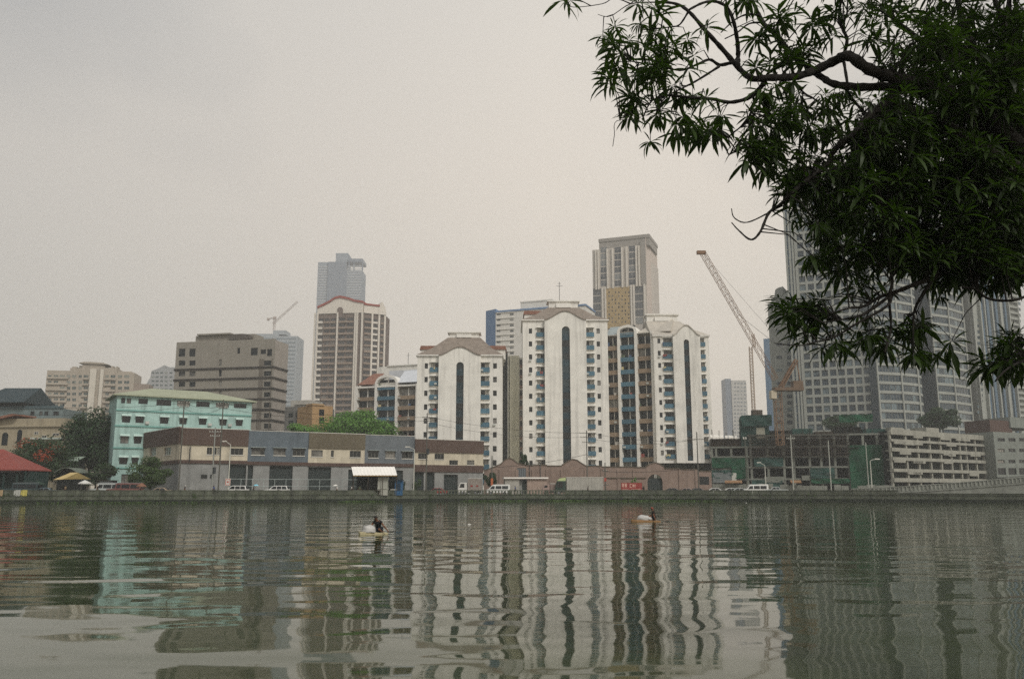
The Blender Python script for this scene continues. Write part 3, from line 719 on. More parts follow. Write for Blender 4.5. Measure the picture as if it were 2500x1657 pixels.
q = MB(); tp = crown[2:]
for (x0, z0), (x1, z1) in zip(tp, tp[1:]): q.prism([(x1, z1 + .01), (x0, z0 + .01), (x0, z0 + 1.5), (x1, z1 + 1.5)], -1.2, 7)
b.part('red_roof_edge', q, [mat('red roof edge', '#93463a', .85, .2, .6)])
q = MB(); q.box(0, side_len, -1, 6, 0, zz(746) - zz(765)); q.box(0, side_len * .72, -1.6, 6.5, zz(746) - zz(765) + .01, zz(742) - zz(765), 1)
o = q.build('crown_wall', [twhite, MATS['red roof edge']], b.root, (b.W, .5, ztop)); o.rotation_euler = (0, 0, side_ang)
q = MB(); q.prism([(side_len * .66, 0), (side_len * 1.04, 0), (side_len * 1.02, 3), (side_len * .85, zz(733) - ztop), (side_len * .7, 6)], -1.4, 5)
o = q.build('end_gable', [twhite], b.root, (b.W, .5, ztop)); o.rotation_euler = (0, 0, side_ang)
q = MB(); q.prism(arch_pts(U(821), U(835), zz(775), zz(757), 6), -.9, -.62); b.part('crown_arch', q, [brown])

# --- haze tinted tower behind it
b = Bld('grey_tower', 'far haze tinted tower with stepped top rising behind the brown tower', 'tower', (775, 680, 1150), (884, 680, 1150))
hz2 = mat('haze tinted tower', '#868e96', .8, .08, .1); hz3 = mat('haze tinted tower glass', '#717a85', .4, .08, .2); hz4 = mat('haze paled floor edge', '#a5a8aa', .8, .1, .2)  # base colours lightened and blued to carry part of the haze
U = lambda x: b.U(x, 680)
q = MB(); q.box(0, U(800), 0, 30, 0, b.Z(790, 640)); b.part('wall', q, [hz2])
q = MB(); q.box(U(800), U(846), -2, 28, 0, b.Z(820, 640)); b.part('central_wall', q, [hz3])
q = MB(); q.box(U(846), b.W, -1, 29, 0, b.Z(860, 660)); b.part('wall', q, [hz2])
q = MB(); q.box(U(818), U(848), 0, 24, b.Z(820, 640) + .01, b.Z(830, 618)); b.part('top_block', q, [hz2])
q = MB(); q.box(U(848)+.01, U(885), -1.5, 28, b.Z(860, 640), b.Z(860, 632)); 
for x in (850, 862, 883): q.box(U(x), U(x) + 1.6, -1.2, 1, b.Z(860, 660) + .01, b.Z(860, 640) - .01)
b.part('open_crown', q, [hz3])
for k in range(46):
    z = b.Z(830, 652 + 6.4 * k)
    if k * 6.4 > 300: break
    q = MB(); q.box(.8, U(799), -.4, -.01, z, z + 1.3); q.box(U(848), b.W - .6, -1.4, -1.01, z, z + 1.3); b.part('floor_band', q, [hz4])

# --- small blocks and houses between
grey = mat('grey render', '#6b6a66', .9, .2, .5, streak=.3); orange = mat('ochre render', '#a88962', .9, .14, .5, streak=.2)
b = Bld('grey_block', 'low dark grey block between the beige office block and ochre house', 'low building', (695, 1010, 255), (766, 1010, 252))
q = MB(); q.box(0, b.W, 0, 12, 0, b.Z(730, 992)); b.part('wall', q, [grey])
q = MB(); q.box(b.U(700), b.U(745), 1, 9, b.Z(730, 992) + .004, b.Z(730, 976)); q.box(b.U(712), b.U(748), .4, 9, b.Z(730, 987), b.Z(730, 984)); b.part('roof_shed', q, [mat('pale roof shed', '#a7a49c', .8, .2, .7)])
for x in (705, 722, 742):
    for y in (1008, 1026): put_window(b, b.rect(x, x + 11, y, y + 9), -.03, (gl, darkframe), 'one')
b = Bld('ochre_house', 'ochre rendered house showing above the round green tree', 'house', (762, 1010, 245), (812, 1010, 249))
q = MB(); q.box(0, b.W, 0, 10, 0, b.Z(785, 990)); q.box(-.2, b.W * .55, -.3, 4, b.Z(785, 990) + .004, b.Z(785, 986)); b.part('wall', q, [orange])
for y in (999, 1018): put_window(b, b.rect(779, 791, y, y + 15), -.03, (gl, darkframe), 'one')

# --- white and blue slab behind the towers, tan tower
b = Bld('white_blue_slab', 'pale slab with blue end wall behind the white condominium towers', 'apartment slab', (1210, 800, 335), (1430, 800, 322))
U = lambda x: b.U(x, 800)
pale = mat('pale slab paint', '#d6d3cb', .85, .08, .2, streak=.1); blu = mat('blue end wall', '#6f88a8', .85, .08, .2)
q = MB(); q.box(0, b.W, 0, 14, 0, b.Z(1300, 756)); b.part('wall', q, [pale])
A2 = at(1188, 800, 340); q = MB(); uu = (Vector((A2.x, A2.y)) - b.A).dot(b.dir); q.prismz([(uu, 2.5), (-.01, .02), (-.01, 14), (uu, 14)], 0, b.Z(1210, 754)); b.part('end_wall', q, [blu])
q = MB(); q.box(-.3, b.W + .3, -.3, 14.3, b.Z(1300, 756) + .004, b.Z(1300, 752)); b.part('blue_parapet', q, [blu])
q = MB(); q.box(U(1267), U(1345), 2, 12, b.Z(1300, 752), b.Z(1300, 737, 2)); q.box(U(1266), U(1346), 1.8, 12.2, b.Z(1300, 737, 2) + .01, b.Z(1300, 734, 2)); b.part('roof_block', q, [pale])
for k in range(12):
    y = 765 + 13.6 * k
    for x0, x1 in ((1213, 1222), (1245, 1254)):
        r = b.rect(x0, x1, y, y + 4.2); put_window(b, r, -.04, (glass('slab glass', '#5d605f', '#8b8a84', .3), pale), 'plain')
    q = MB(); z = b.Z(1230, y - 2); q.box(U(1212), U(1256), -.3, -.005, z - .12, z + .12); b.part('ledge', q, [pale])

b = Bld('tan_tower', 'tall pale tower with a tan unfinished panel and dark window strips', 'tower', (1447, 680, 520), (1578, 680, 508))
U = lambda x, y=680: b.U(x, y)
tanw = mat('pale tan tower wall', '#b9b2a8', .85, .1, .3, streak=.08); tang = mat('grey tan wall', '#948f87', .85, .1, .3); tanpanel = mat('ochre unfinished panel', '#ab9469', .9, .22, .35, bump=.1, grain=.6)
tg = glass('tower window', '#4a4e52', '#797c7b', .3)
zt = b.Z(1500, 605)
q = MB(); q.box(0, b.W, 0, 30, 0, zt); b.part('wall', q, [tanw])
q = MB(); q.box(U(1463), U(1587), 1, 26, zt + .01, b.Z(1520, 586, 1)); q.box(U(1462), U(1588), .6, 27, b.Z(1520, 586, 1) + .01, b.Z(1520, 578, 1)); b.part('roof_plant', q, [tang])
A2 = at(1611, 720, 536); uu = (Vector((A2.x, A2.y)) - b.A).dot(b.dir); q = MB(); q.prismz([(b.W + .01, .2), (b.W + (uu - b.W) * .55, 9), (b.W + (uu-b.W) * .6, 30), (b.W + .01, 30)], 0, b.Z(1590, 582, 5))
b.part('side_wall', q, [mat('pinkish lit side tan', '#c0b4a9', .85, .08, .3)])  # flank colour paler than the front to suggest light from the right
q = MB(); q.prismz([(b.W + (uu - b.W) * .55 + .02, 9), (uu, 12), (uu, 28), (b.W + (uu-b.W) * .6 + .02, 28)], 0, b.Z(1600, 640, 10)); b.part('side_wall', q, [tanw])
for x0, x1, ytop, rows in ((1466, 1482, 603, 6), (1500, 1517, 603, 6), (1535, 1552, 600, 6)):
    for k in range(rows): put_window(b, b.rect(x0, x1, ytop + 16.3 * k, ytop + 16.3 * k + 14), -.05, (tg, twhite), 'cross')
for x0, x1, ytop in ((1448, 1467, 704), (1550, 1570, 699)):
    for k in range(5): put_window(b, b.rect(x0, x1, ytop + 18.7 * k, ytop + 18.7 * k + 17), -.05, (tg, twhite), 'three')
for x in (1456, 1462, 1484, 1497, 1520, 1531, 1555, 1562):
    q = MB(); q.box(U(x) - .45, U(x) + .45, -.9, -.01, b.Z(1500, 704), zt - .3); b.part('fin', q, [twhite])
for x in (1471, 1478, 1541, 1547, 1573):
    q = MB(); q.box(U(x) - .5, U(x) + .5, -.9, -.01, 0, b.Z(1500, 700)); b.part('fin', q, [twhite])
q = MB(); r = b.rect(1481, 1538, 702, 800); q.box(r[0], r[1], -.6, -.01, r[2], r[3]); b.part('ochre_panel', q, [tanpanel])
for k in range(9):
    for x in range(1486, 1536, 8):
        if (k * 7 + x) % 3: 
            r = b.rect(x, x + 3, 712 + 9 * k, 716 + 9 * k); put_window(b, r, -.63, (bw, tanpanel), 'plain', 'wall_opening')
q = MB(); q.box(U(1566), U(1578), -.5, -.01, b.Z(1500, 700), b.Z(1520, 590)); b.part('dark_strip', q, [tang])
# ------------------------------------------------------------------ left: turquoise building, houses, hazy blocks
aqua = mat('turquoise paint', '#a1beb7', .85, .2, .45, streak=.42); aqua2 = mat('turquoise trim', '#6f9f97', .85, .14, .4, streak=.2)
limeroof = mat('pale lime metal roof', '#9b9f86', .6, .1, .4, streak=.1)
b = Bld('turquoise_building', 'four storey turquoise building with pale lime roof', 'building', (280, 1050, 182), (612, 1050, 197))
U = lambda x, y=1050: b.U(x, y)
zt = b.Z(300, 966)
ops = []; wl = []
row1 = [(296, 306), (309, 320), (338, 361), (382, 418), (432, 464), (479, 512), (527, 559), (571, 602)]
row2 = [(298, 318), (331, 351), (391, 411), (438, 456), (486, 504), (536, 553), (576, 592)]
def pick(x, yL, yR): return yL + (yR - yL) * (x - 296) / 300
for x0, x1 in row1: ops.append(b.rect(x0, x1, pick(x0, 971, 986), pick(x0, 984 if x0 < 370 else 987, 997)))
for x0, x1 in row2: ops.append(b.rect(x0, x1, pick(x0, 1014, 1024), pick(x0, 1031, 1040)))
for x0, x1 in [(294, 314), (327, 345)] + [(a - 1, c - 1) for a, c in row2[2:]]: ops.append(b.rect(x0, x1, pick(x0, 1063, 1070), pick(x0, 1082, 1086)))
for x0, x1 in [(291, 311), (322, 337)]: ops.append(b.rect(x0, x1, 1115, 1133))
ops.append(b.rect(295, 321, 1157, 1200)); ops = [(max(.1, o[0]), min(b.W - .1, o[1]), max(0.02, o[2]), o[3]) for o in ops]
b.part('front_wall', MB().wall(0, b.W, 0, zt, ops, 0, .35), [aqua])
q = MB(); q.box(.003, b.W - .003, .35, 13, 0, zt - .003); b.part('building_body', q, [aqua])
for i, o in enumerate(ops):
    put_window(b, o, .25, (gl, darkframe), 'one' if o[1] - o[0] < 2 else 'two', 'window' if i < len(ops) - 1 else 'doorway')
    if i >= len(row1) and i < len(ops) - 1:   # sloping metal hoods over the lower windows
        q = MB(); q.poly([(o[0] - .15, -.004, o[3] + .35), (o[1] + .15, -.004, o[3] + .35), (o[1] + .2, -.75, o[3] - .05), (o[0] - .2, -.75, o[3] - .05)])
        q.poly([(o[0] - .2, -.75, o[3] - .05), (o[1] + .2, -.75, o[3] - .05), (o[1] + .2, -.75, o[3] - .13), (o[0] - .2, -.75, o[3] - .13)])
        q.poly([(o[0] - .2, -.75, o[3] - .13), (o[1] + .2, -.75, o[3] - .13), (o[1] + .15, -.004, o[3] + .27), (o[0] - .15, -.004, o[3] + .27)]); b.part('window_hood', q, [mat('pale hood', '#b9cfc6', .7, .15, 1)])
for y in (1001, 1039, 1093, 1142):
    z = b.Z(300, y); q = MB(); q.box(-.1, b.W + .1, -.22, -.004, z - .14, z + .14); b.part('string_course', q, [aqua2])
hip_roof(b, 0, b.W, 0, 13, zt + .25, U(382, 960), U(520, 960), 6.5, b.Z(400, 948, 5), limeroof, over=.9)
for o in (ops[9], ops[12], ops[13]):
    q = MB(); q.box(o[1] + .3, o[1] + 1.1, -.5, -.004, o[2] - .2, o[2] + .4); b.part('air_conditioner', q, [mat('dull white metal', '#b5b7b0', .6, .15, 2)])

cream = mat('cream plaster', '#a09680', .9, .2, .4, streak=.3); slate = mat('dark slate metal roof', '#2c3a3e', .6, .15, .4)
b = Bld('dark_roofed_hall', 'grey hall with wide dark hipped roof above cream house at the edge', 'hall', (-60, 1000, 225), (150, 1000, 225))
U = lambda x, y=985: b.U(x, y)
q = MB(); q.box(0, b.W, 1, 14, 0, b.Z(60, 996)); b.part('wall', q, [mat('blue grey wall', '#6f7c7c', .9, .14, .5, streak=.2)])
hip_roof(b, U(-60), b.U(128, 985, 14), -.5, 15, b.Z(60, 981), U(-30), b.U(100, 950, 7), 7, b.Z(60, 946, 6), slate, over=.5)
for x in range(-50, 150, 22):
    q = MB(); q.box(U(x) - .12, U(x) + .12, 1.2, 1.5, b.Z(60, 996) + .003, b.Z(60, 981) - .3); b.part('roof_post', q, [slate])
q = MB(); q.box(0, b.W, .8, 1.0, b.Z(60, 997), b.Z(60, 990)); b.part('balcony_rail', q, [mat('blue grey rail', '#4e5f63', .8, .2, 1)])
for x0, x1 in ((70, 79), (92, 99), (104, 113), (126, 139)): put_window(b, b.rect(x0, x1, 1003, 1012), .95, (gl, darkframe), 'one')
b = Bld('cream_house', 'old cream two storey house with arched windows beside the dark tree', 'house', (-70, 1050, 196), (153, 1050, 193))
U = lambda x, y=1050: b.U(x, y)
q = MB(); q.box(0, b.W, .3, 10, 0, b.Z(60, 1021)); b.part('wall', q, [cream])
q = MB(); q.box(-.1, b.W + .2, -.1, .29, b.Z(60, 1042), b.Z(60, 1038)); b.part('cornice', q, [cream])
q = MB(); q.prism([(U(-60), b.Z(60, 1030)), (U(35), b.Z(60, 1010)), (U(42), b.Z(60, 1011)), (U(42), b.Z(60, 1014)), (U(-60), b.Z(60, 1037))], -1.2, 6); b.part('tiled_roof', q, [redtile])
for x0, x1, y0, y1 in ((3, 17, 1055, 1086), (40, 51, 1048, 1084)):
    r = b.rect(x0, x1, y0, y1); q = MB(); q.prism(arch_pts(r[0], r[1], r[2], r[3] - (r[1]-r[0]) / 2, 6), .2, .29); b.part('arched_window', q, [glb])
for x0, x1, y0, y1 in ((82, 92, 1053, 1060), (127, 143, 1057, 1063), (100, 112, 1062, 1075)): put_window(b, b.rect(x0, x1, y0, y1), .26, (gl, frame), 'one')
q = MB(); q.box(U(78), U(153), -.4, .29, b.Z(100, 1072), b.Z(100, 1068)); b.part('ledge', q, [mat('pale plaster', '#b5bdb4', .9, .15, .8)])

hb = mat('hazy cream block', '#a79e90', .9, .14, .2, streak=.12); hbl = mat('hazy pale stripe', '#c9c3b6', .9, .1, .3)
b = Bld('cream_apartment_block', 'hazy cream apartment block with stepped roof and two pale stripes', 'apartment block', (112, 950, 420), (330, 950, 428))
U = lambda x, y=940: b.U(x, y); Z = lambda y: b.Z(220, y)
for x0, x1, y in ((112, 168, 906), (168, 196, 899), (196, 252, 892), (252, 283, 897), (283, 326, 907)):
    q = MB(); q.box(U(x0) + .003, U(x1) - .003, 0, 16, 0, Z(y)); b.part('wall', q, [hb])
q = MB(); q.prism([(U(188), Z(887)), (U(262), Z(889)), (U(248), Z(885)), (U(215), Z(883.5)), (U(200), Z(884))], -1, 12); q.box(U(199), U(248), 0, 10, Z(892) + .01, Z(887)); b.part('roof_canopy', q, [hb])
q = MB()
for x0, x1, y0, y1 in ((170, 182, 899, 895), (188, 194, 899, 892), (266, 271, 897, 891), (278, 282, 897, 892)): q.box(U(x0), U(x1), 1, 6, Z(y0) + .01, Z(y1))
q.box(U(284), U(318), .5, 8, Z(907) + .01, Z(904)); b.part('roof_structures', q, [hb])
for x0, x1 in ((219, 234), (244, 252)):
    q = MB(); q.box(U(x0), U(x1), -1.2, -.01, 0, Z(901)); b.part('pale_stripe', q, [hbl])
hg = glass('hazy block glass', '#43504f', '#7b8078', .35)  # glass colour paled to suit the haze
for k in range(9):
    y = 915 + 14.2 * k
    for x0, x1 in ((117, 126), (131, 142), (146, 158), (163, 172), (176, 186), (192, 200), (204, 216), (257, 266), (270, 282), (288, 298), (303, 316)):
        if (k + int(x0)) % 7 == 0: continue
        put_window(b, b.rect(x0, x1, y, y + 7), -.04, (hg, hb), 'one')
    for x0, x1 in ((113, 166), (202, 217), (255, 283)):
        q = MB(); z = Z(y + 9.5); q.box(U(x0), U(x1), -.9, -.01, z - .4, z + .5); b.part('balcony', q, [hb])
q = MB(); q.prismz([(U(326) - 2, 0), (U(362), 2), (U(362), 12), (U(326) - 2, 12)], 0, b.Z(345, 936)); q.box(U(300), U(326), -2, 8, 0, Z(960)); b.part('low_annex', q, [mat('hazy brown annex', '#8d8176', .9, .12, .3)])
b = Bld('far_pale_block', 'faint pale block with sloping top between cream block and beige office', 'apartment block', (358, 930, 700), (432, 930, 700))
U = lambda x, y=930: b.U(x, y); Z = lambda y: b.Z(395, y)
q = MB(); q.prism([(0, 0), (b.W, 0), (b.W, Z(896)), (U(412), Z(896)), (U(398), Z(891)), (U(384), Z(899)), (U(368), Z(905)), (U(366), Z(922)), (0, Z(936))], 0, 18); b.part('wall', q, [mat('faint pale wall', '#9a9c9c', .9, .1, .2)])  # haze is partly put into this pale wall colour
for k in range(8):
    for x in (370, 380, 391, 402, 414):
        put_window(b, b.rect(x, x + 7, 908 + 10 * k, 912 + 10 * k), -.05, (hg, hb), 'plain')

# ------------------------------------------------------------------ the shop row along the street
maroon = mat('brown maroon cladding', '#57473f', .85, .14, .4, streak=.2); creamy = mat('cream shop paint', '#c3baa5', .85, .2, .5, streak=.4)
bluegrey = mat('blue grey cladding', '#5d676e', .8, .2, .5, streak=.3); bluegrey2 = mat('grey cladding', '#676d71', .8, .2, .5, streak=.3)
olive = mat('olive brown cladding', '#655d4c', .85, .14, .4, streak=.2); lower = mat('grey shopfront render', '#8a8b88', .9, .2, .5, streak=.3)
shutter = mat('dark roller shutter', '#2c3534', .6, .2, .6); rail = mat('galvanised rail', '#9aa39f', .5, .15, 2)
RA, RB = at(438, 1120, 166), at(1180, 1120, 197)
def row_pt(px): 
    r = ray(px, 1120); d = RB - RA; n2 = Vector((-d.y, d.x)); t = n2.dot(Vector((RA.x, RA.y))) / n2.dot(Vector((r.x, r.y))); return (px, 1120, r.y * t)
def shop(label, x0, x1, top, split, under, upper_m, lower_m, wins, doors, pA=None, pB=None, hoods=False, lowtop=None, body=12):
    b = Bld('shop_house', label, 'shop house', pA or row_pt(x0), pB or row_pt(x1), 'two storey shop row on the river street')
    xm = (x0 + x1) / 2; zt, zs_, zu = b.Z(xm, top), b.Z(xm, split) if split else None, b.Z(xm, under)
    ops = [b.rect(*w_) for w_ in wins]
    if split:
        q = MB(); q.box(.003, b.W - .003, -.25, 0.35, zs_ + .004, zt); q.box(.01, b.W - .01, -.3, .4, zt + .003, zt + .12, 1); b.part('upper_cladding', q, [upper_m, frame])
        q = MB().wall(0.003, b.W - .003, zu, zs_, ops, 0, .35); b.part('upper_wall', q, [lower_m])
    else:
        q = MB().wall(0.003, b.W - .003, zu, zt, ops, 0, .35); q.box(.01, b.W - .01, -.06, .4, zt + .003, zt + .1, 1); b.part('upper_wall', q, [upper_m, frame])
    q = MB(); q.box(.006, b.W - .006, .35, body, zu, zt - .05); b.part('building_body', q, [lower])
    for o in ops:
        wn = put_window(b, o, .22, (gl, mat('dull shop frame', '#77766e', .6, .1, 1)), 'two' if o[1] - o[0] > 1.8 else 'one')
        q = MB(); q.box(-.08, o[1] - o[0] + .08, -.34, -.225, -.14, -.01); q.build('sill', [frame], wn)
    if hoods:
        for o in ops:
            q = MB(); q.box(o[0] - .2, o[1] + .2, -.5, -.004, o[3] + .06, o[3] + .16); b.part('window_ledge', q, [rail])
    z2 = b.Z(xm, lowtop or under + 8); z2 = max(z2, 1)
    q = MB(); q.box(0.003, b.W - .003, -.15, .4, z2, zu - .004); b.part('fascia', q, [mat('maroon fascia', '#55443d', .85, .2, .5, streak=.2)])
    dd = [b.rect(d[0], d[1], d[2], 1205) for d in doors]; dd = [(max(.1, d[0]), min(b.W - .1, d[1]), 0, min(d[3], z2 - .05)) for d in dd]
    q = MB().wall(.003, b.W - .003, 0, z2 - .003, dd, .1, .8); b.part('lower_wall', q, [lower])
    q = MB(); q.box(.006, b.W - .006, .9, body, 0, z2 - .01); b.part('ground_floor_body', q, [lower])
    for d in dd:
        q = MB(); n_ = max(3, int(d[3] / .28))
        for k in range(n_): q.box(d[0], d[1], .62 + .05 * (k % 2), .88, d[3] * k / n_ + .002, d[3] * (k + 1) / n_ - .006)
        b.part('roller_shutter', q, [shutter])
    return b
RC = at(342, 1120, 186)
b = shop('recessed shop house end with brown top and cream wall behind the street tree', 342, 438, 1051, 1089, 1126, maroon, creamy,
     [(366, 381, 1093, 1112), (401, 417, 1092, 1110)], [], pA=(342, 1120, 187), pB=(437, 1120, 166.2))
b = shop('brown and cream shop house with three narrow windows beside the lamp with a sign', 438, 604, 1047, 1087, 1123, maroon, creamy,
     [(505, 518, 1092, 1109), (520, 529, 1092, 1109), (530, 539, 1092, 1109), (563, 594, 1094, 1110)], [(556, 604, 1134)])
q = MB(); u = b.U(463, 1105); q.tube([(u, -.4, b.Z(463, 1126)), (u, -.4, b.Z(463, 1090))], .09, 6); b.part('drain_pipe', q, [darkframe])
for x0, x1 in ((491, 506), (513, 521)): put_window(b, b.rect(x0, x1, 1158, 1167), .07, (gl, darkframe), 'one', 'vent_window')
b = shop('blue grey shop house next to the brown and cream one with lamp', 604, 752, 1053, None, 1127, bluegrey, bluegrey,
     [(614, 646, 1093, 1110), (668, 697, 1094, 1111), (715, 744, 1095, 1112)], [(604, 617, 1135), (657, 714, 1137)], hoods=True)
b = shop('cream shop house with olive brown top, middle of the row', 752, 890, 1058, 1095, 1130, olive, creamy,
     [(760, 788, 1098, 1114), (808, 815, 1099, 1115), (854, 881, 1100, 1116)], [(752, 808, 1140), (850, 890, 1146)])
b = shop('plain grey shop house behind the white awning', 890, 1012, 1063, None, 1131, bluegrey2, bluegrey2,
     [(899, 924, 1100, 1117), (941, 965, 1101, 1118), (981, 1007, 1102, 1119)], [(893, 925, 1148), (968, 984, 1148)], hoods=True)
b = shop('brown topped cream shop house in front of the western white tower', 1012, 1180, 1074, 1105, 1135, maroon, creamy,
     [(1021, 1044, 1106, 1120), (1061, 1084, 1107, 1121), (1097, 1118, 1123, 1134.5), (1140, 1158, 1123, 1134.5)], [(1012, 1035, 1146), (1042, 1061, 1146), (1084, 1118, 1158)], lowtop=1152)
# railing in front of the shops
ra = empty('street_railing', tuple(at(560, 1190, 161)), label='thin galvanised street railing in front of the shop row', cat='railing')
prev = None
for i in range(17):
    px = 560 + i * 27.5; P = at(px, 1190, 161 + (i * 27.5 / 640) * 27); q = MB(); L0 = P - ra.location; z0 = ZG + .1 - ra.location.z
    q.tube([(L0.x, L0.y, z0), (L0.x, L0.y, z0 + 3.0)], .05, 5); q.build('rail_post', [rail], ra)
    if prev:
        q = MB(); q.tube([(prev.x, prev.y, z0 + 2.95), (L0.x, L0.y, z0 + 2.95)], .045, 5); q.tube([(prev.x, prev.y, z0 + 1.6), (L0.x, L0.y, z0 + 1.6)], .045, 5); q.build('rail_bar', [rail], ra)
    prev = L0
# ------------------------------------------------------------------ brick perimeter wall of the condominium
brick = mat('pinkish brown brick', '#87756a', .92, .2, .6, streak=.2, bump=.03, grain=5)
brickd = mat('dark mossy coping', '#5a5144', .9, .3, 1)
b = Bld('perimeter_wall', 'pinkish brick perimeter wall with curved gables and arched gate below the white towers', 'boundary wall', (1182, 1160, 200), (1737, 1160, 205))
b.root['kind'] = 'thing'
U = lambda x, y=1160: b.U(x, y); Z = lambda y, x=1450: b.Z(x, y)
# one panel between each pair of piers
xs = [1182, 1222, 1262, 1302, 1336, 1372, 1430, 1470, 1510, 1548, 1578, 1622, 1660, 1700, 1737]
tops = [1131, 1120, 1130, 1136, 1138, 1122, 1138, 1140, 1140, 1141, 1130, 1144, 1146, 1150]
for x0, x1, t in zip(xs, xs[1:], tops):
    u0, u1 = U(x0), U(x1); zt = Z(t); q = MB()
    if t in (1120, 1122, 1131, 1130):
        zb_ = Z(1138)
        if x0 == 1222: pr = [(0, Z(1134)), (.3, Z(1123)), (.55, Z(1119)), (.8, Z(1124)), (1, Z(1131))]
        elif x0 == 1182: pr = [(0, Z(1150)), (.4, Z(1144)), (1, Z(1134))]
        elif x0 == 1262: pr = [(0, Z(1131)), (.6, Z(1137)), (1, Z(1138))]
        elif x0 == 1372: pr = [(0, Z(1136)), (.25, Z(1127)), (.45, Z(1121.5)), (.65, Z(1124)), (.85, Z(1132)), (1, Z(1137))]
        else: pr = [(0, Z(1139)), (.25, Z(1132)), (.5, Z(1129.5)), (.75, Z(1132)), (1, Z(1139))]
        pts_ = [(u0 + (u1 - u0) * f, z) for f, z in pr]
    else: pts_ = [(u0, zt), (u1, zt)]
    gate = x0 == 1578
    if gate:
        r = b.rect(1581, 1618, 1164, 1205); ar = arch_pts(r[0], r[1], 0, Z(1176), 8)[2:]
        ar = [(x, zz_ if True else 0) for x, zz_ in ar]
        out = [(u0, 0), (r[0], 0)] + [(x, z) for x, z in ar[::-1]] + [(r[1], 0), (u1, 0)] + pts_[::-1]
        q.prism(out, 0, .5); b.part('gate_arch', q, [brick])
        q = MB(); n_ = 7
        for k in range(n_): xx = r[0] + (r[1] - r[0]) * (k + .5) / n_; q.box(xx - .22, xx + .22, .6, .68, 0, Z(1168))
        q.box(r[0], r[1], .69, .74, 0, Z(1166)); b.part('gate_leaf', q, [shutter])
    else:
        q.prism([(u0 + .003, 0), (u1 - .003, 0)] + pts_[::-1], 0, .5); b.part('wall_panel', q, [brick])
    q = MB()
    for (xa, za), (xb, zb2) in zip(pts_, pts_[1:]): q.prism([(xa, za + .004), (xb, zb2 + .004), (xb, zb2 + .22), (xa, za + .22)], -.12, .62)
    b.part('coping', q, [brickd])
for x in xs[1:-1]:
    if x in (1578, 1622): continue
    q = MB(); u = U(x); q.box(u - .35, u + .35, -.18, -.004, 0, Z(1146)); b.part('pier', q, [brick])
z = Z(1166); q = MB(); q.box(U(1478), U(1577), -.25, -.004, z - .1, z + .1); b.part('string_course', q, [brickd])
r = b.rect(1262, 1284, 1142, 1165); put_window(b, r, -.02, (glass('barred grille glass', '#5f666b', '#7e8488', .3), darkframe), 'three', 'grille_window')
r = b.rect(1708, 1731, 1163, 1182); put_window(b, r, -.02, (glb, darkframe), 'one', 'grille_window')
for x in (1319, 1293): 
    q = MB(); u = U(x); q.tube([(u, -.3, 0), (u, -.3, Z(1130))], .07, 5); b.part('iron_stay', q, [darkframe])

# ------------------------------------------------------------------ building site: open concrete frame with nets and scaffolding
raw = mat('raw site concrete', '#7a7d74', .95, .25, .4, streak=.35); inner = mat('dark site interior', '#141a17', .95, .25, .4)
net = mat('dark green safety net', '#1a4a33', .95, .35, .35, streak=.2); netd = mat('faded teal net', '#2c4a44', .95, .3, .4)
scaff = mat('rusty scaffold', '#3d342a', .9, .3, 1.5)
b = Bld('building_site', 'unfinished concrete building frame with green safety nets and scaffolding', 'building site', (1736, 1120, 232), (2182, 1120, 222))
U = lambda x, y=1120: b.U(x, y); Z = lambda y, x=1900: b.Z(x, y)
D = 24
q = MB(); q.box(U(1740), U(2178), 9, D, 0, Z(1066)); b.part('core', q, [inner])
slabs = [(1736, 2182, 1090), (1736, 1832, 1114), (1832, 2182, 1115), (1736, 1826, 1144), (1826, 2075, 1140), (1736, 2182, 1169), (1826, 2182, 1062)]
for x0, x1, y in slabs:
    q = MB(); z = Z(y); q.box(U(x0) + .003, U(x1) - .003, 0, 12, z - .22, z + .22); b.part('slab', q, [raw])
for x in (1738, 1749, 1786, 1824, 1834, 1875, 1914, 1938, 1977, 2005, 2039, 2073, 2110, 2145, 2178):
    q = MB(); u = U(x); q.box(u - .3, u + .3, .15, .75, 0, Z(1062 if x > 1830 else 1090)); b.part('column', q, [raw])
for x0, x1, y0, y1, m_ in ((2074, 2183, 1086, 1192, net), (1738, 1786, 1117, 1142, net), (1786, 1824, 1118, 1168, net), (1980, 2074, 1168, 1180, net), (1836, 1910, 1171, 1190, netd), (1738, 1786, 1147, 1167, netd), (1978, 2037, 1142, 1167, netd), (1840, 1912, 1117, 1138, netd), (1810, 1884, 1013, 1040, netd), (2048, 2130, 1012, 1030, net)):
    r = b.rect(x0, x1, y0, y1); q = MB(); n_ = max(3, int((r[1] - r[0]) / 1.5)); m2 = 5      # hanging net: sagging folds
    G = [[(r[0] + (r[1]-r[0]) * i / n_, -.35 - .22 * math.sin(i * 2.1 + j) - .1 * random.random(), r[2] + (r[3]-r[2]) * j / m2) for i in range(n_ + 1)] for j in range(m2 + 1)]
    for j in range(m2):
        for i in range(n_): q.poly([G[j][i], G[j][i+1], G[j+1][i+1], G[j+1][i]])
    b.part('safety_net', q, [m_])
q = MB(); q.box(U(1812), U(1882), .5, 10, Z(1090), Z(1014)); b.part('lift_core', q, [netd])
q = MB(); q.box(U(1850), U(1871), .2, .5, Z(1070), Z(1043)); b.part('pale_formwork', q, [mat('pale formwork', '#b9b8a8', .9, .2, 1)])
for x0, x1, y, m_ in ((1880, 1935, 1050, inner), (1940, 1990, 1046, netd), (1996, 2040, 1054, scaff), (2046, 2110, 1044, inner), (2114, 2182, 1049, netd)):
    q = MB(); q.box(U(x0), U(x1), 1.5, 9, Z(1062) + .25, Z(y)); b.part('deck_block', q, [m_])
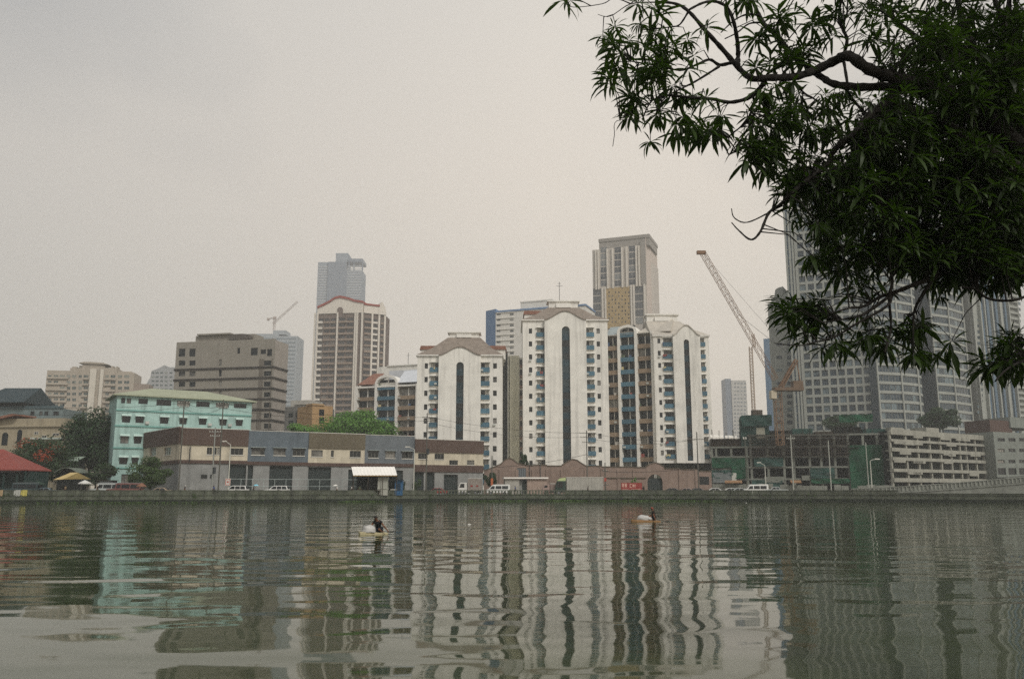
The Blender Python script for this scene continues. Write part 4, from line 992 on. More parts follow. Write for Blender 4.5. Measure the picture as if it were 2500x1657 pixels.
# rebar starters along the open deck and the pale sheeting on its edge
deckm = mat('white sheeting', '#efeae0', .6, .06, .5)
for x0, x1 in ((1736, 1742), (1746, 1759), (1761, 1769), (1773, 1779), (1781, 1793), (1796, 1802), (1816, 1825)):
    q = MB(); q.poly([(U(x0), -.6, Z(1064 + (x0 - 1736) * .05)), (U(x1), -.6, Z(1064 + (x1 - 1736) * .05)), (U(x1), 1.5, Z(1057 + (x1-1736) * .06)), (U(x0), 1.5, Z(1057 + (x0 - 1736) * .06))])
    q.box(U(x0), U(x1), -.6, -.55, Z(1067 + (x0 - 1736) * .05), Z(1064 + (x0 - 1736) * .05)); b.part('deck_sheet', q, [deckm])
q = MB(); q.box(U(1736), U(1830), 1.6, 9, Z(1090) + .25, Z(1068)); b.part('deck_mass', q, [scaff])
for i in range(26):
    x = 1740 + i * 17.2; h = random.uniform(8, 22) if x < 1840 else random.uniform(6, 26); u = U(x); z0 = Z(1066 if x < 1840 else 1062)
    q = MB()
    for k in range(4): q.tube([(u + .25 * (k % 2), 1 + .25 * (k // 2), z0 - .5), (u + .25 * (k % 2) + random.uniform(-.08, .08), 1 + .25 * (k // 2), z0 + h / 9.2)], .035, 3)
    b.part('rebar_column', q, [scaff])
q = MB()
for k in range(9):
    z = Z(1114) + (Z(1062) - Z(1114)) * k / 8; q.tube([(U(1830), -.9, z), (U(2074), -.9, z)], .05, 4); q.tube([(U(1830), -.2, z + .1), (U(2074), -.2, z + .1)], .05, 4)
for i in range(45):
    x = 1830 + i * 5.55; q.tube([(U(x), -.9, Z(1114)), (U(x), -.9, Z(1062 - random.uniform(0, 6)))], .05, 4)
    if i % 3 == 0: q.tube([(U(x), -.9, Z(1114)), (U(x + 11), -.9, Z(1085))], .04, 3)
for k in range(60):
    x = random.uniform(1832, 2070); z = Z(1114) + (Z(1064) - Z(1114)) * random.randint(0, 7) / 8; q.box(U(x), U(x) + random.uniform(1.5, 3.5), -.85, -.25, z + .06, z + .12)
o = b.part('scaffolding', q, [scaff]); 
for x0, x1, y0, y1, m_ in ((1866, 1914, 1163, 1177, raw), (1957, 1976, 1160, 1172, raw), (1740, 1785, 1153, 1178, mat('grey hoarding', '#707676', .8, .2, .8)), (1786, 1798, 1154, 1176, mat('white hoarding', '#c2c2b8', .8, .1, 1))):
    r = b.rect(x0, x1, y0, y1); q = MB(); q.box(r[0], r[1], -.5, -.4, r[2], r[3]); b.part('hoarding_panel', q, [m_])
# street hoarding in front of the site
b = Bld('site_hoarding', 'grey street hoarding with dark gateways in front of the building site', 'hoarding', (1738, 1190, 205), (2180, 1190, 196))
U = lambda x, y=1190: b.U(x, y)
hoard = mat('grey steel hoarding', '#86887f', .7, .2, .5, streak=.3)
x = 1740
while x < 2180:
    wd = random.choice((16, 18, 22)); x1 = min(2180, x + wd)
    if not (2012 < x < 2026 or 2068 < x < 2082 or 1885 < x < 1903):
        q = MB(); u0, u1 = U(x) + .03, U(x1) - .03; q.box(u0, u1, 0, .06, 0, b.Z(1960, 1184 if x > 1905 else 1181) + random.uniform(-.15, .15))
        n_ = 5
        for k in range(n_): xx = u0 + (u1 - u0) * (k + .5) / n_; q.box(xx - .05, xx + .05, -.05, -.002, 0, b.Z(1960, 1186))
        b.part('hoarding_panel', q, [hoard])
    x = x1
for x0, x1 in ((1930, 1956), (1770, 1812)):
    q = MB(); q.poly([(U(x0), -1.6, b.Z(1800, 1177)), (U(x1), -1.6, b.Z(1800, 1177)), (U(x1), .3, b.Z(1800, 1172)), (U(x0), .3, b.Z(1800, 1172))]); q.box(U(x0), U(x1), -1.62, -1.55, b.Z(1800, 1179), b.Z(1800, 1177)); b.part('canopy', q, [mat('rusty orange canopy', '#8a6a4c', .8, .3, 1)])

# ------------------------------------------------------------------ concrete car park podium
park = mat('pale car park concrete', '#98978c', .92, .2, .4, streak=.35)
b = Bld('car_park', 'grey concrete multi storey car park with open dark decks', 'car park', (2180, 1120, 216), (2410, 1120, 243))
U = lambda x, y=1120: b.U(x, y); Z = lambda y: b.Z(2182, y)
sk = b.dir.y / b.nrm.y                          # the flank runs straight back from the street
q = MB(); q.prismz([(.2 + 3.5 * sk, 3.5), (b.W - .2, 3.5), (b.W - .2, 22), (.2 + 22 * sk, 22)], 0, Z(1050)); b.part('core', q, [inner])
ys = [(1047, 1060), (1071, 1077), (1092, 1101), (1115, 1123), (1143, 1151), (1166, 1176)]
for i, (y0, y1) in enumerate(ys):
    q = MB(); q.box(0, b.W, 0, .35, Z(y1), Z(y0)); q.prismz([(.4, .36), (b.W, .36), (b.W, 10), (.4 + 10 * sk, 10)], Z(y1) + .1, Z(y1) + .5)
    rnd = random.Random(i)
    if i < 5:
        for k in range(4): 
            f = rnd.uniform(0, .85); q.box(b.W * f, b.W * (f + rnd.uniform(.06, .12)), .02, .33, Z(y1) - rnd.uniform(.4, .8), Z(y1) - .003)
    b.part('parapet', q, [park])
q = MB(); q.prismz([(.9, .5), (U(2216), .5), (U(2216), 4), (4.2, 4)], Z(1047) + .01, Z(1042)); q.box(U(2272), U(2303), .5, 5, Z(1047) + .01, Z(1036)); b.part('roof_house', q, [park])
for x in (2181, 2219, 2248, 2277, 2303, 2328, 2350, 2365, 2388, 2408):
    q = MB(); u = U(x); q.box(u - .3, u + .3, .38, .9, 0, Z(1050)); b.part('column', q, [park])
for i in range(5):
    za, zb_ = Z(ys[i + 1][0]), Z(ys[i][1]); q = MB()
    for k in range(46): u = b.W * (k + .5) / 46; q.box(u - .04, u + .04, .95, 1.02, za, zb_)
    for k in range(3): z = za + (zb_ - za) * (k + 1) / 4; q.box(.2, b.W - .2, 1.03, 1.08, z - .03, z + .03)
    b.part('deck_grille', q, [mat('dull grille', '#4a514c', .7, .2, 1)])
q = MB(); q.box(b.W + .2, U(2432), 1.5, 18, 0, Z(1052)); b.part('dark_gap_fill', q, [inner])  # near-black block stands in for the dark gap beside the annex
b = Bld('grey_annex', 'pale grey block with small windows beside the car park at the edge', 'low building', (2431, 1120, 240), (2570, 1120, 252))
U = lambda x, y=1120: b.U(x, y)
ops = []
for y0, y1 in ((1069, 1077), (1095, 1103), (1122, 1130), (1142, 1158), (1166, 1178)):
    for x0 in (2436, 2462, 2488, 2516, 2542): ops.append(b.rect(x0, x0 + (20 if y1 - y0 > 9 else 17), y0, y1))
b.part('front_wall', MB().wall(0, b.W, 0, b.Z(2460, 1055), ops, 0, .4), [mat('grey annex paint', '#7c817a', .9, .16, .4, streak=.25)])
q = MB(); q.box(.01, b.W, .4, 16, 0, b.Z(2460, 1055) - .01); b.part('building_body', q, [MATS['grey annex paint']])
for o in ops: put_window(b, o, .3, (gl, darkframe), 'two')
r = b.rect(2417, 2470, 1026, 1055, 6); q = MB(); q.box(r[0], r[1], 6, 14, r[2], r[3]); b.part('brown_roof_house', q, [mat('red brown render', '#55433c', .9, .2, .5)])
r = b.rect(2471, 2560, 1020, 1045, 5); q = MB(); q.box(r[0], r[1], 5.5, 15, r[2], r[3]); b.part('roof_block', q, [MATS['grey annex paint']])

# ------------------------------------------------------------------ tall residential towers behind
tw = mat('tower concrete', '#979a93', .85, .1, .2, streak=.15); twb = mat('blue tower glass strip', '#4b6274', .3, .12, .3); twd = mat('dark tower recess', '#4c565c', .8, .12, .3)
twg = glass('tower window glass', '#2d3d47', '#66767b', .25, .1)
g3 = 'tall grey residential towers on the right bank'
b = Bld('grid_tower', 'tall grey tower with a square window grid and blue glass edge behind the luffing crane', 'residential tower', (1932, 900, 318), (2130, 900, 306), g3)
U = lambda x, y=900: b.U(x, y); Z = lambda y, x=2030: b.Z(x, y)
fh = (Z(962) - Z(1006)) / 2; zt = Z(500); zt2 = Z(424)
ub0, ub1, uc0 = U(1936), U(1952), U(1962)
ops = []; nf = int(zt2 / fh); z0 = Z(1008); cols = [(1964 + 20.6 * i, 1964 + 20.6 * i + 15.4) for i in range(8)]
k0 = -2
for k in range(k0, 60):
    z = z0 + k * fh
    if z + fh > zt2: break
    for c0, c1 in cols: ops.append((U(c0), U(c1), z + .45, z + fh - .55))
b.part('window_wall', MB().wall(uc0, b.W, 0, zt2, ops, 0, .45), [tw])
q = MB(); q.box(uc0 + .003, b.W - .003, .45, 26, 0, zt2 - .003); b.part('tower_body', q, [tw])
for o in sorted(ops, key=lambda o: o[2])[:296]: put_window(b, o, .38, (twg, darkframe), 'one')
q = MB()
for o in sorted(ops, key=lambda o: o[2])[296:]: q.poly([(o[0], .38, o[2]), (o[1], .38, o[2]), (o[1], .38, o[3]), (o[0], .38, o[3])])
if q.f: tag(b.part('upper_windows', q, [twg]), kind='stuff')
q = MB(); q.box(ub0, ub1, -1.0, 20, 0, zt); b.part('blue_edge', q, [twb])
for x in (1937, 1946, 1953.5, 1960):
    q = MB(); q.box(U(x) - .35, U(x) + .35, -1.5, 19, 0, zt - .5); b.part('edge_fin', q, [tw])
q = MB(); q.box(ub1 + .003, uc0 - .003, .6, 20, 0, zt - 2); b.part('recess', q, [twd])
k = 0
while True:
    z = z0 - 2 * fh + k * fh
    if z > zt - 3: break
    q = MB(); q.box(ub0 - .1, ub1 + .02, -1.15, -.98, z, z + .45); b.part('floor_edge', q, [tw]); k += 1
b = Bld('stepped_grey_tower', 'narrow stepped grey tower half hidden behind the luffing crane', 'residential tower', (1881, 900, 330), (1936, 900, 326), g3)
U = lambda x, y=900: b.U(x, y); Z = lambda y, x=1905: b.Z(x, y)
for x0, x1, y, d in ((1881, 1892, 737, 1), (1892, 1914, 727, 0), (1914, 1937, 716, -.8)):
    q = MB(); q.box(U(x0), U(x1) - .01, d, 18, 0, Z(y)); b.part('wall', q, [tw])
q = MB(); q.prism([(U(1896), Z(727)), (U(1920), Z(727)), (U(1920), Z(697)), (U(1908), Z(699)), (U(1901), Z(703)), (U(1899), Z(712))], 2, 14); b.part('top_block', q, [tw])
for k in range(28):
    y = 742 + 15.8 * k * 1.0
    if y > 1030: break
    put_window(b, b.rect(1923, 1935, y, y + 9), -.85, (twg, darkframe), 'one'); 
    if k % 2 == 0: put_window(b, b.rect(1896, 1909, y, y + 7), -.04, (twg, darkframe), 'one')
b = Bld('blue_slab_tower', 'thin blue slab tower edge showing behind the luffing crane mast', 'tower', (1870, 950, 480), (1896, 950, 478))
q = MB(); q.box(0, b.W * .55, 0, 20, 0, b.Z(1880, 826)); b.part('blue_wall', q, [mat('hazy blue wall', '#6a8298', .8, .08, .2)])
q = MB(); q.box(b.W * .55, b.W, .5, 20, 0, b.Z(1880, 834)); b.part('pale_wall', q, [tw])
for k in range(16): q = MB(); z = b.Z(1880, 840 + 11 * k); q.box(b.W * .56, b.W, .1, .49, z, z + 1.1); b.part('floor_edge', q, [twhite])

def band_tower(name, label, pA, pB, xs_, topy, bend, fhm, ztops):
    """tower with pale floor bands; the front bends back part way along"""
    b = Bld(name, label, 'residential tower', pA, pB, g3)
    W_ = b.W; z0 = b.Z(xs_, 1006); zt = b.Z(xs_, topy); f = bend
    plan = [(0, 0), (W_ * f, -1.2), (W_ * .82, .2), (W_, 2.6)]
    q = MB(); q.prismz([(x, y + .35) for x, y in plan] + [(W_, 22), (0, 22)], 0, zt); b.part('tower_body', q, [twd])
    k = -2; cnt = 0
    while True:
        z = z0 + k * fhm
        if z > zt - 1: break
        q = MB(); pl = plan + [(x, y + .34) for x, y in reversed(plan)]; q.prismz(pl, z - .2, z + .75); b.part('floor_band', q, [tw])
        segs = [(plan[0], plan[1], 4), (plan[1], plan[2], 5), (plan[2], plan[3], 2)]
        for (xa, ya), (xb, yb), n_ in segs:
            L_ = math.hypot(xb - xa, yb - ya); an = math.atan2(yb - ya, xb - xa)
            for i in range(n_):
                if cnt >= 290 or z + 1 > zt - 2: break
                t0 = (i + .06) / n_; wn = link('window', window_mesh(L_ * .88 / n_, fhm - 1.0, (twg, tw), 'one'), b.root, (xa + (xb - xa) * t0, ya + (yb - ya) * t0 + .3, z + .77), an); cnt += 1
        k += 1
    for x, y in ((0.15, -.15), (W_ * f, -1.45), (W_ * .82, 0)):
        q = MB(); q.box(x - .3, x + .3, y, y + .4, 0, zt); b.part('fin', q, [tw])
    return b
fh3 = 3.35
band_tower('banded_tower', 'tall grey tower with bent front of pale floor bands, next to the window grid', (2141, 900, 303), (2262, 900, 312), 2200, 400, .42, fh3, None)
band_tower('banded_tower', 'tall banded grey tower behind the hanging leaves above the car park', (2284, 900, 322), (2382, 900, 338), 2330, 470, .35, fh3, None)
b = Bld('finned_tower', 'outermost grey tower with vertical fins and short dark windows', 'residential tower', (2380, 900, 345), (2496, 900, 362), g3)
U = lambda x, y=900: b.U(x, y); Z = lambda y, x=2440: b.Z(x, y)
q = MB(); q.box(0, b.W, 0, 24, 0, Z(560)); b.part('wall', q, [tw])
for x0, x1 in ((2404, 2409), (2419, 2425), (2440, 2445), (2463, 2467)):
    q = MB(); q.box(U(x0), U(x1), -.8, -.01, 0, Z(556)); b.part('dark_strip', q, [twb])
for x in (2382, 2401, 2412, 2430, 2450, 2472, 2494):
    q = MB(); q.box(U(x) - .35, U(x) + .35, -1.3, -.01, 0, Z(552)); b.part('fin', q, [tw])
for k in range(36):
    y = 1010 - 14.0 * k
    if y < 565: break
    for x0, x1 in ((2386, 2399), (2432, 2439), (2453, 2462), (2475, 2491)): put_window(b, b.rect(x0, x1, y - 7.5, y), -.04, (twg, tw), 'one')
    q = MB(); z = Z(y + 2); q.box(U(2474), U(2493), -1.1, -.02, z - .3, z + .6); b.part('balcony', q, [tw])
# recessed link walls
b = Bld('link_block', 'dark recessed link block between the tall banded grey towers', 'residential tower', (2122, 900, 320), (2290, 900, 330), g3)
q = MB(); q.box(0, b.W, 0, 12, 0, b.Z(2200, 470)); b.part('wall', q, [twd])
for k in range(28):
    z = b.Z(2200, 1010) + k * 3.4; q = MB(); q.box(b.U(2260), b.U(2284), -.4, -.01, z, z + .9); b.part('floor_edge', q, [mat('dim floor edge', '#6d7472', .85, .1, .4)])
# far hazy tower in the gap
b = Bld('far_gap_tower', 'far faint pale tower in the gap left of the luffing crane', 'tower', (1774, 1000, 1000), (1825, 1000, 1000))
q = MB(); q.box(0, b.W * .28, 1, 20, 0, b.Z(1800, 924)); b.part('shade_toned_wall', q, [hz3])  # darker colour stands in for shade on this side
q = MB(); q.box(b.W * .28, b.W, 0, 20, 0, b.Z(1800, 928)); b.part('wall', q, [mat('faint tower wall', '#b3b1ab', .85, .06, .2)])  # wall and window colours paled in place of thicker haze
for k in range(15):
    for i in range(4): put_window(b, b.rect(1792 + 8 * i, 1797 + 8 * i, 934 + 9.2 * k, 937.5 + 9.2 * k), -.06, (glass('faint glass', '#70767a', '#8d8f8d', .3), hb), 'plain')

# ------------------------------------------------------------------ cranes over the site
rust = mat('orange crane paint', '#84664d', .7, .25, 1, rand=0); 
root, P0 = tower_crane('luffing_crane', 'big orange luffing crane leaning over the building site', 1905, 219, 1086, 946, (1893, 926, 1716, 618), rust, 1.6, None, .085, None, False)
def rel(px, py, dy=0.0): v = at(px, py, 219) - P0; return Vector((v.x, v.y + dy, v.z))
q = MB(); a, c_ = rel(1888, 951), rel(1958, 946); q.box(a.x, c_.x, -1.4, 1.4, a.z - .3, a.z + .5); q.box(rel(1934, 940).x, c_.x, -1.2, 1.2, a.z + .5, a.z + 2.2); q.build('slew_deck', [mat('dull brown crane deck', '#6b5847', .7, .25, 1)], root)
q = MB(); [lattice(q, rel(1906, 945, s), rel(1944, 878, s * .3), .7, .09, 1.2) for s in (-.8, .8)]; q.tube([rel(1944, 878), rel(1956, 944)], .14, 5); q.build('back_stay_frame', [rust], root)
q = MB(); q.tube([rel(1944, 878), rel(1805, 770), rel(1716, 618)], .05, 4); q.tube([rel(1944, 878), rel(1716, 618)], .035, 4); q.build('luffing_rope', [darkframe], root)
q = MB(); q.box(rel(1880, 951).x, rel(1893, 951).x, -1, 1, a.z - 2.4, a.z - .3); q.build('operator_cab', [mat('cab cream', '#b8ad98', .6, .1, 1)], root)
q = MB(); t = rel(1716, 618); q.box(t.x - 1.6, t.x + .7, -.5, .5, t.z - .3, t.z + .6); q.build('jib_head', [rust], root)
root2, P2 = tower_crane('mast_crane', 'slim orange and white crane mast left of the luffing crane', 1842, 300, 1040, 846, (1842, 846, 1838, 815), mat('pale orange crane paint', '#a89684', .7, .25, .3), 1.0, None, .10, None, False)
q = MB(); v = at(1846, 1012, 300) - P2; q.box(v.x - 1.5, v.x + 2, -1, 1, v.z - .6, v.z + 1.6); q.build('hoist_platform', [scaff], root2)

# ------------------------------------------------------------------ ramp of the bridge at the right
ramp = mat('ramp concrete', '#8b8d84', .9, .25, .4, streak=.3)
rp = empty('bridge_ramp', (at(2120, 1212, 164).x, 164, 0), label='concrete bridge ramp with railing climbing along the bank to the edge', cat='ramp')
def rl(px, Y): v = at(px, 1205, Y); return v.x - rp.location.x, Y - 164
n_ = 12
for i in range(n_):
    f0, f1 = i / n_, (i + 1) / n_; pa, pb = 2080 + 480 * f0, 2080 + 480 * f1; Ya, Yb = 165.5 - 14 * f0, 165.5 - 14 * f1
    xa, ya = rl(pa, Ya); xb, yb = rl(pb, Yb); h0, h1 = ZG + 1.0 * 0.3 + 2.4 * f0 ** 1.3, ZG + .3 + 2.4 * f1 ** 1.3
    q = MB()
    def wedge(y0, z0a, z0b, z1a, z1b, th, m=0):
        P = [(xa, ya + y0, z0a), (xb, yb + y0, z0b), (xb, yb + y0 + th, z0b), (xa, ya + y0 + th, z0a), (xa, ya + y0, z1a), (xb, yb + y0, z1b), (xb, yb + y0 + th, z1b), (xa, ya + y0 + th, z1a)]
        bb = len(q.v); q.v.extend(P)
        for fc in ((0,3,2,1),(4,5,6,7),(0,1,5,4),(1,2,6,5),(2,3,7,6),(3,0,4,7)): q.f.append(tuple(bb + j for j in fc)); q.m.append(m)
    wedge(0, .9, .9, h0, h1, 7); wedge(-.12, h0 - .25, h1 - .25, h0 + .0, h1 + .0, .11); q.build('ramp_segment', [ramp], rp)
    q = MB(); wedge(0.1, h0 + .004, h1 + .004, h0 + .85, h1 + .85, .25); wedge(-.02, h0 + .86, h1 + .86, h0 + 1.0, h1 + 1.0, .45); q.build('ramp_parapet', [ramp], rp)
    q = MB()
    for kk in range(4): t_ = (kk + .5) / 4; xx = xa + (xb - xa) * t_; yy = ya + (yb - ya) * t_; zz_ = h0 + (h1 - h0) * t_; q.box(xx - .12, xx + .12, yy + .0, yy + .098, zz_ + .1, zz_ + .84)
    q.build('parapet_rib', [ramp], rp)
# ------------------------------------------------------------------ trees and shrubs of the far bank
def leaf_mat(name, col, var=.35, trans=.25, rough=.5):
    if name in MATS: return MATS[name]
    m = bpy.data.materials.new(name); m.use_nodes = True; n = m.node_tree.nodes; l = m.node_tree.links
    p = n['Principled BSDF']; p.inputs['Roughness'].default_value = rough; p.inputs['Specular IOR Level'].default_value = .22
    g = n.new('ShaderNodeNewGeometry'); r = n.new('ShaderNodeMapRange'); r.inputs['To Min'].default_value = 1 - var; r.inputs['To Max'].default_value = 1 + var
    l.new(g.outputs['Random Per Island'], r.inputs['Value'])
    s = n.new('ShaderNodeVectorMath'); s.operation = 'SCALE'; s.inputs[0].default_value = col; l.new(r.outputs[0], s.inputs['Scale']); l.new(s.outputs[0], p.inputs['Base Color'])
    t = n.new('ShaderNodeBsdfTranslucent'); t.inputs['Color'].default_value = (col[0] * 1.6, col[1] * 1.9, col[2] * .7, 1)
    mx_ = n.new('ShaderNodeMixShader'); mx_.inputs[0].default_value = trans; out = n['Material Output']
    l.new(p.outputs[0], mx_.inputs[1]); l.new(t.outputs[0], mx_.inputs[2]); l.new(mx_.outputs[0], out.inputs['Surface'])
    MATS[name] = m; return m
bark = mat('grey brown bark', (.09, .075, .06), .95, .3, 3, bump=.02, grain=14)
def crown(b, c, rx, ry, rz, n, size, rnd, m=0, clumps=16, flat=.3):
    """leaf faces gathered in clumps through an uneven crown"""
    cl = []
    for i in range(clumps):
        while True:
            v = Vector((rnd.uniform(-1, 1), rnd.uniform(-1, 1), rnd.uniform(-.8, 1)))
            if .25 < v.length < 1: break
        cl.append((v * .76, rnd.uniform(.24, .40)))
    for i in range(n):
        v, r = rnd.choice(cl); d = Vector((rnd.gauss(0, 1), rnd.gauss(0, 1), rnd.gauss(0, 1))).normalized() * r * rnd.uniform(.55, 1.0)
        p = v + d; P = Vector((c[0] + p.x * rx, c[1] + p.y * ry, c[2] + p.z * rz))
        nr_ = (d.normalized() + Vector((rnd.uniform(-.6, .6), rnd.uniform(-.6, .6), rnd.uniform(-.2, .8)))).normalized()
        a = nr_.cross(Vector((rnd.uniform(-1, 1), rnd.uniform(-1, 1), rnd.uniform(-1, 1)))).normalized(); e_ = nr_.cross(a); s = size * rnd.uniform(.6, 1.3)
        b.poly([P - a * s * .5, P + e_ * s * .32, P + a * s * .5 + nr_ * s * .1, P - e_ * s * .32], m)
    return b
def tree(name, label, px, base_y, top_y, wpx, Y, n, size, col, seed, group=None, extra=None, clumps=18, trunk=.25, zbase=None, depth=None):
    rnd = random.Random(seed); P = at(px, 1190, Y); zt = at(px, top_y, Y).z; zb_ = at(px, base_y, Y).z
    wd = wpx / 2083 * Y; root = empty(name, (P.x, Y, ZG), label=label, cat='tree', group=group)
    cz = (zt + zb_) / 2 - ZG; rz = (zt - zb_) / 2; q = MB()
    top = Vector((0, 0, cz + rz * .3)); q.tube([(0, 0, 0), (.1 * wd * .1, 0, cz * .4), (0, .1, cz - rz * .4), top], [trunk, trunk * .8, trunk * .6, trunk * .2], 7)
    q.build('trunk', [bark], root)
    q = MB()
    for i in range(7):
        a = i * 2.4; e_ = Vector((math.cos(a) * wd * .33, math.sin(a) * wd * .3, cz + rz * rnd.uniform(-.3, .5))); s = Vector((0, .1, max(.5, cz - rz * rnd.uniform(.5, .9)))); q.tube([s, (s + e_) / 2 + Vector((0, 0, .2)), e_], [trunk * .45, trunk * .3, trunk * .12], 5)
    q.build('limbs', [bark], root)
    q = crown(MB(), (0, 0, cz), wd / 2 * 1.12, (depth or wd) / 2, rz * 1.12, n, size, rnd, 0, clumps); q.build('crown', [col], root)
    if extra:
        q = crown(MB(), (0, -.2, cz + rz * .1), wd / 2 * 1.12, wd / 2 * 1.1, rz * 1.12, int(n * .16), size * .8, random.Random(seed + 5), 0, 7); q.build('blossom', [extra], root)
    return root
G1 = leaf_mat('dark tree leaves', (.022, .05, .016)); G2 = leaf_mat('fresh green leaves', (.10, .21, .035)); G3 = leaf_mat('street tree leaves', (.05, .085, .025)); G4 = leaf_mat('mid green leaves', (.03, .055, .02))
FL = leaf_mat('orange red blossom', (.30, .055, .02), .3, .2)
tree('evergreen_tree', 'dense dark green tree beside the turquoise building', 212, 1165, 996, 140, 190, 15000, .62, G1, 3, clumps=70, trunk=.4)
tree('flame_tree', 'flame tree with orange red blossom above the red pavilion roof', 95, 1185, 1070, 170, 176, 9000, .5, G4, 8, extra=FL, clumps=46, trunk=.3)
tree('roadside_shrub_tree', 'low green tree under the dark tree near the yellow tent', 232, 1185, 1118, 90, 176, 3000, .45, G4, 21, clumps=14, trunk=.2)
tree('domed_tree', 'broad round bright green tree rising behind the cream shop house', 868, 1105, 1001, 182, 222, 15000, .62, G2, 5, clumps=80, trunk=.5)
tree('low_tree', 'low bright green tree behind the blue grey shop house', 740, 1090, 1033, 112, 216, 7000, .5, G2, 6, clumps=20, trunk=.3)
tree('street_tree', 'small leaning street tree in front of the recessed shop house end', 366, 1194, 1117, 100, 161, 8000, .34, G3, 7, clumps=24, trunk=.16, extra=None)
tree('corner_tree', 'dark leafy tree at the corner of the brick perimeter wall', 1200, 1192, 1142, 40, 190, 2200, .34, G1, 9, clumps=12, trunk=.14)
tree('garden_tree', 'small dark tree above the brick perimeter wall between two white towers', 1279, 1150, 1106, 26, 207, 1300, .36, G1, 10, clumps=9, trunk=.12)
tree('podium_tree', 'dark bushy tree on the podium behind the car park', 2315, 1050, 990, 110, 285, 3500, .9, G1, 12, clumps=16, trunk=.3)
tree('podium_tree', 'low dark bush mass behind the netted top of the building site', 2075, 1050, 1005, 120, 290, 3000, .9, G1, 13, clumps=16, trunk=.3)
def shrub(label, px, top_y, wpx, Y, n, col, seed):
    rnd = random.Random(seed); P = at(px, 1190, Y); zt = at(px, top_y, Y).z - ZG; wd = wpx / 2083 * Y; root = empty('shrub', (P.x, Y, ZG), label=label, cat='shrub', group='roadside shrubs')
    q = crown(MB(), (0, 0, zt * .55), wd / 2 * 1.1, wd * .4, zt * .55, n, .26, rnd, 0, 8); q.build('foliage', [col], root)
    q = MB(); [q.tube([(0, 0, 0), (math.cos(a) * wd * .25, math.sin(a) * wd * .2, zt * .7)], [.04, .015], 4) for a in (0, 1.3, 2.6, 3.9, 5.2)]; q.build('stems', [bark], root)
shrub('small green shrub by the lamp at the foot of the grey shop house', 1020, 1168, 30, 181, 700, G3, 31)
shrub('dark shrub beside the blue stall box', 982, 1170, 16, 176, 500, G4, 32)
shrub('yellow green shrub behind the red banner', 1550, 1163, 22, 192, 700, G2, 33)
for i, (x, y) in enumerate(((1305, 1132), (1345, 1134))): shrub(('dark bush on the wall top left of the middle brick gable', 'dark bush on the wall top touching the middle brick gable')[i], x, y, 24, 204, 500, G1, 40 + i)

# ------------------------------------------------------------------ street furniture
polec = mat('weathered pole', '#5b5a52', .9, .2, 2); polew = mat('pale lamp pole', '#c3c2b6', .6, .1, 2); wirem = mat('black cable', '#22221f', .8, .1, 2)
def utility_pole(label, px, top_y, Y, arms=((.9, 1.1), (1.7, .9)), m=None, transformer=None, r=.15):
    P = at(px, 1190, Y); h = at(px, top_y, Y).z - ZG; root = empty('utility_pole', (P.x, Y, ZG), label=label, cat='utility pole', group='utility poles along the river street')
    q = MB(); q.tube([(0, 0, 0), (0, 0, h)], [r, r * .7], 8); q.build('pole', [m or polec], root)
    for d, w_ in arms:
        q = MB(); q.box(-w_, w_, -.06, .06, h - d - .06, h - d + .06); ar = q.build('crossarm', [m or polec], root)
        for x in (-w_ * .9, -w_ * .45, w_ * .45, w_ * .9):
            q = MB(); q.tube([(x, 0, h - d + .06), (x, 0, h - d + .26)], [.05, .035], 6); q.build('insulator', [frame], ar)
    if transformer:
        q = MB(); q.tube([(.32, -.1, transformer), (.32, -.1, transformer + 1.2)], .28, 10); q.build('transformer', [darkframe], root)
    return root, h
UP = [utility_pole('tall utility pole rising in front of the turquoise building', 436, 972, 159)[0:2],
      utility_pole('grey concrete utility pole with transformer before the brown shop house', 517, 1042, 161, transformer=4.0, m=mat('grey concrete pole', '#8b8d87', .9, .15, 2))[0:2],
      utility_pole('dark utility pole next to the grey concrete one before the brown shop house', 533, 975, 166)[0:2],
      utility_pole('tall utility pole in front of the brown topped cream shop house', 1040, 1008, 184, transformer=8.5)[0:2],
      utility_pole('slim pole with orange sign board by the corner tree', 1201, 1112, 186, arms=())[0:2],
      utility_pole('utility pole with wide crossarms before the tallest white tower', 1434, 1050, 187, arms=((.6, 1.6), (1.5, 1.4), (2.6, 1.0)))[0:2],
      utility_pole('short dark pole at the end of the parked truck', 1478, 1129, 188, arms=((1.8, .7), (4.8, .9)))[0:2],
      utility_pole('tall utility pole before the easternmost white tower', 1706, 1054, 186, arms=((1.6, 2.2),))[0:2],
      utility_pole('plain pole at the corner of the building site', 1824, 1066, 184, arms=())[0:2],
      utility_pole('pale utility pole in front of the middle of the building site', 1937, 1062, 180, m=mat('pale concrete pole', '#a3a49a', .9, .15, 2), arms=((.7, .9),))[0:2],
      utility_pole('leaning pale pole in front of the green safety net', 2029, 1075, 177, m=mat('pale concrete pole', '#a3a49a', .9, .15, 2), arms=())[0:2],
      utility_pole('tall thin pole beside the curved street lamp', 2121, 1080, 172, arms=(), m=mat('pale concrete pole', '#a3a49a', .9, .15, 2), r=.11)[0:2]]
sg = mat('orange sign', '#b5653c', .7, .15, 2)
def sign_on(root, z, w_, h_, m, name='sign_board'):
    q = MB(); q.box(-w_ / 2, w_ / 2, -.24, -.19, z, z + h_); return q.build(name, [m], root)
sign_on(UP[4][0], 2.0, .5, 1.5, sg); sign_on(UP[6][0], 2.9, .45, .7, mat('red sign', '#a8463a', .7, .15, 2))
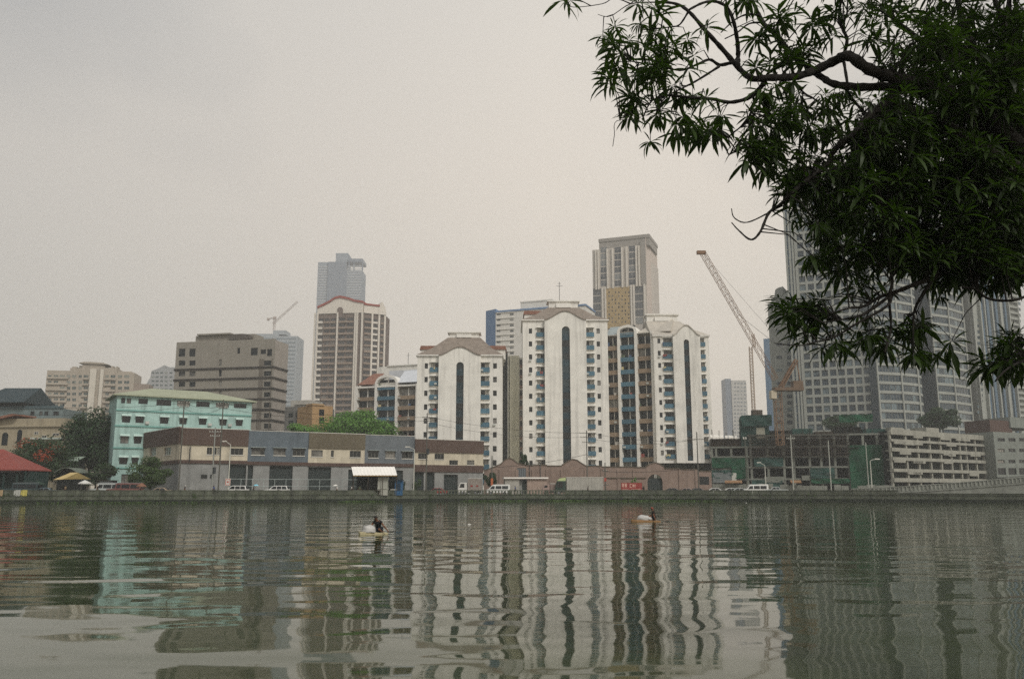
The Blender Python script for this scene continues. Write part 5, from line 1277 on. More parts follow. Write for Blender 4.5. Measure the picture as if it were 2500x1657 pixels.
def cable(label, pts_, sag, r=.028):
    q = MB(); allp = []
    for a, c_ in zip(pts_, pts_[1:]):
        a, c_ = Vector(a), Vector(c_)
        for i in range(9):
            t = i / 8
            if allp and i == 0: continue
            p = a.lerp(c_, t); p.z -= sag * 4 * t * (1 - t); allp.append(p)
    q.tube(allp, r, 4); return tag(q.build('power_cable', [wirem]), label, 'cable', 'overhead cables of the river street')
def top(i, d=.5, x=0): r, h = UP[i]; return (r.location.x + x, r.location.y, r.location.z + h - d)
edgeL = at(-80, 1000, 158); edgeR = at(2600, 1060, 160)
cable('sagging upper power cable from the first pole to the brown topped shop house', [tuple(at(-80, 985, 156)), top(0, .9, .4), top(2, .9, .4), top(3, .9, .5)], .9)
cable('lower power cable from the first pole past the shop row', [tuple(at(-80, 1003, 156)), top(0, 1.7, -.3), top(2, 1.7, -.3), top(3, 1.7, -.4)], 1.1)
cable('upper power cable crossing in front of the white towers', [top(3, .9, .5), top(5, .6, .6), top(7, 1.6, .8)], .9)
cable('lower power cable crossing in front of the white towers', [top(3, 1.9, -.4), top(5, 1.5, -.6), top(7, 1.7, -.8)], 1.2)
cable('power cable running past the building site', [top(7, 1.6, .9), top(9, .7, .3), top(10, .6), top(11, .5)], .8)
cable('low telephone cable along the brick wall', [top(4, 2.5), top(5, 5.2), top(6, 1.9), top(7, 7.6), top(9, 6.4)], .5, .04)
cable('low sagging telephone cable in front of the car park', [top(9, 6.4), top(11, 5.0), tuple(at(2600, 1150, 158))], 1.6, .04)
def street_lamp(label, px, top_y, Y, arm_px, arm_y, extra=None):
    P = at(px, 1190, Y); h = at(px, top_y, Y).z - ZG; root = empty('street_lamp', (P.x, Y, ZG), label=label, cat='street lamp', group='street lamps along the river street')
    q = MB(); q.tube([(-.02, 0, 0), (0, 0, h * .6), (0, 0, h - .25)], [.11, .09, .07], 8); q.build('pole', [polew], root)
    dx = (arm_px - px) / 2083 * Y; dz = (top_y - arm_y) / 2083 * Y
    q = MB(); q.tube([(0, 0, h - .25), (dx * .25, 0, h), (dx * .8, 0, h + dz * .9)], .05, 6); q.build('arm', [polew], root)
    q = MB(); x0, x1 = sorted((dx * .55, dx * 1.1)); q.prism([(x0, h + dz * .7 - .06), (x1, h + dz - .1), (x1, h + dz + .06), (x0, h + dz * .7 + .16)], -.16, .16); q.build('lamp_head', [frame], root)
    return root
sl1 = street_lamp('pale street lamp carrying a small red and white sign', 557, 1082, 158, 539, 1076)
q = MB(); q.box(-.55, .4, -.14, -.1, 1.9 - .1, 3.1, 0); q.box(-.5, .35, -.15, -.142, 1.9, 2.0, 1); q.box(-.5, -.4, -.15, -.142, 2.0, 2.9, 1); q.box(.25, .35, -.15, -.142, 2.0, 2.9, 1); q.box(-.5, .35, -.15, -.142, 2.9, 3.0, 1); q.box(-.25, .1, -.15, -.142, 2.3, 2.6, 1); q.build('sign_board', [frame, mat('red border', '#b0574c', .7, .1, 2)], sl1)
street_lamp('pale street lamp at the corner of the brown topped cream shop house', 1010, 1094, 178, 990, 1090)
street_lamp('pale street lamp in front of the building site', 1870, 1133, 181, 1853, 1128)
street_lamp('curved thin street lamp before the green safety net', 2129, 1122, 170, 2150, 1120)

# ------------------------------------------------------------------ stalls and pavilions
redroof = mat('red pavilion roof sheet', '#86453d', .75, .15, .5, streak=.1); tealw = mat('dark teal boards', '#1d3430', .85, .2, .5)
b = Bld('red_pavilion', 'riverside pavilion with a red hipped roof at the edge', 'pavilion', (-120, 1170, 163), (124, 1170, 161))
U = lambda x, y=1146: b.U(x, y)
ze = b.Z(60, 1145); UE = b.U(126, 1147, 9); hip_roof(b, U(-120), UE, 0, 9, ze, b.U(-30, 1100, 4.5), b.U(8, 1100, 4.5), 4.5, b.Z(4, 1096, 4.5), redroof, over=.0)
q = MB(); q.box(U(-120), UE, -.08, .1, ze - .55, ze - .26); b.part('eave_board', q, [mat('dark eave', '#2a1d1a', .9, .2, 1)])
for x in (-110, -70, -30, 8, 40, 60):
    q = MB(); u = U(x); q.box(u - .12, u + .12, .3, .54, 0, ze - .3); b.part('post', q, [tealw])
q = MB(); q.box(U(-118), U(50), 3, 8.5, 0, ze - .3); b.part('inner_wall', q, [tealw])
q = MB(); q.box(U(-118), U(60), .25, .33, 1.2, 1.32); q.box(U(-118), U(60), .25, .33, .6, .68); b.part('rail', q, [tealw])
tent = mat('yellow canvas', '#7d6c40', .9, .2, 1); tents = mat('striped pale canvas', '#b9a473', .9, .2, 1)
P = at(174, 1195, 160); root = empty('yellow_tent', (P.x, 160, ZG), label='small yellow canvas tent beside the red pavilion', cat='tent')
s = 160 / 2083
q = MB(); z0, z1 = at(174, 1169, 160).z - ZG, at(174, 1153, 160).z - ZG
A_ = (-36 * s, -1.5, z0 - .15); B_ = (34 * s, -1.5, z0); C_ = (34 * s, 1.8, z0); D_ = (-36 * s, 1.8, z0 - .15); r0 = (-6 * s, .1, z1); r1 = (12 * s, .1, z1)
q.poly([A_, (-12 * s, -1.5, z0 - .05), r1, r0], 1); q.poly([(-12 * s, -1.5, z0 - .05), B_, r1]); q.poly([B_, C_, r1]); q.poly([C_, D_, r0, r1]); q.poly([D_, A_, r0]); q.build('canopy', [tent, tents], root)
for x, y in ((-34 * s, -1.4), (32 * s, -1.4), (32 * s, 1.7), (-34 * s, 1.7)): q = MB(); q.tube([(x, y, 0), (x, y, z0)], .05, 6); q.build('pole', [polec], root)
q = MB(); q.box(-30 * s, 25 * s, -1.2, -.7, .6, .75); [q.box(x * s, x * s + .1, -1.15, -.75, 0, .6) for x in (-28, 0, 22)]; q.build('table', [scaff], root)
# low sheds and arched tin roof between trees
P = at(172, 1160, 174); root = empty('arched_shed', (P.x, 174, ZG), label='small shed with curved grey tin roof behind the yellow tent', cat='shed')
q = MB(); s = 174 / 2083; wd = 28 * s; zt = at(172, 1141, 174).z - ZG; pr = [(-wd + 2 * wd * i / 10, zt - 1.0 + 1.0 * math.sin(math.pi * i / 10)) for i in range(11)]
for (x0, za), (x1, zb_) in zip(pr, pr[1:]): q.prism([(x0, za - .12), (x1, zb_ - .12), (x1, zb_), (x0, za)], -2, 3)
q.build('curved_roof', [mat('dull tin', '#6d7469', .6, .2, 1)], root); q = MB(); q.box(-wd + .2, wd - .2, -1, 2.5, 0, zt - 1.1); q.build('wall', [inner], root)
P = at(180, 1120, 183); root = empty('tin_lean_to', (P.x, 183, ZG), label='grey green tin roofed lean to under the dark tree', cat='shed')
q = MB(); s = 183 / 2083; z0, z1 = at(180, 1124, 183).z - ZG, at(180, 1113, 183).z - ZG; q.poly([(-16 * s, -1.5, z0), (20 * s, -1.5, z0), (17 * s, 2, z1), (-15 * s, 2, z1)]); q.box(-16 * s, 20 * s, -1.5, -1.44, z0 - .15, z0 - .004); q.build('roof', [mat('grey green tin', '#93a092', .6, .15, 1)], root)
q = MB(); q.box(-14 * s, 16 * s, -1, 2, 0, z0 - .2); q.build('wall', [inner], root)
# white awning stall
P = at(908, 1190, 167); root = empty('awning_stall', (P.x, 167, ZG), label='street stall under a slanting white sheet awning', cat='stall')
s = 167 / 2083; zf, zb_ = at(908, 1160, 167).z - ZG, at(908, 1139, 170.5).z - ZG
q = MB(); n_ = 26
for i in range(n_):
    f0, f1 = i / n_, (i + 1) / n_
    xb0, xb1 = (-58 + 104 * f0) * s * 1.02, (-58 + 104 * f1) * s * 1.02; xf0, xf1 = (-46 + 106 * f0) * s, (-46 + 106 * f1) * s; h_ = .04 * (i % 2)
    q.poly([(xf0, 0, zf + h_), (xf1, 0, zf + h_), (xb1, 3.5, zb_ + h_), (xb0, 3.5, zb_ + h_)]); q.poly([(xf0, 0, zf + h_), (xb0, 3.5, zb_ + h_), (xb0, 3.5, zb_ + .04 - h_), (xf0, 0, zf + .04 - h_)])
q.build('awning_sheet', [mat('white corrugated sheet', '#f0ece4', .55, .05, .5)], root)
q = MB(); q.box(-46 * s, 60 * s, -.05, 0.0, zf - .14, zf - .01); q.build('awning_edge', [mat('timber edge', '#a5854f', .9, .2, 2)], root)
for x, y in ((-45, .2), (-10, .2), (25, .2), (58, .2), (-55, 3.4), (44, 3.4)): q = MB(); q.box(x * s - .06, x * s + .06, y - .06, y + .06, 0, zf - .15 if y < 1 else zb_ - .05); q.build('post', [scaff], root)
q = MB(); q.box(-44 * s, 56 * s, 2.9, 3.2, 0, zf + .2); q.build('back_wall', [inner], root)
q = MB(); q.box(-40 * s, 20 * s, .4, 1.0, .9, 1.0); [q.box(x * s - .05, x * s + .05, .5, .9, 0, .9) for x in (-38, -12, 16)]; q.build('counter', [scaff], root)
q = MB(); q.box(12 * s, 36 * s, .9, 2.6, 0, zf - .3); q.box(11 * s, 37 * s, .8, .89, 1.2, 1.35); q.build('white_cabinet', [mat('pale cabinet', '#a7a79c', .7, .2, 1)], root)
for i, (x, z_, lab) in enumerate(((22, 1.05, 'white folded board lying on the parapet under the awning'), (44, 1.02, 'second white board lying on the parapet near the blue box'))):
    Q = at(908 + x, 1190, 163.6); q = MB(); q.box(-.65, .65, -.25, .25, 0, .09); [q.box(-.6 + .3 * k, -.55 + .3 * k, -.24, .24, .091, .11) for k in range(5)]; tag(q.build('white_board', [deckm], None, (Q.x, bankY(Q.x) + .3, 2.25)), lab, 'board')
P = at(973, 1190, 169); root = empty('blue_stall_box', (P.x, 169, ZG), label='tall blue stall box right beside the white awning', cat='stall box')
q = MB(); q.box(-.75, .75, 0, 1.4, 0, 2.9); q.build('box_body', [mat('blue tarp paint', '#2c5a80', .7, .2, 1)], root); q = MB(); q.box(-.5, .4, -.05, -.004, .9, 2.3); q.build('hatch', [mat('dark blue hatch', '#1d3448', .7, .2, 1)], root); q = MB(); q.box(-.85, .85, -.5, 1.5, 2.904, 3.0); q.build('lid', [mat('dark blue hatch', '#1d3448', .7, .2, 1)], root)
# long pale shed by the perimeter wall
b = Bld('long_white_shed', 'long low pale shed with white roof edge before the brick wall', 'shed', (1233, 1180, 189), (1335, 1180, 190))
U = lambda x, y=1180: b.U(x, y)
q = MB(); q.box(0, U(1268), 0, 3, 0, b.Z(1280, 1169)); b.part('wall', q, [mat('pale shed wall', '#a3a097', .85, .2, .7, streak=.25)])
q = MB(); q.box(U(1287), b.W, 0, 3, 0, b.Z(1280, 1169)); b.part('wall', q, [mat('pinkish shed wall', '#a08d80', .85, .2, .7, streak=.25)])
q = MB(); q.box(U(1268) + .01, U(1287) - .01, .8, 3, 0, b.Z(1280, 1169)); b.part('recess_wall', q, [lower]); q = MB(); q.box(U(1276), U(1285), .7, .79, 0, b.Z(1280, 1170)); b.part('door', q, [shutter])
q = MB(); q.box(-.3, b.W + .3, -.5, 3.4, b.Z(1280, 1168), b.Z(1280, 1164.5)); b.part('roof', q, [deckm])
# red banner on a frame, with pale lettering-like marks
P = at(1543, 1190, 190); root = empty('red_banner', (P.x, 190, ZG), label='red banner with pale blocky marks fixed before the brick wall', cat='banner')
s = 190 / 2083; zb_, zt = at(1543, 1194.5, 190).z - ZG, at(1543, 1178, 190).z - ZG; redb = mat('faded red banner', '#8f3a35', .8, .15, 1); mark = mat('faded pink marks', '#c79a8a', .8, .2, 2)
q = MB(); q.box(-26 * s, 24 * s, 0, .05, zb_, zt); q.build('sheet', [redb], root)
for x0, x1, z0, z1 in ((-24, -19, .45, .9), (-17.5, -12, .35, .9), (-22, -20.5, .25, .45), (-5.5, -3.8, .3, .85), (-3.8, -.5, .3, .42), (-3.8, -.5, .73, .85), (1, 5, .35, .8), (6, 8.5, .35, .8), (-2, 20, .04, .1), (-23, -9, .04, .1)):
    q = MB(); q.box(x0 * s, x1 * s, -.012, -.003, zb_ + (zt - zb_) * z0, zb_ + (zt - zb_) * z1); q.build('mark', [mark], root)
for x in (-26, 0, 24): q = MB(); q.box(x * s - .05, x * s + .05, .06, .16, 0, zt + .1); q.build('post', [polec], root)

# market corner at the left: parasols, kiosk, cloths over the parapet
def parasol(label, px, Y, top_y, m, r=1.15):
    P = at(px, 1192, Y); h = at(px, top_y, Y).z - ZG; root = empty('parasol', (P.x, Y, ZG), label=label, cat='parasol', group='parasols of the street vendors')
    q = MB(); n_ = 8
    for i in range(n_):
        a, c_ = 2 * math.pi * i / n_, 2 * math.pi * (i + 1) / n_; q.poly([(0, 0, h), (r * math.cos(a), r * math.sin(a), h - .55), (r * math.cos(c_), r * math.sin(c_), h - .55)])
        q.poly([(r * math.cos(a), r * math.sin(a), h - .55), (r * math.cos(a), r * math.sin(a), h - .72), (r * math.cos(c_), r * math.sin(c_), h - .72), (r * math.cos(c_), r * math.sin(c_), h - .55)])
    q.build('canopy', [m], root); q = MB(); q.tube([(0, 0, 0), (0, 0, h)], .03, 6); q.build('shaft', [polec], root); q = MB(); q.tube([(0, 0, .004), (0, 0, .15)], .25, 10); q.build('base', [concrete], root)
parasol('white parasol beside the yellow tent', 206, 155.5, 1171, mat('white canvas', '#c9c8c2', .8, .15, 2))
parasol('dark green parasol under the red pavilion eave', 92, 154, 1173, mat('dark green canvas', '#24382c', .8, .15, 2))
parasol('faded orange parasol by the tan car', 345, 154.5, 1178, mat('faded orange canvas', '#7f5c48', .8, .15, 2), .9)
P = at(236, 1192, 157); root = empty('vendor_kiosk', (P.x, 160.5, ZG), label='small grey vendor kiosk with pale sign board near the turquoise building', cat='kiosk')
q = MB(); q.box(-1.3, 1.3, 0, 1.6, 0, 2.7); q.build('kiosk_body', [mat('grey kiosk', '#5b6468', .7, .2, 1)], root); q = MB(); q.box(-1.0, .9, -.06, -.004, .95, 1.9); q.build('hatch', [inner], root)
q = MB(); q.box(-1.2, 1.2, -.12, -.004, 2.1, 2.65); q.build('sign_board', [mat('pale sign', '#9aa0a2', .7, .1, 2)], root); q = MB(); q.box(-1.5, 1.5, -.6, 1.8, 2.704, 2.8); q.build('roof', [scaff], root)
for i, (px, c_, lab) in enumerate(((42, '#a9a9a2', 'pale cloth hung over the river wall near the red pavilion'), (57, '#b3a95a', 'yellow cloth hung over the river wall near the red pavilion'), (4, '#a08a6a', 'tan cloth hung over the river wall at the edge'))):
    X = at(px, 1200, 146.5).x; q = MB(); n_ = 6
    for k in range(n_): x0, x1 = -.55 + 1.1 * k / n_, -.55 + 1.1 * (k + 1) / n_; d0, d1 = .05 * math.sin(k * 2.2), .05 * math.sin((k + 1) * 2.2); q.poly([(x0, -.1 + d0, -.95 - .1 * (k % 2)), (x1, -.1 + d1, -.95 - .1 * ((k + 1) % 2)), (x1, -.02, 0), (x0, -.02, 0)]); q.poly([(x0, -.02, 0), (x1, -.02, 0), (x1, .42, .01), (x0, .42, .01)])
    tag(q.build('hung_cloth', [mat('cloth ' + c_, c_, .9, .15, 2)], None, (X, bankY(X) + .02, 2.215)), lab, 'cloth')
# weeds rooted on the ledge of the river wall
q = MB(); rnd = random.Random(19)
for i in range(150):
    px = rnd.uniform(20, 2080); X = at(px, 1205, 165).x; Y0 = bankY(X); n_ = rnd.randint(4, 12); sz = rnd.uniform(.12, .35)
    for k in range(n_):
        a = rnd.uniform(0, 6.28); zz_ = 1.4 + rnd.uniform(-.35, .25) if rnd.random() < .6 else .5 + rnd.uniform(-.2, .2); s = sz * rnd.uniform(.5, 1.2); x, y = X + rnd.gauss(0, .35), Y0 - .05 - rnd.random() * .12
        q.poly([(x, y, zz_), (x + math.cos(a) * s, y - abs(math.sin(a)) * s * .5, zz_ - s * .2), (x + math.cos(a) * s * 1.4, y - abs(math.sin(a)) * s * .6, zz_ - s * .7), (x + math.cos(a) * s * .6, y - .02, zz_ - s * .6)])
tag(q.build('wall_weeds', [G3]), 'patchy green weeds rooted on the river wall ledge', 'weeds', kind='stuff')
# ------------------------------------------------------------------ vehicles
tyre = mat('tyre rubber', (.02, .02, .02), .9, .1, 3); rim = mat('steel rim', '#8b8d8f', .4, .1, 3, metal=.6); vglass = glass('vehicle glass', '#14181a', '#2a3033', .2, .08)
lampm = mat('lamp lens', '#d9d5c4', .2, .05, 3); redlamp = mat('tail lamp', '#8c1f1a', .3, .1, 3); blackp = mat('black plastic', '#1a1b1b', .7, .1, 3)
CARP = {
 'sedan': dict(L=4.4, W=1.7, out=[(0, .35), (.05, .75), (.35, .92), (1.15, .98), (1.85, 1.40), (3.05, 1.42), (3.75, 1.02), (4.3, .98), (4.4, .7), (4.38, .35)], belt=.96,
    win=[[(1.32, 1.0), (1.92, 1.34), (2.38, 1.36), (2.38, 1.0)], [(2.46, 1.0), (2.46, 1.36), (3.0, 1.36), (3.5, 1.02)]], wind=((1.2, 1.0), (1.84, 1.38)), rear=((3.7, 1.06), (3.1, 1.39)), wh=(.85, 3.55), wr=.32),
 'suv': dict(L=4.7, W=1.85, out=[(0, .42), (.03, .95), (.25, 1.08), (1.1, 1.14), (1.75, 1.72), (2.0, 1.8), (4.35, 1.8), (4.62, 1.15), (4.7, .8), (4.66, .42)], belt=1.12,
    win=[[(1.35, 1.17), (1.9, 1.68), (2.45, 1.7), (2.45, 1.17)], [(2.55, 1.17), (2.55, 1.7), (3.4, 1.7), (3.4, 1.17)], [(3.5, 1.17), (3.5, 1.7), (4.25, 1.68), (4.42, 1.17)]], wind=((1.14, 1.18), (1.74, 1.7)), rear=((4.6, 1.2), (4.37, 1.76)), wh=(.9, 3.7), wr=.36),
 'van': dict(L=5.0, W=1.8, out=[(0, .4), (.02, .95), (.2, 1.12), (.55, 1.22), (1.15, 1.9), (1.5, 2.12), (4.9, 2.15), (5.0, 1.9), (5.0, .4)], belt=1.2,
    win=[[(.75, 1.22), (1.25, 1.82), (1.8, 1.84), (1.8, 1.22)], [(2.0, 1.25), (2.0, 1.86), (3.2, 1.86), (3.2, 1.25)], [(3.35, 1.25), (3.35, 1.86), (4.6, 1.86), (4.6, 1.25)]], wind=((.6, 1.28), (1.13, 1.86)), rear=((5.0, 1.3), (5.0, 1.88)), wh=(.95, 3.9), wr=.34),
 'jeepney': dict(L=6.2, W=1.9, out=[(0, .5), (.02, 1.05), (.15, 1.18), (1.3, 1.25), (1.6, 1.3), (1.75, 2.0), (1.5, 2.05), (1.5, 2.14), (2.2, 2.22), (6.1, 2.22), (6.2, 2.1), (6.15, .5)], belt=1.28,
    win=[[(1.85, 1.35), (1.9, 1.98), (2.6, 1.98), (2.6, 1.35)], [(2.75, 1.35), (2.75, 1.98), (4.2, 1.98), (4.2, 1.35)], [(4.35, 1.35), (4.35, 1.98), (5.95, 1.98), (5.95, 1.35)]], wind=((1.62, 1.34), (1.74, 1.95)), rear=((6.17, 1.3), (6.19, 2.0)), wh=(.9, 4.9), wr=.38),
 'pickup': dict(L=5.0, W=1.8, out=[(0, .45), (.03, .95), (.25, 1.06), (1.2, 1.12), (1.8, 1.66), (3.0, 1.68), (3.25, 1.12), (4.95, 1.1), (5.0, .45)], belt=1.1,
    win=[[(1.4, 1.15), (1.9, 1.58), (2.35, 1.6), (2.35, 1.15)], [(2.45, 1.15), (2.45, 1.6), (2.95, 1.6), (3.1, 1.15)]], wind=((1.25, 1.16), (1.78, 1.62)), rear=((3.22, 1.18), (3.02, 1.62)), wh=(.95, 3.95), wr=.37)}
VEH = {}
def vehicle(kind, label, px, Y, colname, col, face=-1, dy=0.0, extra=None, rz=0.0):
    """front points to -x for face -1; wheels on the road"""
    c = CARP[kind]; P = at(px, 1192, Y); root = empty({'suv': 'parked_suv', 'sedan': 'parked_car', 'van': 'parked_van', 'jeepney': 'jeepney', 'pickup': 'pickup_truck'}[kind], (P.x, Y, ZG + .006), (0 if face < 0 else math.pi) + rz,
        label=label, cat={'suv': 'car', 'sedan': 'car', 'van': 'van', 'jeepney': 'jeepney', 'pickup': 'pickup truck'}[kind], group='vehicles on the river street')
    W_, L_ = c['W'], c['L']; ox = -L_ / 2; paintm = mat(colname, col, .35, .06, 1, spec=.5)
    q = MB(); out = c['out']; n_ = len(out)
    def yy(z): return W_ / 2 * (1.0 if z <= c['belt'] else 1 - .16 * (z - c['belt']) / .8)
    V = [(x + ox, -yy(z), z) for x, z in out] + [(x + ox, yy(z), z) for x, z in out]
    q.v += V; q.f.append(tuple(range(n_))); q.m.append(0); q.f.append(tuple(reversed(range(n_, 2 * n_)))); q.m.append(0)
    for i in range(n_): j = (i + 1) % n_; q.f.append((i, n_ + i, n_ + j, j)); q.m.append(0)
    o = q.build('body', [paintm], root); bv = o.modifiers.new('edge', 'BEVEL'); bv.width = .05; bv.segments = 2; bv.limit_method = 'ANGLE'
    for s in (-1, 1):
        for w_ in c['win']:
            q = MB(); pp = [(x + ox, s * (yy(z) + .012), z) for x, z in (w_ if s < 0 else w_[::-1])]; q.poly(pp); q.build('side_window', [vglass], root)
    for nm, (a, b_) in (('windscreen', c['wind']), ('rear_window', c['rear'])):
        q = MB(); d = -.03 if nm == 'windscreen' else .03; q.poly([(a[0] + ox + d, -yy(a[1]) + .1, a[1]), (a[0] + ox + d, yy(a[1]) - .1, a[1]), (b_[0] + ox + d, yy(b_[1]) - .1, b_[1]), (b_[0] + ox + d, -yy(b_[1]) + .1, b_[1])]); q.build(nm, [vglass], root)
    for wx in c['wh']:
        for s in (-1, 1):
            q = MB(); q.cyl((0, 0, 0), (0, 1, 0), c['wr'], .2, 16); wh = q.build('wheel', [tyre], root, (wx + ox, s * (W_ / 2 - .09), c['wr']))
            q = MB(); q.cyl((0, s * .03, 0), (0, 1, 0), c['wr'] * .6, .16, 12); q.build('rim', [rim], wh)
    for s in (-1, 1):
        q = MB(); q.box(ox - .01, ox + .14, s * W_ * .36 - .14, s * W_ * .36 + .14, out[1][1] - .2, out[1][1] - .02); q.build('headlight', [lampm], root)
        q = MB(); q.box(-ox - .12, -ox + .012, s * W_ * .42 - .08, s * W_ * .42 + .08, .72, .95); q.build('tail_light', [redlamp], root)
    for x0 in (ox - .06, -ox - .06): q = MB(); q.box(x0, x0 + .12, -W_ * .47, W_ * .47, .38, .56); q.build('bumper', [blackp], root)
    if kind == 'jeepney':
        q = MB(); q.box(ox + 1.7, -ox - .2, -W_ * .38, W_ * .38, 2.225, 2.3); q.build('roof_rack', [rim], root)
    return root
W0 = ('white car paint', '#d8d8d2')
vehicle('suv', 'white car just right of the lamp with the sign', 575, 160, *W0)
vehicle('suv', 'boxy white car in front of the blue grey shop house', 676, 164, *W0)
vehicle('van', 'long white van by the corner tree', 1216, 181, *W0)
vehicle('van', 'white van parked before the building site', 1844, 178, *W0)
vehicle('sedan', 'white car with dark windows nearest the easternmost white tower', 1741, 180, *W0)
vehicle('sedan', 'white car second along from the easternmost white tower', 1780, 180, *W0)
vehicle('sedan', 'silver car right behind the white van at the building site', 1806, 179, 'silver car paint', '#b9beb9', 1)
vehicle('pickup', 'pale pickup truck parked past the white van at the building site', 1893, 178, 'pale grey car paint', '#aab0ac')
vehicle('sedan', 'red car in front of the brown topped cream shop house', 1066, 176, 'red car paint', '#872f28')
vehicle('jeepney', 'silver jeepney with red trim below the turquoise building', 262, 158, 'silver jeepney paint', '#a8aca8')
vehicle('jeepney', 'red and white jeepney right of the silver jeepney', 306, 156.5, 'red jeepney paint', '#6e433c')
vehicle('sedan', 'tan car under the small street tree', 392, 157, 'tan car paint', '#b09a80')
vehicle('jeepney', 'dark jeepney parked beneath the red pavilion eave', 55, 153.5, 'dark teal paint', '#27393a')
vehicle('sedan', 'blue grey car between the red pavilion and yellow tent', 110, 154, 'blue grey paint', '#6b7c84')
vehicle('sedan', 'dark car before the brick wall beside the arched gate', 1637, 185, 'dark car paint', '#2b2e30')
vehicle('sedan', 'pinkish car second from the arched gate', 1672, 185, 'pinkish car paint', '#9b837a')
vehicle('sedan', 'dark grey car at the end of the brick wall', 1698, 184, 'dark grey paint', '#3a3d3d')
def truck(label, px, Y, L_, H_, cab_col, boxcol, cabw=1.9, cab_h=2.4, deflector=False, z0=.95, mk=None):
    P = at(px, 1192, Y); root = empty('box_truck', (P.x, Y, ZG + .006), label=label, cat='truck', group='trucks on the river street'); ox = -L_ / 2; W_ = 2.2
    q = MB(); q.prism([(ox, .55), (ox + cabw, .55), (ox + cabw, cab_h), (ox + .45, cab_h), (ox + .08, 1.45)], -W_ / 2 + .05, W_ / 2 - .05); o = q.build('cab', [cab_col], root); bv = o.modifiers.new('edge', 'BEVEL'); bv.width = .06; bv.segments = 2
    for s in (-1, 1):
        q = MB(); y = s * (W_ / 2 - .035); q.poly([(ox + .35, y, 1.5), (ox + .62, y, cab_h - .2), (ox + cabw * .72, y, cab_h - .2), (ox + cabw * .72, y, 1.5)][::(1 if s < 0 else -1)]); q.build('side_window', [vglass], root)
    q = MB(); q.poly([(ox + .06, W_ / 2 - .2, 1.5), (ox + .06, -W_ / 2 + .2, 1.5), (ox + .40, -W_ / 2 + .25, cab_h - .15), (ox + .40, W_ / 2 - .25, cab_h - .15)]); q.build('windscreen', [vglass], root)
    if deflector: q = MB(); q.prism([(ox + .5, cab_h + .01), (ox + cabw, cab_h + .01), (ox + cabw, H_), (ox + 1.1, H_ - .15)], -.9, .9); q.build('wind_deflector', [mat('pale green deflector', '#b9c68f', .5, .1, 1)], root)
    q = MB(); q.box(ox + cabw + .15, -ox, -W_ / 2, W_ / 2, z0, H_)
    n_ = int((L_ - cabw) / .6)
    for k in range(n_ + 1): x = ox + cabw + .2 + (L_ - cabw - .3) * k / n_; q.box(x - .03, x + .03, -W_ / 2 - .03, -W_ / 2 - .002, z0, H_)
    bx = q.build('cargo_box', [boxcol], root); q = MB(); q.box(ox + cabw + .1, -ox + .05, -W_ / 2 - .05, W_ / 2 + .05, H_ + .002, H_ + .1); q.build('box_rail', [frame], bx)
    if mk: 
        for x0, x1 in mk: q = MB(); q.prism([(x0, 1.7), (x1, 1.7), (x1 - .1, 2.0), (x0 + .15, 2.0)], -W_ / 2 - .045, -W_ / 2 - .032); q.build('mark', [redlamp], bx)
    q = MB(); q.box(ox + .3, -ox - .1, -.5, .5, .5, .8); q.build('chassis', [blackp], root)
    for wx in ([ox + .85, -ox - 1.2] + ([-ox - 2.3] if L_ > 7 else [])):
        for s in (-1, 1): q = MB(); q.cyl((0, 0, 0), (0, 1, 0), .45, .28, 16); wh = q.build('wheel', [tyre], root, (wx, s * .9, .45)); q = MB(); q.cyl((0, s * .04, 0), (0, 1, 0), .26, .24, 12); q.build('rim', [rim], wh)
    for s in (-1, 1): q = MB(); q.box(ox - .01, ox + .1, s * .75 - .14, s * .75 + .14, .75, .95); q.build('headlight', [lampm], root)
    return root
wb = mat('dusty white truck box', '#a9a69c', .8, .14, .6, streak=.2); wcab = mat('white truck cab', '#d2d0c8', .5, .06, 1)
truck('small white truck with pale box before the brown topped shop house', 1147, 180, 4.9, 3.3, wcab, mat('pinkish grey box', '#8f867d', .85, .15, .6, streak=.3), 1.9, 2.5, mk=((.1, .7), (1.3, 1.8)))
truck('big truck with dark green cab and long white cargo box', 1413, 184, 10.2, 3.6, mat('dark green cab', '#2a3b33', .5, .15, 1), wb, 2.3, 2.9, True)
truck('small pale truck between the long shed and the big truck', 1347, 185, 4.2, 2.3, mat('faded pink cab', '#a08a80', .7, .1, 1), mat('faded pink box', '#8f7d74', .8, .2, 1), 1.6, 2.2)
# ------------------------------------------------------------------ people, boards, umbrellas
skinm = mat('tanned skin', '#6b4630', .55, .08, 6); hairm = mat('dark hair', (.012, .01, .009), .6, .1, 8)
def skin_obj(name, chains, m, parent, sub=1):
    """chains: [(point, radius), ...] lists sharing joints by position; grown into one continuous skin"""
    V, Rr, E, idx = [], [], [], {}
    for ch in chains:
        prev = None
        for p, r in ch:
            key = tuple(round(c, 4) for c in p)
            if key not in idx: idx[key] = len(V); V.append(Vector(p)); Rr.append(r)
            i = idx[key]
            if prev is not None and prev != i: E.append((prev, i))
            prev = i
    bm = bmesh.new(); ly = bm.verts.layers.skin.verify(); vs_ = [bm.verts.new(v) for v in V]; [bm.edges.new((vs_[a], vs_[c])) for a, c in E]
    for v, r in zip(vs_, Rr): v[ly].radius = (r, r)
    vs_[0][ly].use_root = True
    me = bpy.data.meshes.new(name); bm.to_mesh(me); bm.free(); me.materials.append(m)
    o = link(name, me, parent); s = o.modifiers.new('skin', 'SKIN'); s.use_smooth_shade = True
    d = o.modifiers.new('sub', 'SUBSURF'); d.levels = sub; d.render_levels = sub
    return o
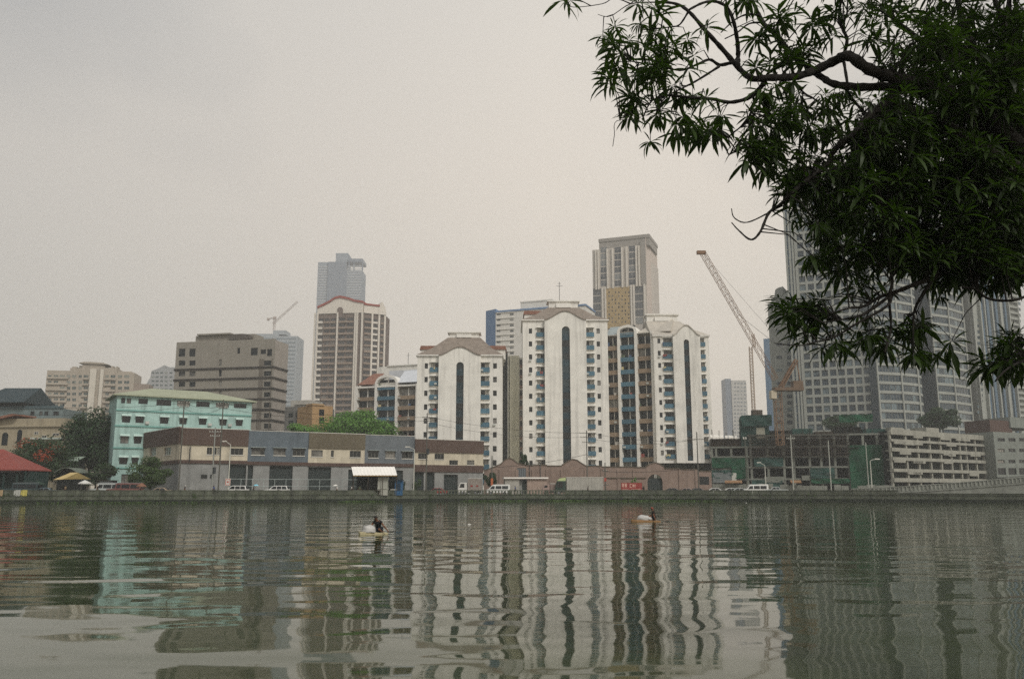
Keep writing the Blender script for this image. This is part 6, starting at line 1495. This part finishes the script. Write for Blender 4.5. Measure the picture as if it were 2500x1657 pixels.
def fingers(w_, h_, side):
    """palm and five fingers beyond the wrist"""
    w_, h_ = Vector(w_), Vector(h_); f = (h_ - w_).normalized(); a = f.cross(Vector((0, 0, 1)))
    if a.length < .1: a = Vector((0, 1, 0))
    a.normalize(); dn = f.cross(a).normalized(); out = []
    palm = w_ + f * .075; out.append([(tuple(w_), .026), (tuple(palm), .034)])
    for k, (o_, L_) in enumerate(((-.027, .058), (-.009, .070), (.010, .066), (.028, .050))):
        b0 = palm + a * o_ + f * .012; m_ = b0 + f * L_ * .55 + dn * .012; e_ = b0 + f * L_ + dn * .035 * (1 if dn.z < 0 else -1)
        out.append([(tuple(palm), .034), (tuple(b0), .011), (tuple(m_), .009), (tuple(e_), .007)])
    t0 = w_ + f * .03 + a * side * .035; out.append([(tuple(palm), .034), (tuple(t0), .013), (tuple(t0 + f * .04 + a * side * .02), .010)])
    return out
def person(label, loc, rz, J, shirt, shorts, cap=None, group=None, sleeve=.6):
    root = empty('person', loc, rz, label=label, cat='person', group=group); v = {k: Vector(p) for k, p in J.items()}
    hd = (v['head'] - v['neck']).normalized(); fw = Vector(J.get('face', (1, 0, 0))).normalized()
    ch = [[(v['pelvis'], .125), ((v['pelvis'] + v['chest']) / 2, .115), (v['chest'], .145), (v['neck'], .06), (v['neck'] + hd * .05, .055), (v['head'] - hd * .05, .078), (v['head'] + hd * .03, .094), (v['head'] + hd * .10, .07)],
          [(v['head'] - hd * .05, .078), (v['head'] - hd * .03 + fw * .105, .018)]]
    for s in 'LR':
        ch.append([(v['chest'], .145), (v['sh' + s], .062), ((v['sh' + s] + v['el' + s]) / 2, .052), (v['el' + s], .042), ((v['el' + s] * .6 + v['wr' + s] * .4), .042), (v['wr' + s], .026)])
        ch += fingers(v['wr' + s], v['wr' + s] + (v['wr' + s] - v['el' + s]).normalized() * .1, 1 if s == 'L' else -1)
        ch.append([(v['pelvis'], .125), (v['hip' + s], .095), ((v['hip' + s] + v['kn' + s]) / 2, .078), (v['kn' + s], .056), (v['kn' + s] * .6 + v['an' + s] * .4, .056), (v['an' + s], .038), (v['toe' + s], .034)])
    ch = [[(tuple(p), r) for p, r in c] for c in ch]
    skin_obj('body', ch, skinm, root)
    sc_ = [[(v['pelvis'] + Vector((0, 0, .03)), .148), ((v['pelvis'] + v['chest']) / 2, .14), (v['chest'], .168), (v['neck'] - hd * .03, .085)]]
    for s in 'LR': sc_.append([(v['chest'], .168), (v['sh' + s], .082), (v['sh' + s].lerp(v['el' + s], sleeve), .068)])
    skin_obj('shirt', [[(tuple(p), r) for p, r in c] for c in sc_], shirt, root)
    so = []
    for s in 'LR': so.append([(v['pelvis'], .145), (v['hip' + s], .115), (v['hip' + s].lerp(v['kn' + s], .8), .09)])
    skin_obj('shorts', [[(tuple(p), r) for p, r in c] for c in so], shorts, root)
    q = MB(); c0 = v['head'] + hd * .04 - fw * .012; n_, m_ = 10, 5; sd = hd.cross(fw)
    for j in range(m_):
        for i in range(n_):
            def pt(i, j):
                th = 2 * math.pi * i / n_; ph = math.pi * .56 * j / m_; cut = 1 + .18 * max(0, math.cos(th))
                return c0 + (hd * math.cos(ph / cut) + (fw * math.cos(th) + sd * math.sin(th)) * math.sin(ph / cut)) * .108
            q.poly([pt(i, j), pt(i + 1, j), pt(i + 1, j + 1), pt(i, j + 1)][: (4 if j else 4)])
    if cap:
        q.poly([c0 + fw * .09 + sd * .07, c0 + fw * .2 + sd * .05, c0 + fw * .2 - sd * .05, c0 + fw * .09 - sd * .07]); q.build('cap', [cap], root)
    else: q.build('hair', [hairm], root)
    for s in (-1, 1):
        q = MB(); e_ = v['head'] + fw * .088 + sd * s * .034 - hd * .005; q.cyl(e_, fw, .012, .012, 8); q.build('eye', [hairm], root)
    q = MB(); e_ = v['head'] + fw * .088 - hd * .062; q.box(e_.x - .012, e_.x + .004, e_.y - .022, e_.y + .022, e_.z - .005, e_.z + .005); q.build('mouth', [mat('lips', '#5a2f28', .6, .1, 8)], root)
    return root
def standing(lean=0.0, armL=(.05, .3, .95), armR=(.05, -.3, .95)):
    return dict(pelvis=(0, 0, .92), chest=(.02 + lean, 0, 1.28), neck=(.03 + lean, 0, 1.44), head=(.06 + lean, 0, 1.56), face=(1, 0, 0),
        shL=(.02 + lean, .18, 1.38), elL=(0 + lean, .24, 1.1), wrL=armL, shR=(.02 + lean, -.18, 1.38), elR=(0 + lean, -.24, 1.1), wrR=armR,
        hipL=(0, .09, .88), knL=(.04, .1, .48), anL=(-.02, .1, .08), toeL=(.16, .11, .035), hipR=(0, -.09, .88), knR=(.08, -.1, .48), anR=(.05, -.1, .08), toeR=(.23, -.11, .035))
navy = mat('dark navy cotton', '#1a2029', .9, .15, 4); blackc = mat('black cotton', '#15171a', .9, .15, 4); bluec = mat('blue cotton', '#2c4a7a', .9, .15, 4); whitec = mat('white cotton', '#cfcdc6', .9, .1, 4); khaki = mat('khaki cotton', '#7a6c50', .9, .15, 4); greenc = mat('dull green cotton', '#4a5a40', .9, .15, 4)
PB = ZG + .135
def walk(label, px, dY, rz, *a, **k):
    Y0 = 165.0
    for _ in range(8): Y0 = bankY(at(px, 1192, Y0).x) + dY
    P = at(px, 1192, Y0); return person(label, (P.x, Y0, PB), rz, *a, **k)
pg = 'people walking along the river street'
walk('person in white cap and navy shirt below the tall utility pole', 451, 1.2, .3, standing(), navy, khaki, cap=whitec, group=pg)
walk('person in blue shirt near the grey concrete pole', 522, 1.3, 2.9, standing(), bluec, blackc, group=pg)
up = (.32, -.12, 1.32)
p1 = walk('person in dark shirt holding the light blue umbrella', 619, 1.2, .2, standing(armR=up), blackc, navy, group=pg)
p2 = walk('person in white top holding the white umbrella beside the shop railing', 823, 1.2, 3.0, standing(armR=up), whitec, khaki, group=pg)
walk('person in dull green shirt standing under the white awning', 878, 2.0, -1.2, standing(), greenc, navy, group=pg)
walk('person in black shirt at the gate beside the red banner', 1571, 1.3, -1.5, standing(), blackc, blackc, group=pg)
walk('person in navy shirt before the long white truck box', 1435, 1.3, .1, standing(), navy, blackc, group=pg)
walk('person in white shirt at the near end of the awning stall', 858, 1.6, .4, standing(), whitec, navy, group=pg)
walk('person in khaki shirt walking below the yellow tent', 160, 1.4, 3.0, standing(), khaki, blackc, group=pg)
walk('person in black shirt walking before the silver jeepney', 238, 1.3, .1, standing(), blackc, navy, cap=whitec, group=pg)
walk('person in blue shirt at the tail of the long white van', 1258, 1.3, 2.8, standing(), bluec, navy, group=pg)
def umbrella(label, p, m, dx):
    c_, s_ = math.cos(p.rotation_euler.z), math.sin(p.rotation_euler.z); hx, hy = .42, -.12
    loc = (p.location.x + c_ * hx - s_ * hy, p.location.y + s_ * hx + c_ * hy, p.location.z + 1.3); root = empty('umbrella', loc, 0, label=label, cat='umbrella')
    q = MB(); n_ = 8; R0 = .52; zt = .62
    for i in range(n_):
        a, b_ = 2 * math.pi * i / n_, 2 * math.pi * (i + 1) / n_; P = lambda r, t, z: (r * math.cos(t), r * math.sin(t), z)
        q.poly([P(.0, a, zt), P(R0 * .55, a, zt - .08), P(R0 * .55, b_, zt - .08)]); q.poly([P(R0 * .55, a, zt - .08), P(R0, a, zt - .27), P(R0 * .93, (a + b_) / 2, zt - .25), P(R0, b_, zt - .27), P(R0 * .55, b_, zt - .08)])
    q.build('canopy', [m], root); q = MB(); q.tube([(0, 0, -.02), (0, 0, zt + .06)], .012, 5); q.build('shaft', [polec], root); q = MB(); q.tube([(0, 0, -.02), (0, 0, -.12), (.03, 0, -.16), (.06, 0, -.13)], .018, 5); q.build('handle', [blackp], root)
umbrella('light blue umbrella held up near the boxy white car', p1, mat('light blue nylon', '#7cc4d8', .6, .08, 3), 0)
umbrella('white umbrella held up beside the shop railing', p2, mat('white nylon', '#dedbd2', .6, .08, 3), 0)

# --- two paddlers on foam boards
foam_y = mat('yellowed foam board', '#b3a987', .85, .15, 3, bump=.01, grain=20); foam_o = mat('orange brown board', '#94734f', .85, .2, 3, bump=.01, grain=20); sackm = mat('white plastic sack', '#b5b3ae', .6, .12, 5, bump=.03, grain=9)
def board(name, label, loc, rz, L_, W_, m):
    q = MB(); pr = [(-L_ / 2, -W_ * .35), (-L_ / 2 + .1, -W_ / 2), (L_ / 2 - .35, -W_ / 2), (L_ / 2, -W_ * .2), (L_ / 2, W_ * .2), (L_ / 2 - .35, W_ / 2), (-L_ / 2 + .1, W_ / 2), (-L_ / 2, W_ * .35)]
    q.prismz(pr, -.05, .10); o = q.build(name, [m], None, loc); o.rotation_euler = (R(0), R(-2.5), rz); bv = o.modifiers.new('edge', 'BEVEL'); bv.width = .025; bv.segments = 2
    return tag(o, label, 'board', 'floating foam boards')
def sack(label, loc, rx, ry, rz_, seed):
    rnd = random.Random(seed); bm = bmesh.new(); bmesh.ops.create_icosphere(bm, subdivisions=3, radius=1)
    for v in bm.verts:
        n_ = mnoise.noise(v.co * 1.6 + Vector((seed, 0, 0))) * .28 + mnoise.noise(v.co * 4 + Vector((0, seed, 0))) * .12
        v.co *= 1 + n_; v.co = Vector((v.co.x * rx, v.co.y * ry, max(v.co.z, -.45) * rz_))
    me = bpy.data.meshes.new('sack'); bm.to_mesh(me); bm.free(); me.materials.append(sackm); [setattr(p, 'use_smooth', True) for p in me.polygons]
    o = link('plastic_sack', me, None, loc); return tag(o, label, 'sack', 'sacks carried on the foam boards')
def paddle(label, p0, p1, m):
    p0, p1 = Vector(p0), Vector(p1); c_ = (p0 + p1) / 2; d = (p1 - p0).normalized(); a = d.cross(Vector((0, 0, 1))).normalized(); q = MB(); w_ = .07
    up_ = a.cross(d); P = lambda t, s, h: (p0 + (p1 - p0) * t + a * s * w_ + up_ * h) - p0
    for h0, h1 in ((-.012, .012),):
        lo = [P(0, -.5, h0), P(.3, -1, h0), (P(.9, -1.1, h0)), P(1, 0, h0), P(.9, 1.1, h0), P(.3, 1, h0), P(0, .5, h0)]; hi = [Vector(x) + up_ * (h1 - h0) for x in lo]
        q.poly(lo[::-1]); q.poly(hi); n_ = len(lo)
        for i in range(n_): j = (i + 1) % n_; q.poly([lo[i], lo[j], hi[j], hi[i]])
    return tag(q.build('hand_paddle', [m], None, tuple(p0)), label, 'paddle', 'hand paddles of the boaters')
def to_world(loc, rz, p): c_, s_ = math.cos(rz), math.sin(rz); return (loc[0] + c_ * p[0] - s_ * p[1], loc[1] + s_ * p[0] + c_ * p[1], loc[2] + p[2])
# nearer paddler: leaning forward over the sack, trailing arm sweeping back
P1 = at(911, 1301, 44.3); loc1 = (P1.x, P1.y, .0); r1 = R(212)
board('foam_board', 'yellow edged foam board carrying the nearer paddler', loc1, r1, 1.5, .55, foam_y)
pl = to_world(loc1, r1, (-.32, 0, .10)); rp1 = R(248)
J1 = dict(pelvis=(0, 0, .14), chest=(.17, .0, .45), neck=(.26, 0, .58), head=(.33, 0, .69), face=(1, -.1, -.15), shL=(.18, .17, .53), elL=(.25, .40, .33), wrL=(.16, .58, .10),
    shR=(.18, -.17, .53), elR=(.32, -.28, .33), wrR=(.5, -.18, .2), hipL=(.04, .1, .12), knL=(.38, .2, .16), anL=(.12, .24, .03), toeL=(-.02, .27, .03), hipR=(.04, -.1, .12), knR=(.38, -.2, .16), anR=(.12, -.24, .03), toeR=(-.02, -.27, .03))
person('person in black shirt kneeling on the yellow board and paddling', pl, rp1, J1, blackc, navy, sleeve=.55)
s1 = to_world(loc1, r1, (.26, .02, .20)); sack('big white sack in front of the nearer paddler', s1, .38, .30, .25, 3)
w1 = to_world(pl, rp1, (.13, .66, .03)); w2 = to_world(pl, rp1, (-.12, .92, .06)); paddle('dark hand paddle of the nearer paddler', w1, w2, blackp)
# farther paddler: sitting upright
P2_ = at(1576, 1273, 62); loc2 = (P2_.x, P2_.y, .0); r2 = R(184)
board('foam_board', 'orange brown board carrying the farther paddler', loc2, r2, 2.1, .6, foam_o)
pl2 = to_world(loc2, r2, (-.62, 0, .10)); rp2 = R(182)
J2 = dict(pelvis=(0, 0, .14), chest=(.02, 0, .5), neck=(.06, 0, .65), head=(.11, 0, .77), face=(1, .1, -.1), shL=(.02, .17, .59), elL=(.08, .30, .33), wrL=(.02, .46, .14), shR=(.02, -.17, .59), elR=(.14, -.24, .34), wrR=(.34, -.14, .26),
    hipL=(.03, .1, .12), knL=(.34, .2, .30), anL=(.5, .14, .06), toeL=(.64, .14, .05), hipR=(.03, -.1, .12), knR=(.34, -.2, .30), anR=(.5, -.14, .06), toeR=(.64, -.14, .05))
person('person sitting upright on the orange brown board', pl2, rp2, J2, mat('dark brown cotton', '#2a221c', .9, .15, 4), blackc, cap=mat('faded red cap', '#8c4a3e', .8, .1, 4))
sack('white sack lying before the farther paddler', to_world(loc2, r2, (.12, 0, .2)), .5, .3, .26, 9); 
sack('small white sack right at the knees of the farther paddler', to_world(loc2, r2, (-.24, .08, .19)), .22, .22, .2, 15)
paddle('dark paddle blade in the water behind the farther paddler', to_world(loc2, r2, (-1.35, .1, .01)), to_world(loc2, r2, (-1.72, .1, .06)), blackp)

# --- floating weeds and litter along the wall
hy = leaf_mat('water hyacinth leaves', (.07, .12, .03), .4, .2)
for x0, x1, dens, lab in ((1330, 1432, 900, 'bright green raft of floating weeds below the brick wall'), (830, 935, 420, 'thin strip of floating weeds below the awning stall'), (1130, 1290, 420, 'scattered floating weeds below the long white van'), (1440, 1760, 700, 'low fringe of floating weeds below the red banner'), (60, 520, 300, 'sparse floating weeds along the dark river wall')):
    q = MB(); rnd = random.Random(int(x0)); c0 = at((x0 + x1) / 2, 1224, 170)
    for i in range(dens):
        px = x0 + (x1 - x0) * (rnd.random() if rnd.random() < .4 else .5 + rnd.gauss(0, .2)); X = at(px, 1224, bankY(at(px, 1224, 170).x)).x; Yw = bankY(X) - abs(rnd.gauss(0, 1.2)) - .15
        s = rnd.uniform(.12, .3); a = rnd.uniform(0, 6.28); zz_ = rnd.uniform(.02, .22)
        q.poly([(X - math.cos(a) * s, Yw - math.sin(a) * s, .01), (X + math.sin(a) * s * .5, Yw - math.cos(a) * s * .5, zz_), (X + math.cos(a) * s, Yw + math.sin(a) * s, zz_ + .05), (X - math.sin(a) * s * .5, Yw + math.cos(a) * s * .5, zz_)])
    tag(q.build('floating_weeds', [hy]), lab, 'weeds', kind='stuff')
for i, (px, py, lab) in enumerate(((1146, 1277, 'tiny pale bottle floating right of the nearer paddler'), (1822, 1226, 'small pale litter floating at the wall by the building site'))):
    P = at(px, py, 2.2 * FPX / (py - 1195.8)); q = MB(); q.tube([(-.1, 0, .015), (.05, 0, .02), (.08, 0, .025), (.12, 0, .03)], [.035, .04, .015, .015], 8); tag(q.build('floating_bottle', [whitec], None, (P.x, P.y, 0)), lab, 'bottle')
# ------------------------------------------------------------------ the mango tree hanging in from the near bank
rnd = random.Random(77)
mbark = mat('dark mango bark', (.017, .015, .012), .95, .35, 4, bump=.015, grain=30)
ML = leaf_mat('mango leaves', (.024, .043, .008), .65, .34, .5)
base = Vector((7.6, 4.6, .6)); mango = empty('mango_tree', base, label='large mango tree reaching its leafy limbs over the river', cat='tree')
def mp(px, py, Y): return at(px, py, Y) - base
HUB = at(2570, 430, 9.4) - base
q = MB(); tr = catmull([(0, 0, -.2), (-.1, .5, 1.4), (-.35, 1.8, 3.0), tuple(HUB * .8 + Vector((0, 0, -.3))), tuple(HUB)], 6); q.tube(tr, [.34 - .14 * i / len(tr) for i in range(len(tr))], 12); q.build('trunk', [mbark], mango, smooth=True)
BR = [  # polyline in photograph pixels, thickness in pixels from start to end, depth from start to end
 ([(2560, 420), (2400, 280), (2290, 215), (2188, 192), (2121, 169), (2072, 137), (2038, 149), (1989, 172), (1939, 188), (1879, 190), (1836, 192), (1806, 169), (1765, 122), (1724, 77), (1683, 30), (1650, 10), (1600, 4)], 34, 5, 9.4, 9.9),
 ([(2540, 400), (2380, 300), (2260, 230), (2181, 212), (2105, 213), (2038, 206), (2005, 188), (1978, 172)], 26, 12, 9.5, 9.9),
 ([(1801, 160), (1802, 140), (1800, 100), (1790, 50), (1773, 17), (1745, 4), (1715, 8), (1683, 24)], 12, 5, 10.0, 9.8),
 ([(1979, 166), (1939, 139), (1899, 90), (1868, 62), (1853, 36), (1836, 0), (1830, -20)], 13, 7, 9.9, 10.2),
 ([(1853, 38), (1823, 36), (1793, 50), (1760, 80)], 6, 2.5, 10.1, 10.3), ([(1868, 56), (1830, 58), (1800, 80), (1770, 95)], 5, 2.5, 10.1, 10.0),
 ([(2058, 140), (2068, 99), (2058, 73), (2048, 46), (2052, 10), (2060, -20)], 9, 5, 9.9, 10.3),
 ([(1868, 200), (1834, 236), (1784, 250), (1738, 242), (1669, 237), (1628, 234), (1590, 248), (1568, 292)], 12, 2.5, 9.9, 9.6),
 ([(1838, 236), (1840, 250), (1826, 291), (1806, 312), (1779, 337), (1795, 365), (1780, 378)], 6, 2, 9.9, 9.6),
 ([(1790, 152), (1757, 159), (1732, 146), (1697, 160), (1660, 172), (1600, 160), (1540, 150)], 9, 2.5, 9.9, 9.7),
 ([(1757, 162), (1705, 195), (1669, 214), (1628, 236), (1600, 270)], 6, 2, 9.9, 9.6),
 ([(2060, 150), (2068, 199), (2072, 230), (2110, 275)], 7, 6, 9.9, 9.8),
 ([(2500, 420), (2300, 300), (2200, 262), (2171, 250), (2121, 283), (2088, 325), (2038, 365), (2022, 398), (1989, 424), (1935, 470), (1905, 500), (1877, 520), (1856, 566), (1833, 585), (1803, 562), (1786, 543)], 24, 2, 9.4, 9.6),
 ([(1905, 500), (1877, 519), (1824, 543), (1793, 532), (1786, 510)], 4, 2, 9.7, 9.8), ([(1935, 190), (1960, 225), (1985, 240), (2015, 262)], 6, 3, 9.9, 9.8),
 ([(2500, 500), (2380, 610), (2300, 665), (2277, 678), (2231, 695), (2185, 713), (2150, 724), (2108, 748), (2073, 752), (2028, 766)], 18, 3, 9.5, 9.4),
 ([(2185, 713), (2120, 760), (2091, 773), (2056, 780), (2007, 787)], 8, 2.5, 9.5, 9.3), ([(2178, 718), (2164, 748), (2091, 790), (2038, 822), (1985, 836), (1950, 843), (1891, 838)], 7, 1.8, 9.5, 9.2),
 ([(2120, 380), (2150, 500), (2157, 601), (2171, 646), (2178, 688), (2171, 730), (2175, 800), (2160, 860)], 12, 4, 9.6, 9.3), ([(2285, 672), (2249, 724), (2231, 766), (2230, 840)], 9, 3, 9.5, 9.3),
 ([(2350, 701), (2382, 706), (2417, 730), (2487, 730), (2560, 690)], 4, 6, 9.3, 9.2), ([(2570, 900), (2510, 880), (2460, 900), (2430, 930)], 8, 3, 9.2, 9.1), ([(2560, 430), (2600, 700), (2570, 900)], 26, 9, 9.4, 9.2),
 ([(2500, 350), (2420, 200), (2360, 80), (2330, -30)], 22, 12, 9.5, 10.6), ([(2420, 210), (2280, 120), (2200, 60), (2140, 20)], 13, 5, 9.8, 10.4), ([(2480, 420), (2330, 440), (2200, 480), (2090, 500), (2000, 520)], 20, 4, 9.4, 10.2),
 ([(2520, 450), (2450, 560), (2400, 640), (2340, 660)], 16, 5, 9.4, 10.1), ([(2540, 380), (2470, 250), (2450, 100), (2470, -30)], 20, 9, 9.4, 10.4), ([(2300, 300), (2240, 400), (2230, 520), (2260, 620)], 13, 4, 9.6, 10.3),
 ([(2500, 350), (2460, 100), (2400, -60), (2300, -180)], 20, 6, 9.5, 10.4), ([(2560, 400), (2640, 200), (2650, 0), (2600, -140)], 18, 5, 9.4, 10.0), ([(2330, -30), (2200, -90), (2080, -90)], 8, 3, 10.6, 10.2), ([(2570, 440), (2680, 480), (2720, 600)], 16, 5, 9.4, 9.8),
 ([(1600, 6), (1540, 10), (1490, 40), (1460, 36)], 3, 1.2, 9.9, 10.0), ([(1540, 10), (1500, -4), (1470, 10), (1400, 18), (1378, 4)], 3, 1.2, 9.9, 10.1), ([(1560, 292), (1505, 296), (1500, 330), (1496, 358)], 1.6, .8, 9.6, 9.6), ([(1680, 30), (1660, 60), (1640, 66), (1600, 70)], 5, 2, 9.9, 9.8),
]
SPTS = []
for pl_, t0, t1, y0, y1 in BR:
    n_ = len(pl_); P3 = [mp(x, y, y0 + (y1 - y0) * i / (n_ - 1) + .12 * math.sin(i * 1.9 + x * .01)) for i, (x, y) in enumerate(pl_)]
    cv = catmull(P3, 5); rad = [max(.004, (t0 + (t1 - t0) * (i / (len(cv) - 1)) ** .7) / 2 * 12 / FPX * (1 + .12 * math.sin(i * 2.3))) for i in range(len(cv))]
    q = MB(); q.tube(cv, rad, 8); q.build('limb', [mbark], mango, smooth=True); SPTS += cv[len(cv) // 5:]
# leaf rosettes: ellipse in photograph pixels, how many, nearest and farthest depth
EL = [(1492, 92, 40, 34, 5), (1560, 140, 70, 36, 9), (1540, 185, 60, 22, 6), (1625, 120, 60, 36, 8), (1620, 165, 60, 22, 6), (1722, 66, 6, 6, 1), (1575, 22, 36, 16, 3), (1590, 60, 30, 22, 3), (1540, 245, 20, 16, 3), (1545, 275, 14, 12, 2),
 (1640, 228, 50, 20, 5), (1635, 285, 36, 22, 4), (1700, 235, 30, 12, 2), (1690, 310, 40, 26, 4), (1735, 335, 24, 18, 3), (1745, 285, 22, 12, 2), (1588, 352, 5, 5, 1), (1385, -6, 22, 8, 3), (1815, -8, 50, 8, 4), (1880, 100, 40, 50, 7), (1905, 150, 60, 36, 9),
 (1935, 45, 60, 32, 7), (2000, 85, 30, 20, 2), (1985, 118, 26, 16, 2), (1905, 240, 56, 40, 12), (1880, 300, 56, 44, 12), (1940, 320, 50, 56, 14), (1845, 345, 34, 24, 5), (2060, 245, 50, 26, 7), (2000, 300, 44, 34, 8), (2075, 320, 50, 40, 9), (2030, 20, 30, 16, 3),
 (2120, 20, 50, 30, 7), (2205, 70, 80, 70, 26), (2135, 95, 26, 24, 3), (2260, 150, 80, 70, 28), (2180, 150, 30, 24, 4), (2370, 130, 140, 130, 150), (2320, 330, 190, 150, 230), (2160, 390, 120, 80, 75), (2420, 480, 100, 130, 130), (2260, 520, 150, 100, 150),
 (2060, 450, 80, 60, 34), (2420, 590, 90, 50, 46), (1960, 450, 50, 50, 16), (1985, 540, 46, 40, 12), (2060, 560, 70, 60, 26), (2020, 610, 50, 28, 8), (2080, 640, 50, 34, 8), (2150, 610, 50, 50, 16), (1940, 745, 46, 24, 6), (1990, 735, 40, 24, 6), (1910, 785, 22, 22, 3),
 (1985, 780, 36, 26, 5), (1955, 815, 30, 16, 2), (2030, 855, 22, 16, 3), (2065, 835, 36, 20, 4), (2115, 800, 40, 26, 5), (2150, 850, 22, 18, 3), (2200, 780, 50, 36, 7), (2240, 800, 36, 34, 5), (2260, 860, 26, 20, 3), (2225, 870, 20, 18, 2), (2300, 730, 12, 8, 1), (2320, 845, 14, 12, 2),
 (2300, 640, 80, 30, 16), (2440, 890, 40, 34, 9), (2475, 840, 26, 34, 6), (2490, 900, 14, 24, 4), (2480, 650, 30, 30, 8), (2495, 560, 20, 40, 8), (2120, 700, 36, 20, 4), (2260, 690, 40, 14, 3),
 (2350, 630, 130, 40, 60), (2200, 600, 90, 50, 40), (2440, 300, 70, 190, 100), (2120, 480, 90, 60, 40), (2230, 330, 120, 80, 80), (2340, 450, 120, 120, 90), (2470, 620, 50, 60, 40), (2400, 660, 90, 26, 16), (2490, 450, 30, 120, 40), (2480, 150, 40, 160, 60), (2280, 600, 140, 50, 50),
 (1950, 765, 60, 40, 4), (2080, 790, 60, 36, 2), (2190, 850, 50, 30, 3), (2250, 830, 50, 40, 2), (2450, 860, 50, 50, 9), (2440, 690, 60, 20, 6),
 (1850, 365, 46, 30, 9), (1915, 395, 50, 40, 14), (1965, 415, 40, 40, 12), (1500, 100, 40, 40, 2), (1560, 160, 70, 36, 3), (1630, 140, 60, 30, 1), (1545, 260, 18, 24, 2), (1660, 265, 60, 30, 1), (1700, 325, 40, 24, 2),
 (2300, -140, 260, 110, 130), (2050, -70, 120, 50, 26), (2640, 150, 120, 250, 120), (2640, 560, 110, 200, 90), (2560, -100, 120, 120, 60), (2580, 880, 60, 80, 16), (2450, 330, 60, 110, 30)]
def leaf_pts(L_, W_, bend, fold=.22):
    """lanceolate leaf along +x: centre line bends down, blade folded along the rib"""
    prof = [.10, .78, 1.0, .72, 0.0]; out = []
    x = z = 0.0; ang = 0.0; n_ = 4
    for i in range(5):
        w_ = W_ / 2 * prof[i]
        out.append(((x, -w_, z + w_ * fold), (x, 0, z), (x, w_, z + w_ * fold)))
        ang -= bend / n_; x += math.cos(ang) * L_ / n_; z += math.sin(ang) * L_ / n_
    return out
def leaf_into(mb, M, pts_):
    b0 = len(mb.v); rows = []
    for i, (a, c_, e_) in enumerate(pts_):
        if i < 4: rows.append([b0 + 3 * i, b0 + 3 * i + 1, b0 + 3 * i + 2]); mb.v += [tuple(M @ Vector(a)), tuple(M @ Vector(c_)), tuple(M @ Vector(e_))]
        else: mb.v.append(tuple(M @ Vector(c_))); tip = b0 + 12
    for i in range(3):
        p, n2 = rows[i], rows[i + 1]; mb.f += [(p[0], p[1], n2[1], n2[0]), (p[1], p[2], n2[2], n2[1])]; mb.m += [0, 0]
    mb.f += [(rows[3][0], rows[3][1], tip), (rows[3][1], rows[3][2], tip)]; mb.m += [0, 0]
VAR = []
for k in range(6):
    q = MB(); leaf_into(q, Matrix.Identity(4), leaf_pts(1.0, rnd.uniform(.13, .18), rnd.uniform(.35, 1.25))); VAR.append(q.mesh('leaf', [ML], True))
foliage = MB(); twigs = MB(); n_leaf = 0
ros = []
for cx, cy, rx, ry, n_ in EL:
    big = n_ > 20
    for i in range(n_):
        a = rnd.uniform(0, 6.283); r_ = math.sqrt(rnd.random()); px, py = cx + math.cos(a) * r_ * rx * 1.12, cy + math.sin(a) * r_ * ry * 1.12
        Y = rnd.uniform(8.9, 11.6) if big else rnd.uniform(9.3, 10.3); ros.append((px, py, Y, big))
for px, py, Y, big in ros:
    P = mp(px, py, Y); near = min(SPTS, key=lambda s: (s - P).length_squared); d = P - near; dist = d.length
    if dist > .02:
        st = near if dist < .9 else P - d.normalized() * .8
        mid = (st + P) / 2 + Vector((rnd.uniform(-.05, .05), rnd.uniform(-.05, .05), .06 + .06 * rnd.random())); twigs.tube([st, mid, P], [.009, .006, .004], 4, 0, False)
    ax = (d.normalized() if dist > .05 else Vector((rnd.uniform(-1, 1), rnd.uniform(-1, 1), .2)).normalized()) + Vector((0, 0, .15)); ax.normalize()
    nl = rnd.randint(9, 18); rs = rnd.uniform(.58, 1.22) * (1.0 if big else 1.12); a0 = rnd.uniform(0, 6.28)
    single = not big and px < 1760 and n_leaf < 296
    for k in range(nl):
        th = a0 + k * 2.39996; t = (k + .5) / nl; el = R(75) - R(115) * t                      # young leaves stand up, old ones spread
        h = Vector((math.cos(th), math.sin(th), 0)); dr = (h * math.cos(el) + ax * .45 + Vector((0, 0, math.sin(el) * .7 - .14))).normalized()
        L_ = rs * rnd.uniform(.18, .30) * (.75 + .35 * t); side = dr.cross(Vector((0, 0, 1)))
        if side.length < .05: side = Vector((1, 0, 0))
        side.normalize(); nrm = side.cross(dr).normalized(); roll = rnd.uniform(-.5, .5); side = (side * math.cos(roll) + nrm * math.sin(roll)); nrm = side.cross(dr).normalized()
        M = Matrix(((dr.x, -side.x, nrm.x, 0), (dr.y, -side.y, nrm.y, 0), (dr.z, -side.z, nrm.z, 0), (0, 0, 0, 1)))
        Pk = P - ax * .05 * t + dr * .02
        if single and n_leaf < 300:
            o = link('leaf', rnd.choice(VAR), mango); o.matrix_local = Matrix.Translation(Pk) @ M @ Matrix.Scale(L_, 4); n_leaf += 1
        else: leaf_into(foliage, Matrix.Translation(Pk) @ M, leaf_pts(L_, L_ * rnd.uniform(.13, .18), rnd.uniform(.35, 1.25)))
tag(foliage.build('foliage', [ML], mango, smooth=True), kind='stuff'); twigs.build('twigs', [mbark], mango)
# ------------------------------------------------------------------ the hazy air
hm = bpy.data.materials.new('haze air'); hm.use_nodes = True; n = hm.node_tree.nodes; n.remove(n['Principled BSDF'])
pv = n.new('ShaderNodeVolumePrincipled'); pv.inputs['Color'].default_value = (.93, .93, .92, 1); pv.inputs['Density'].default_value = .00045; pv.inputs['Anisotropy'].default_value = .2
hm.node_tree.links.new(pv.outputs[0], n['Material Output'].inputs['Volume'])
q = MB(); q.box(-1200, 1200, -60, 1580, -2, 345); tag(q.build('haze', [hm]), kind='stuff')
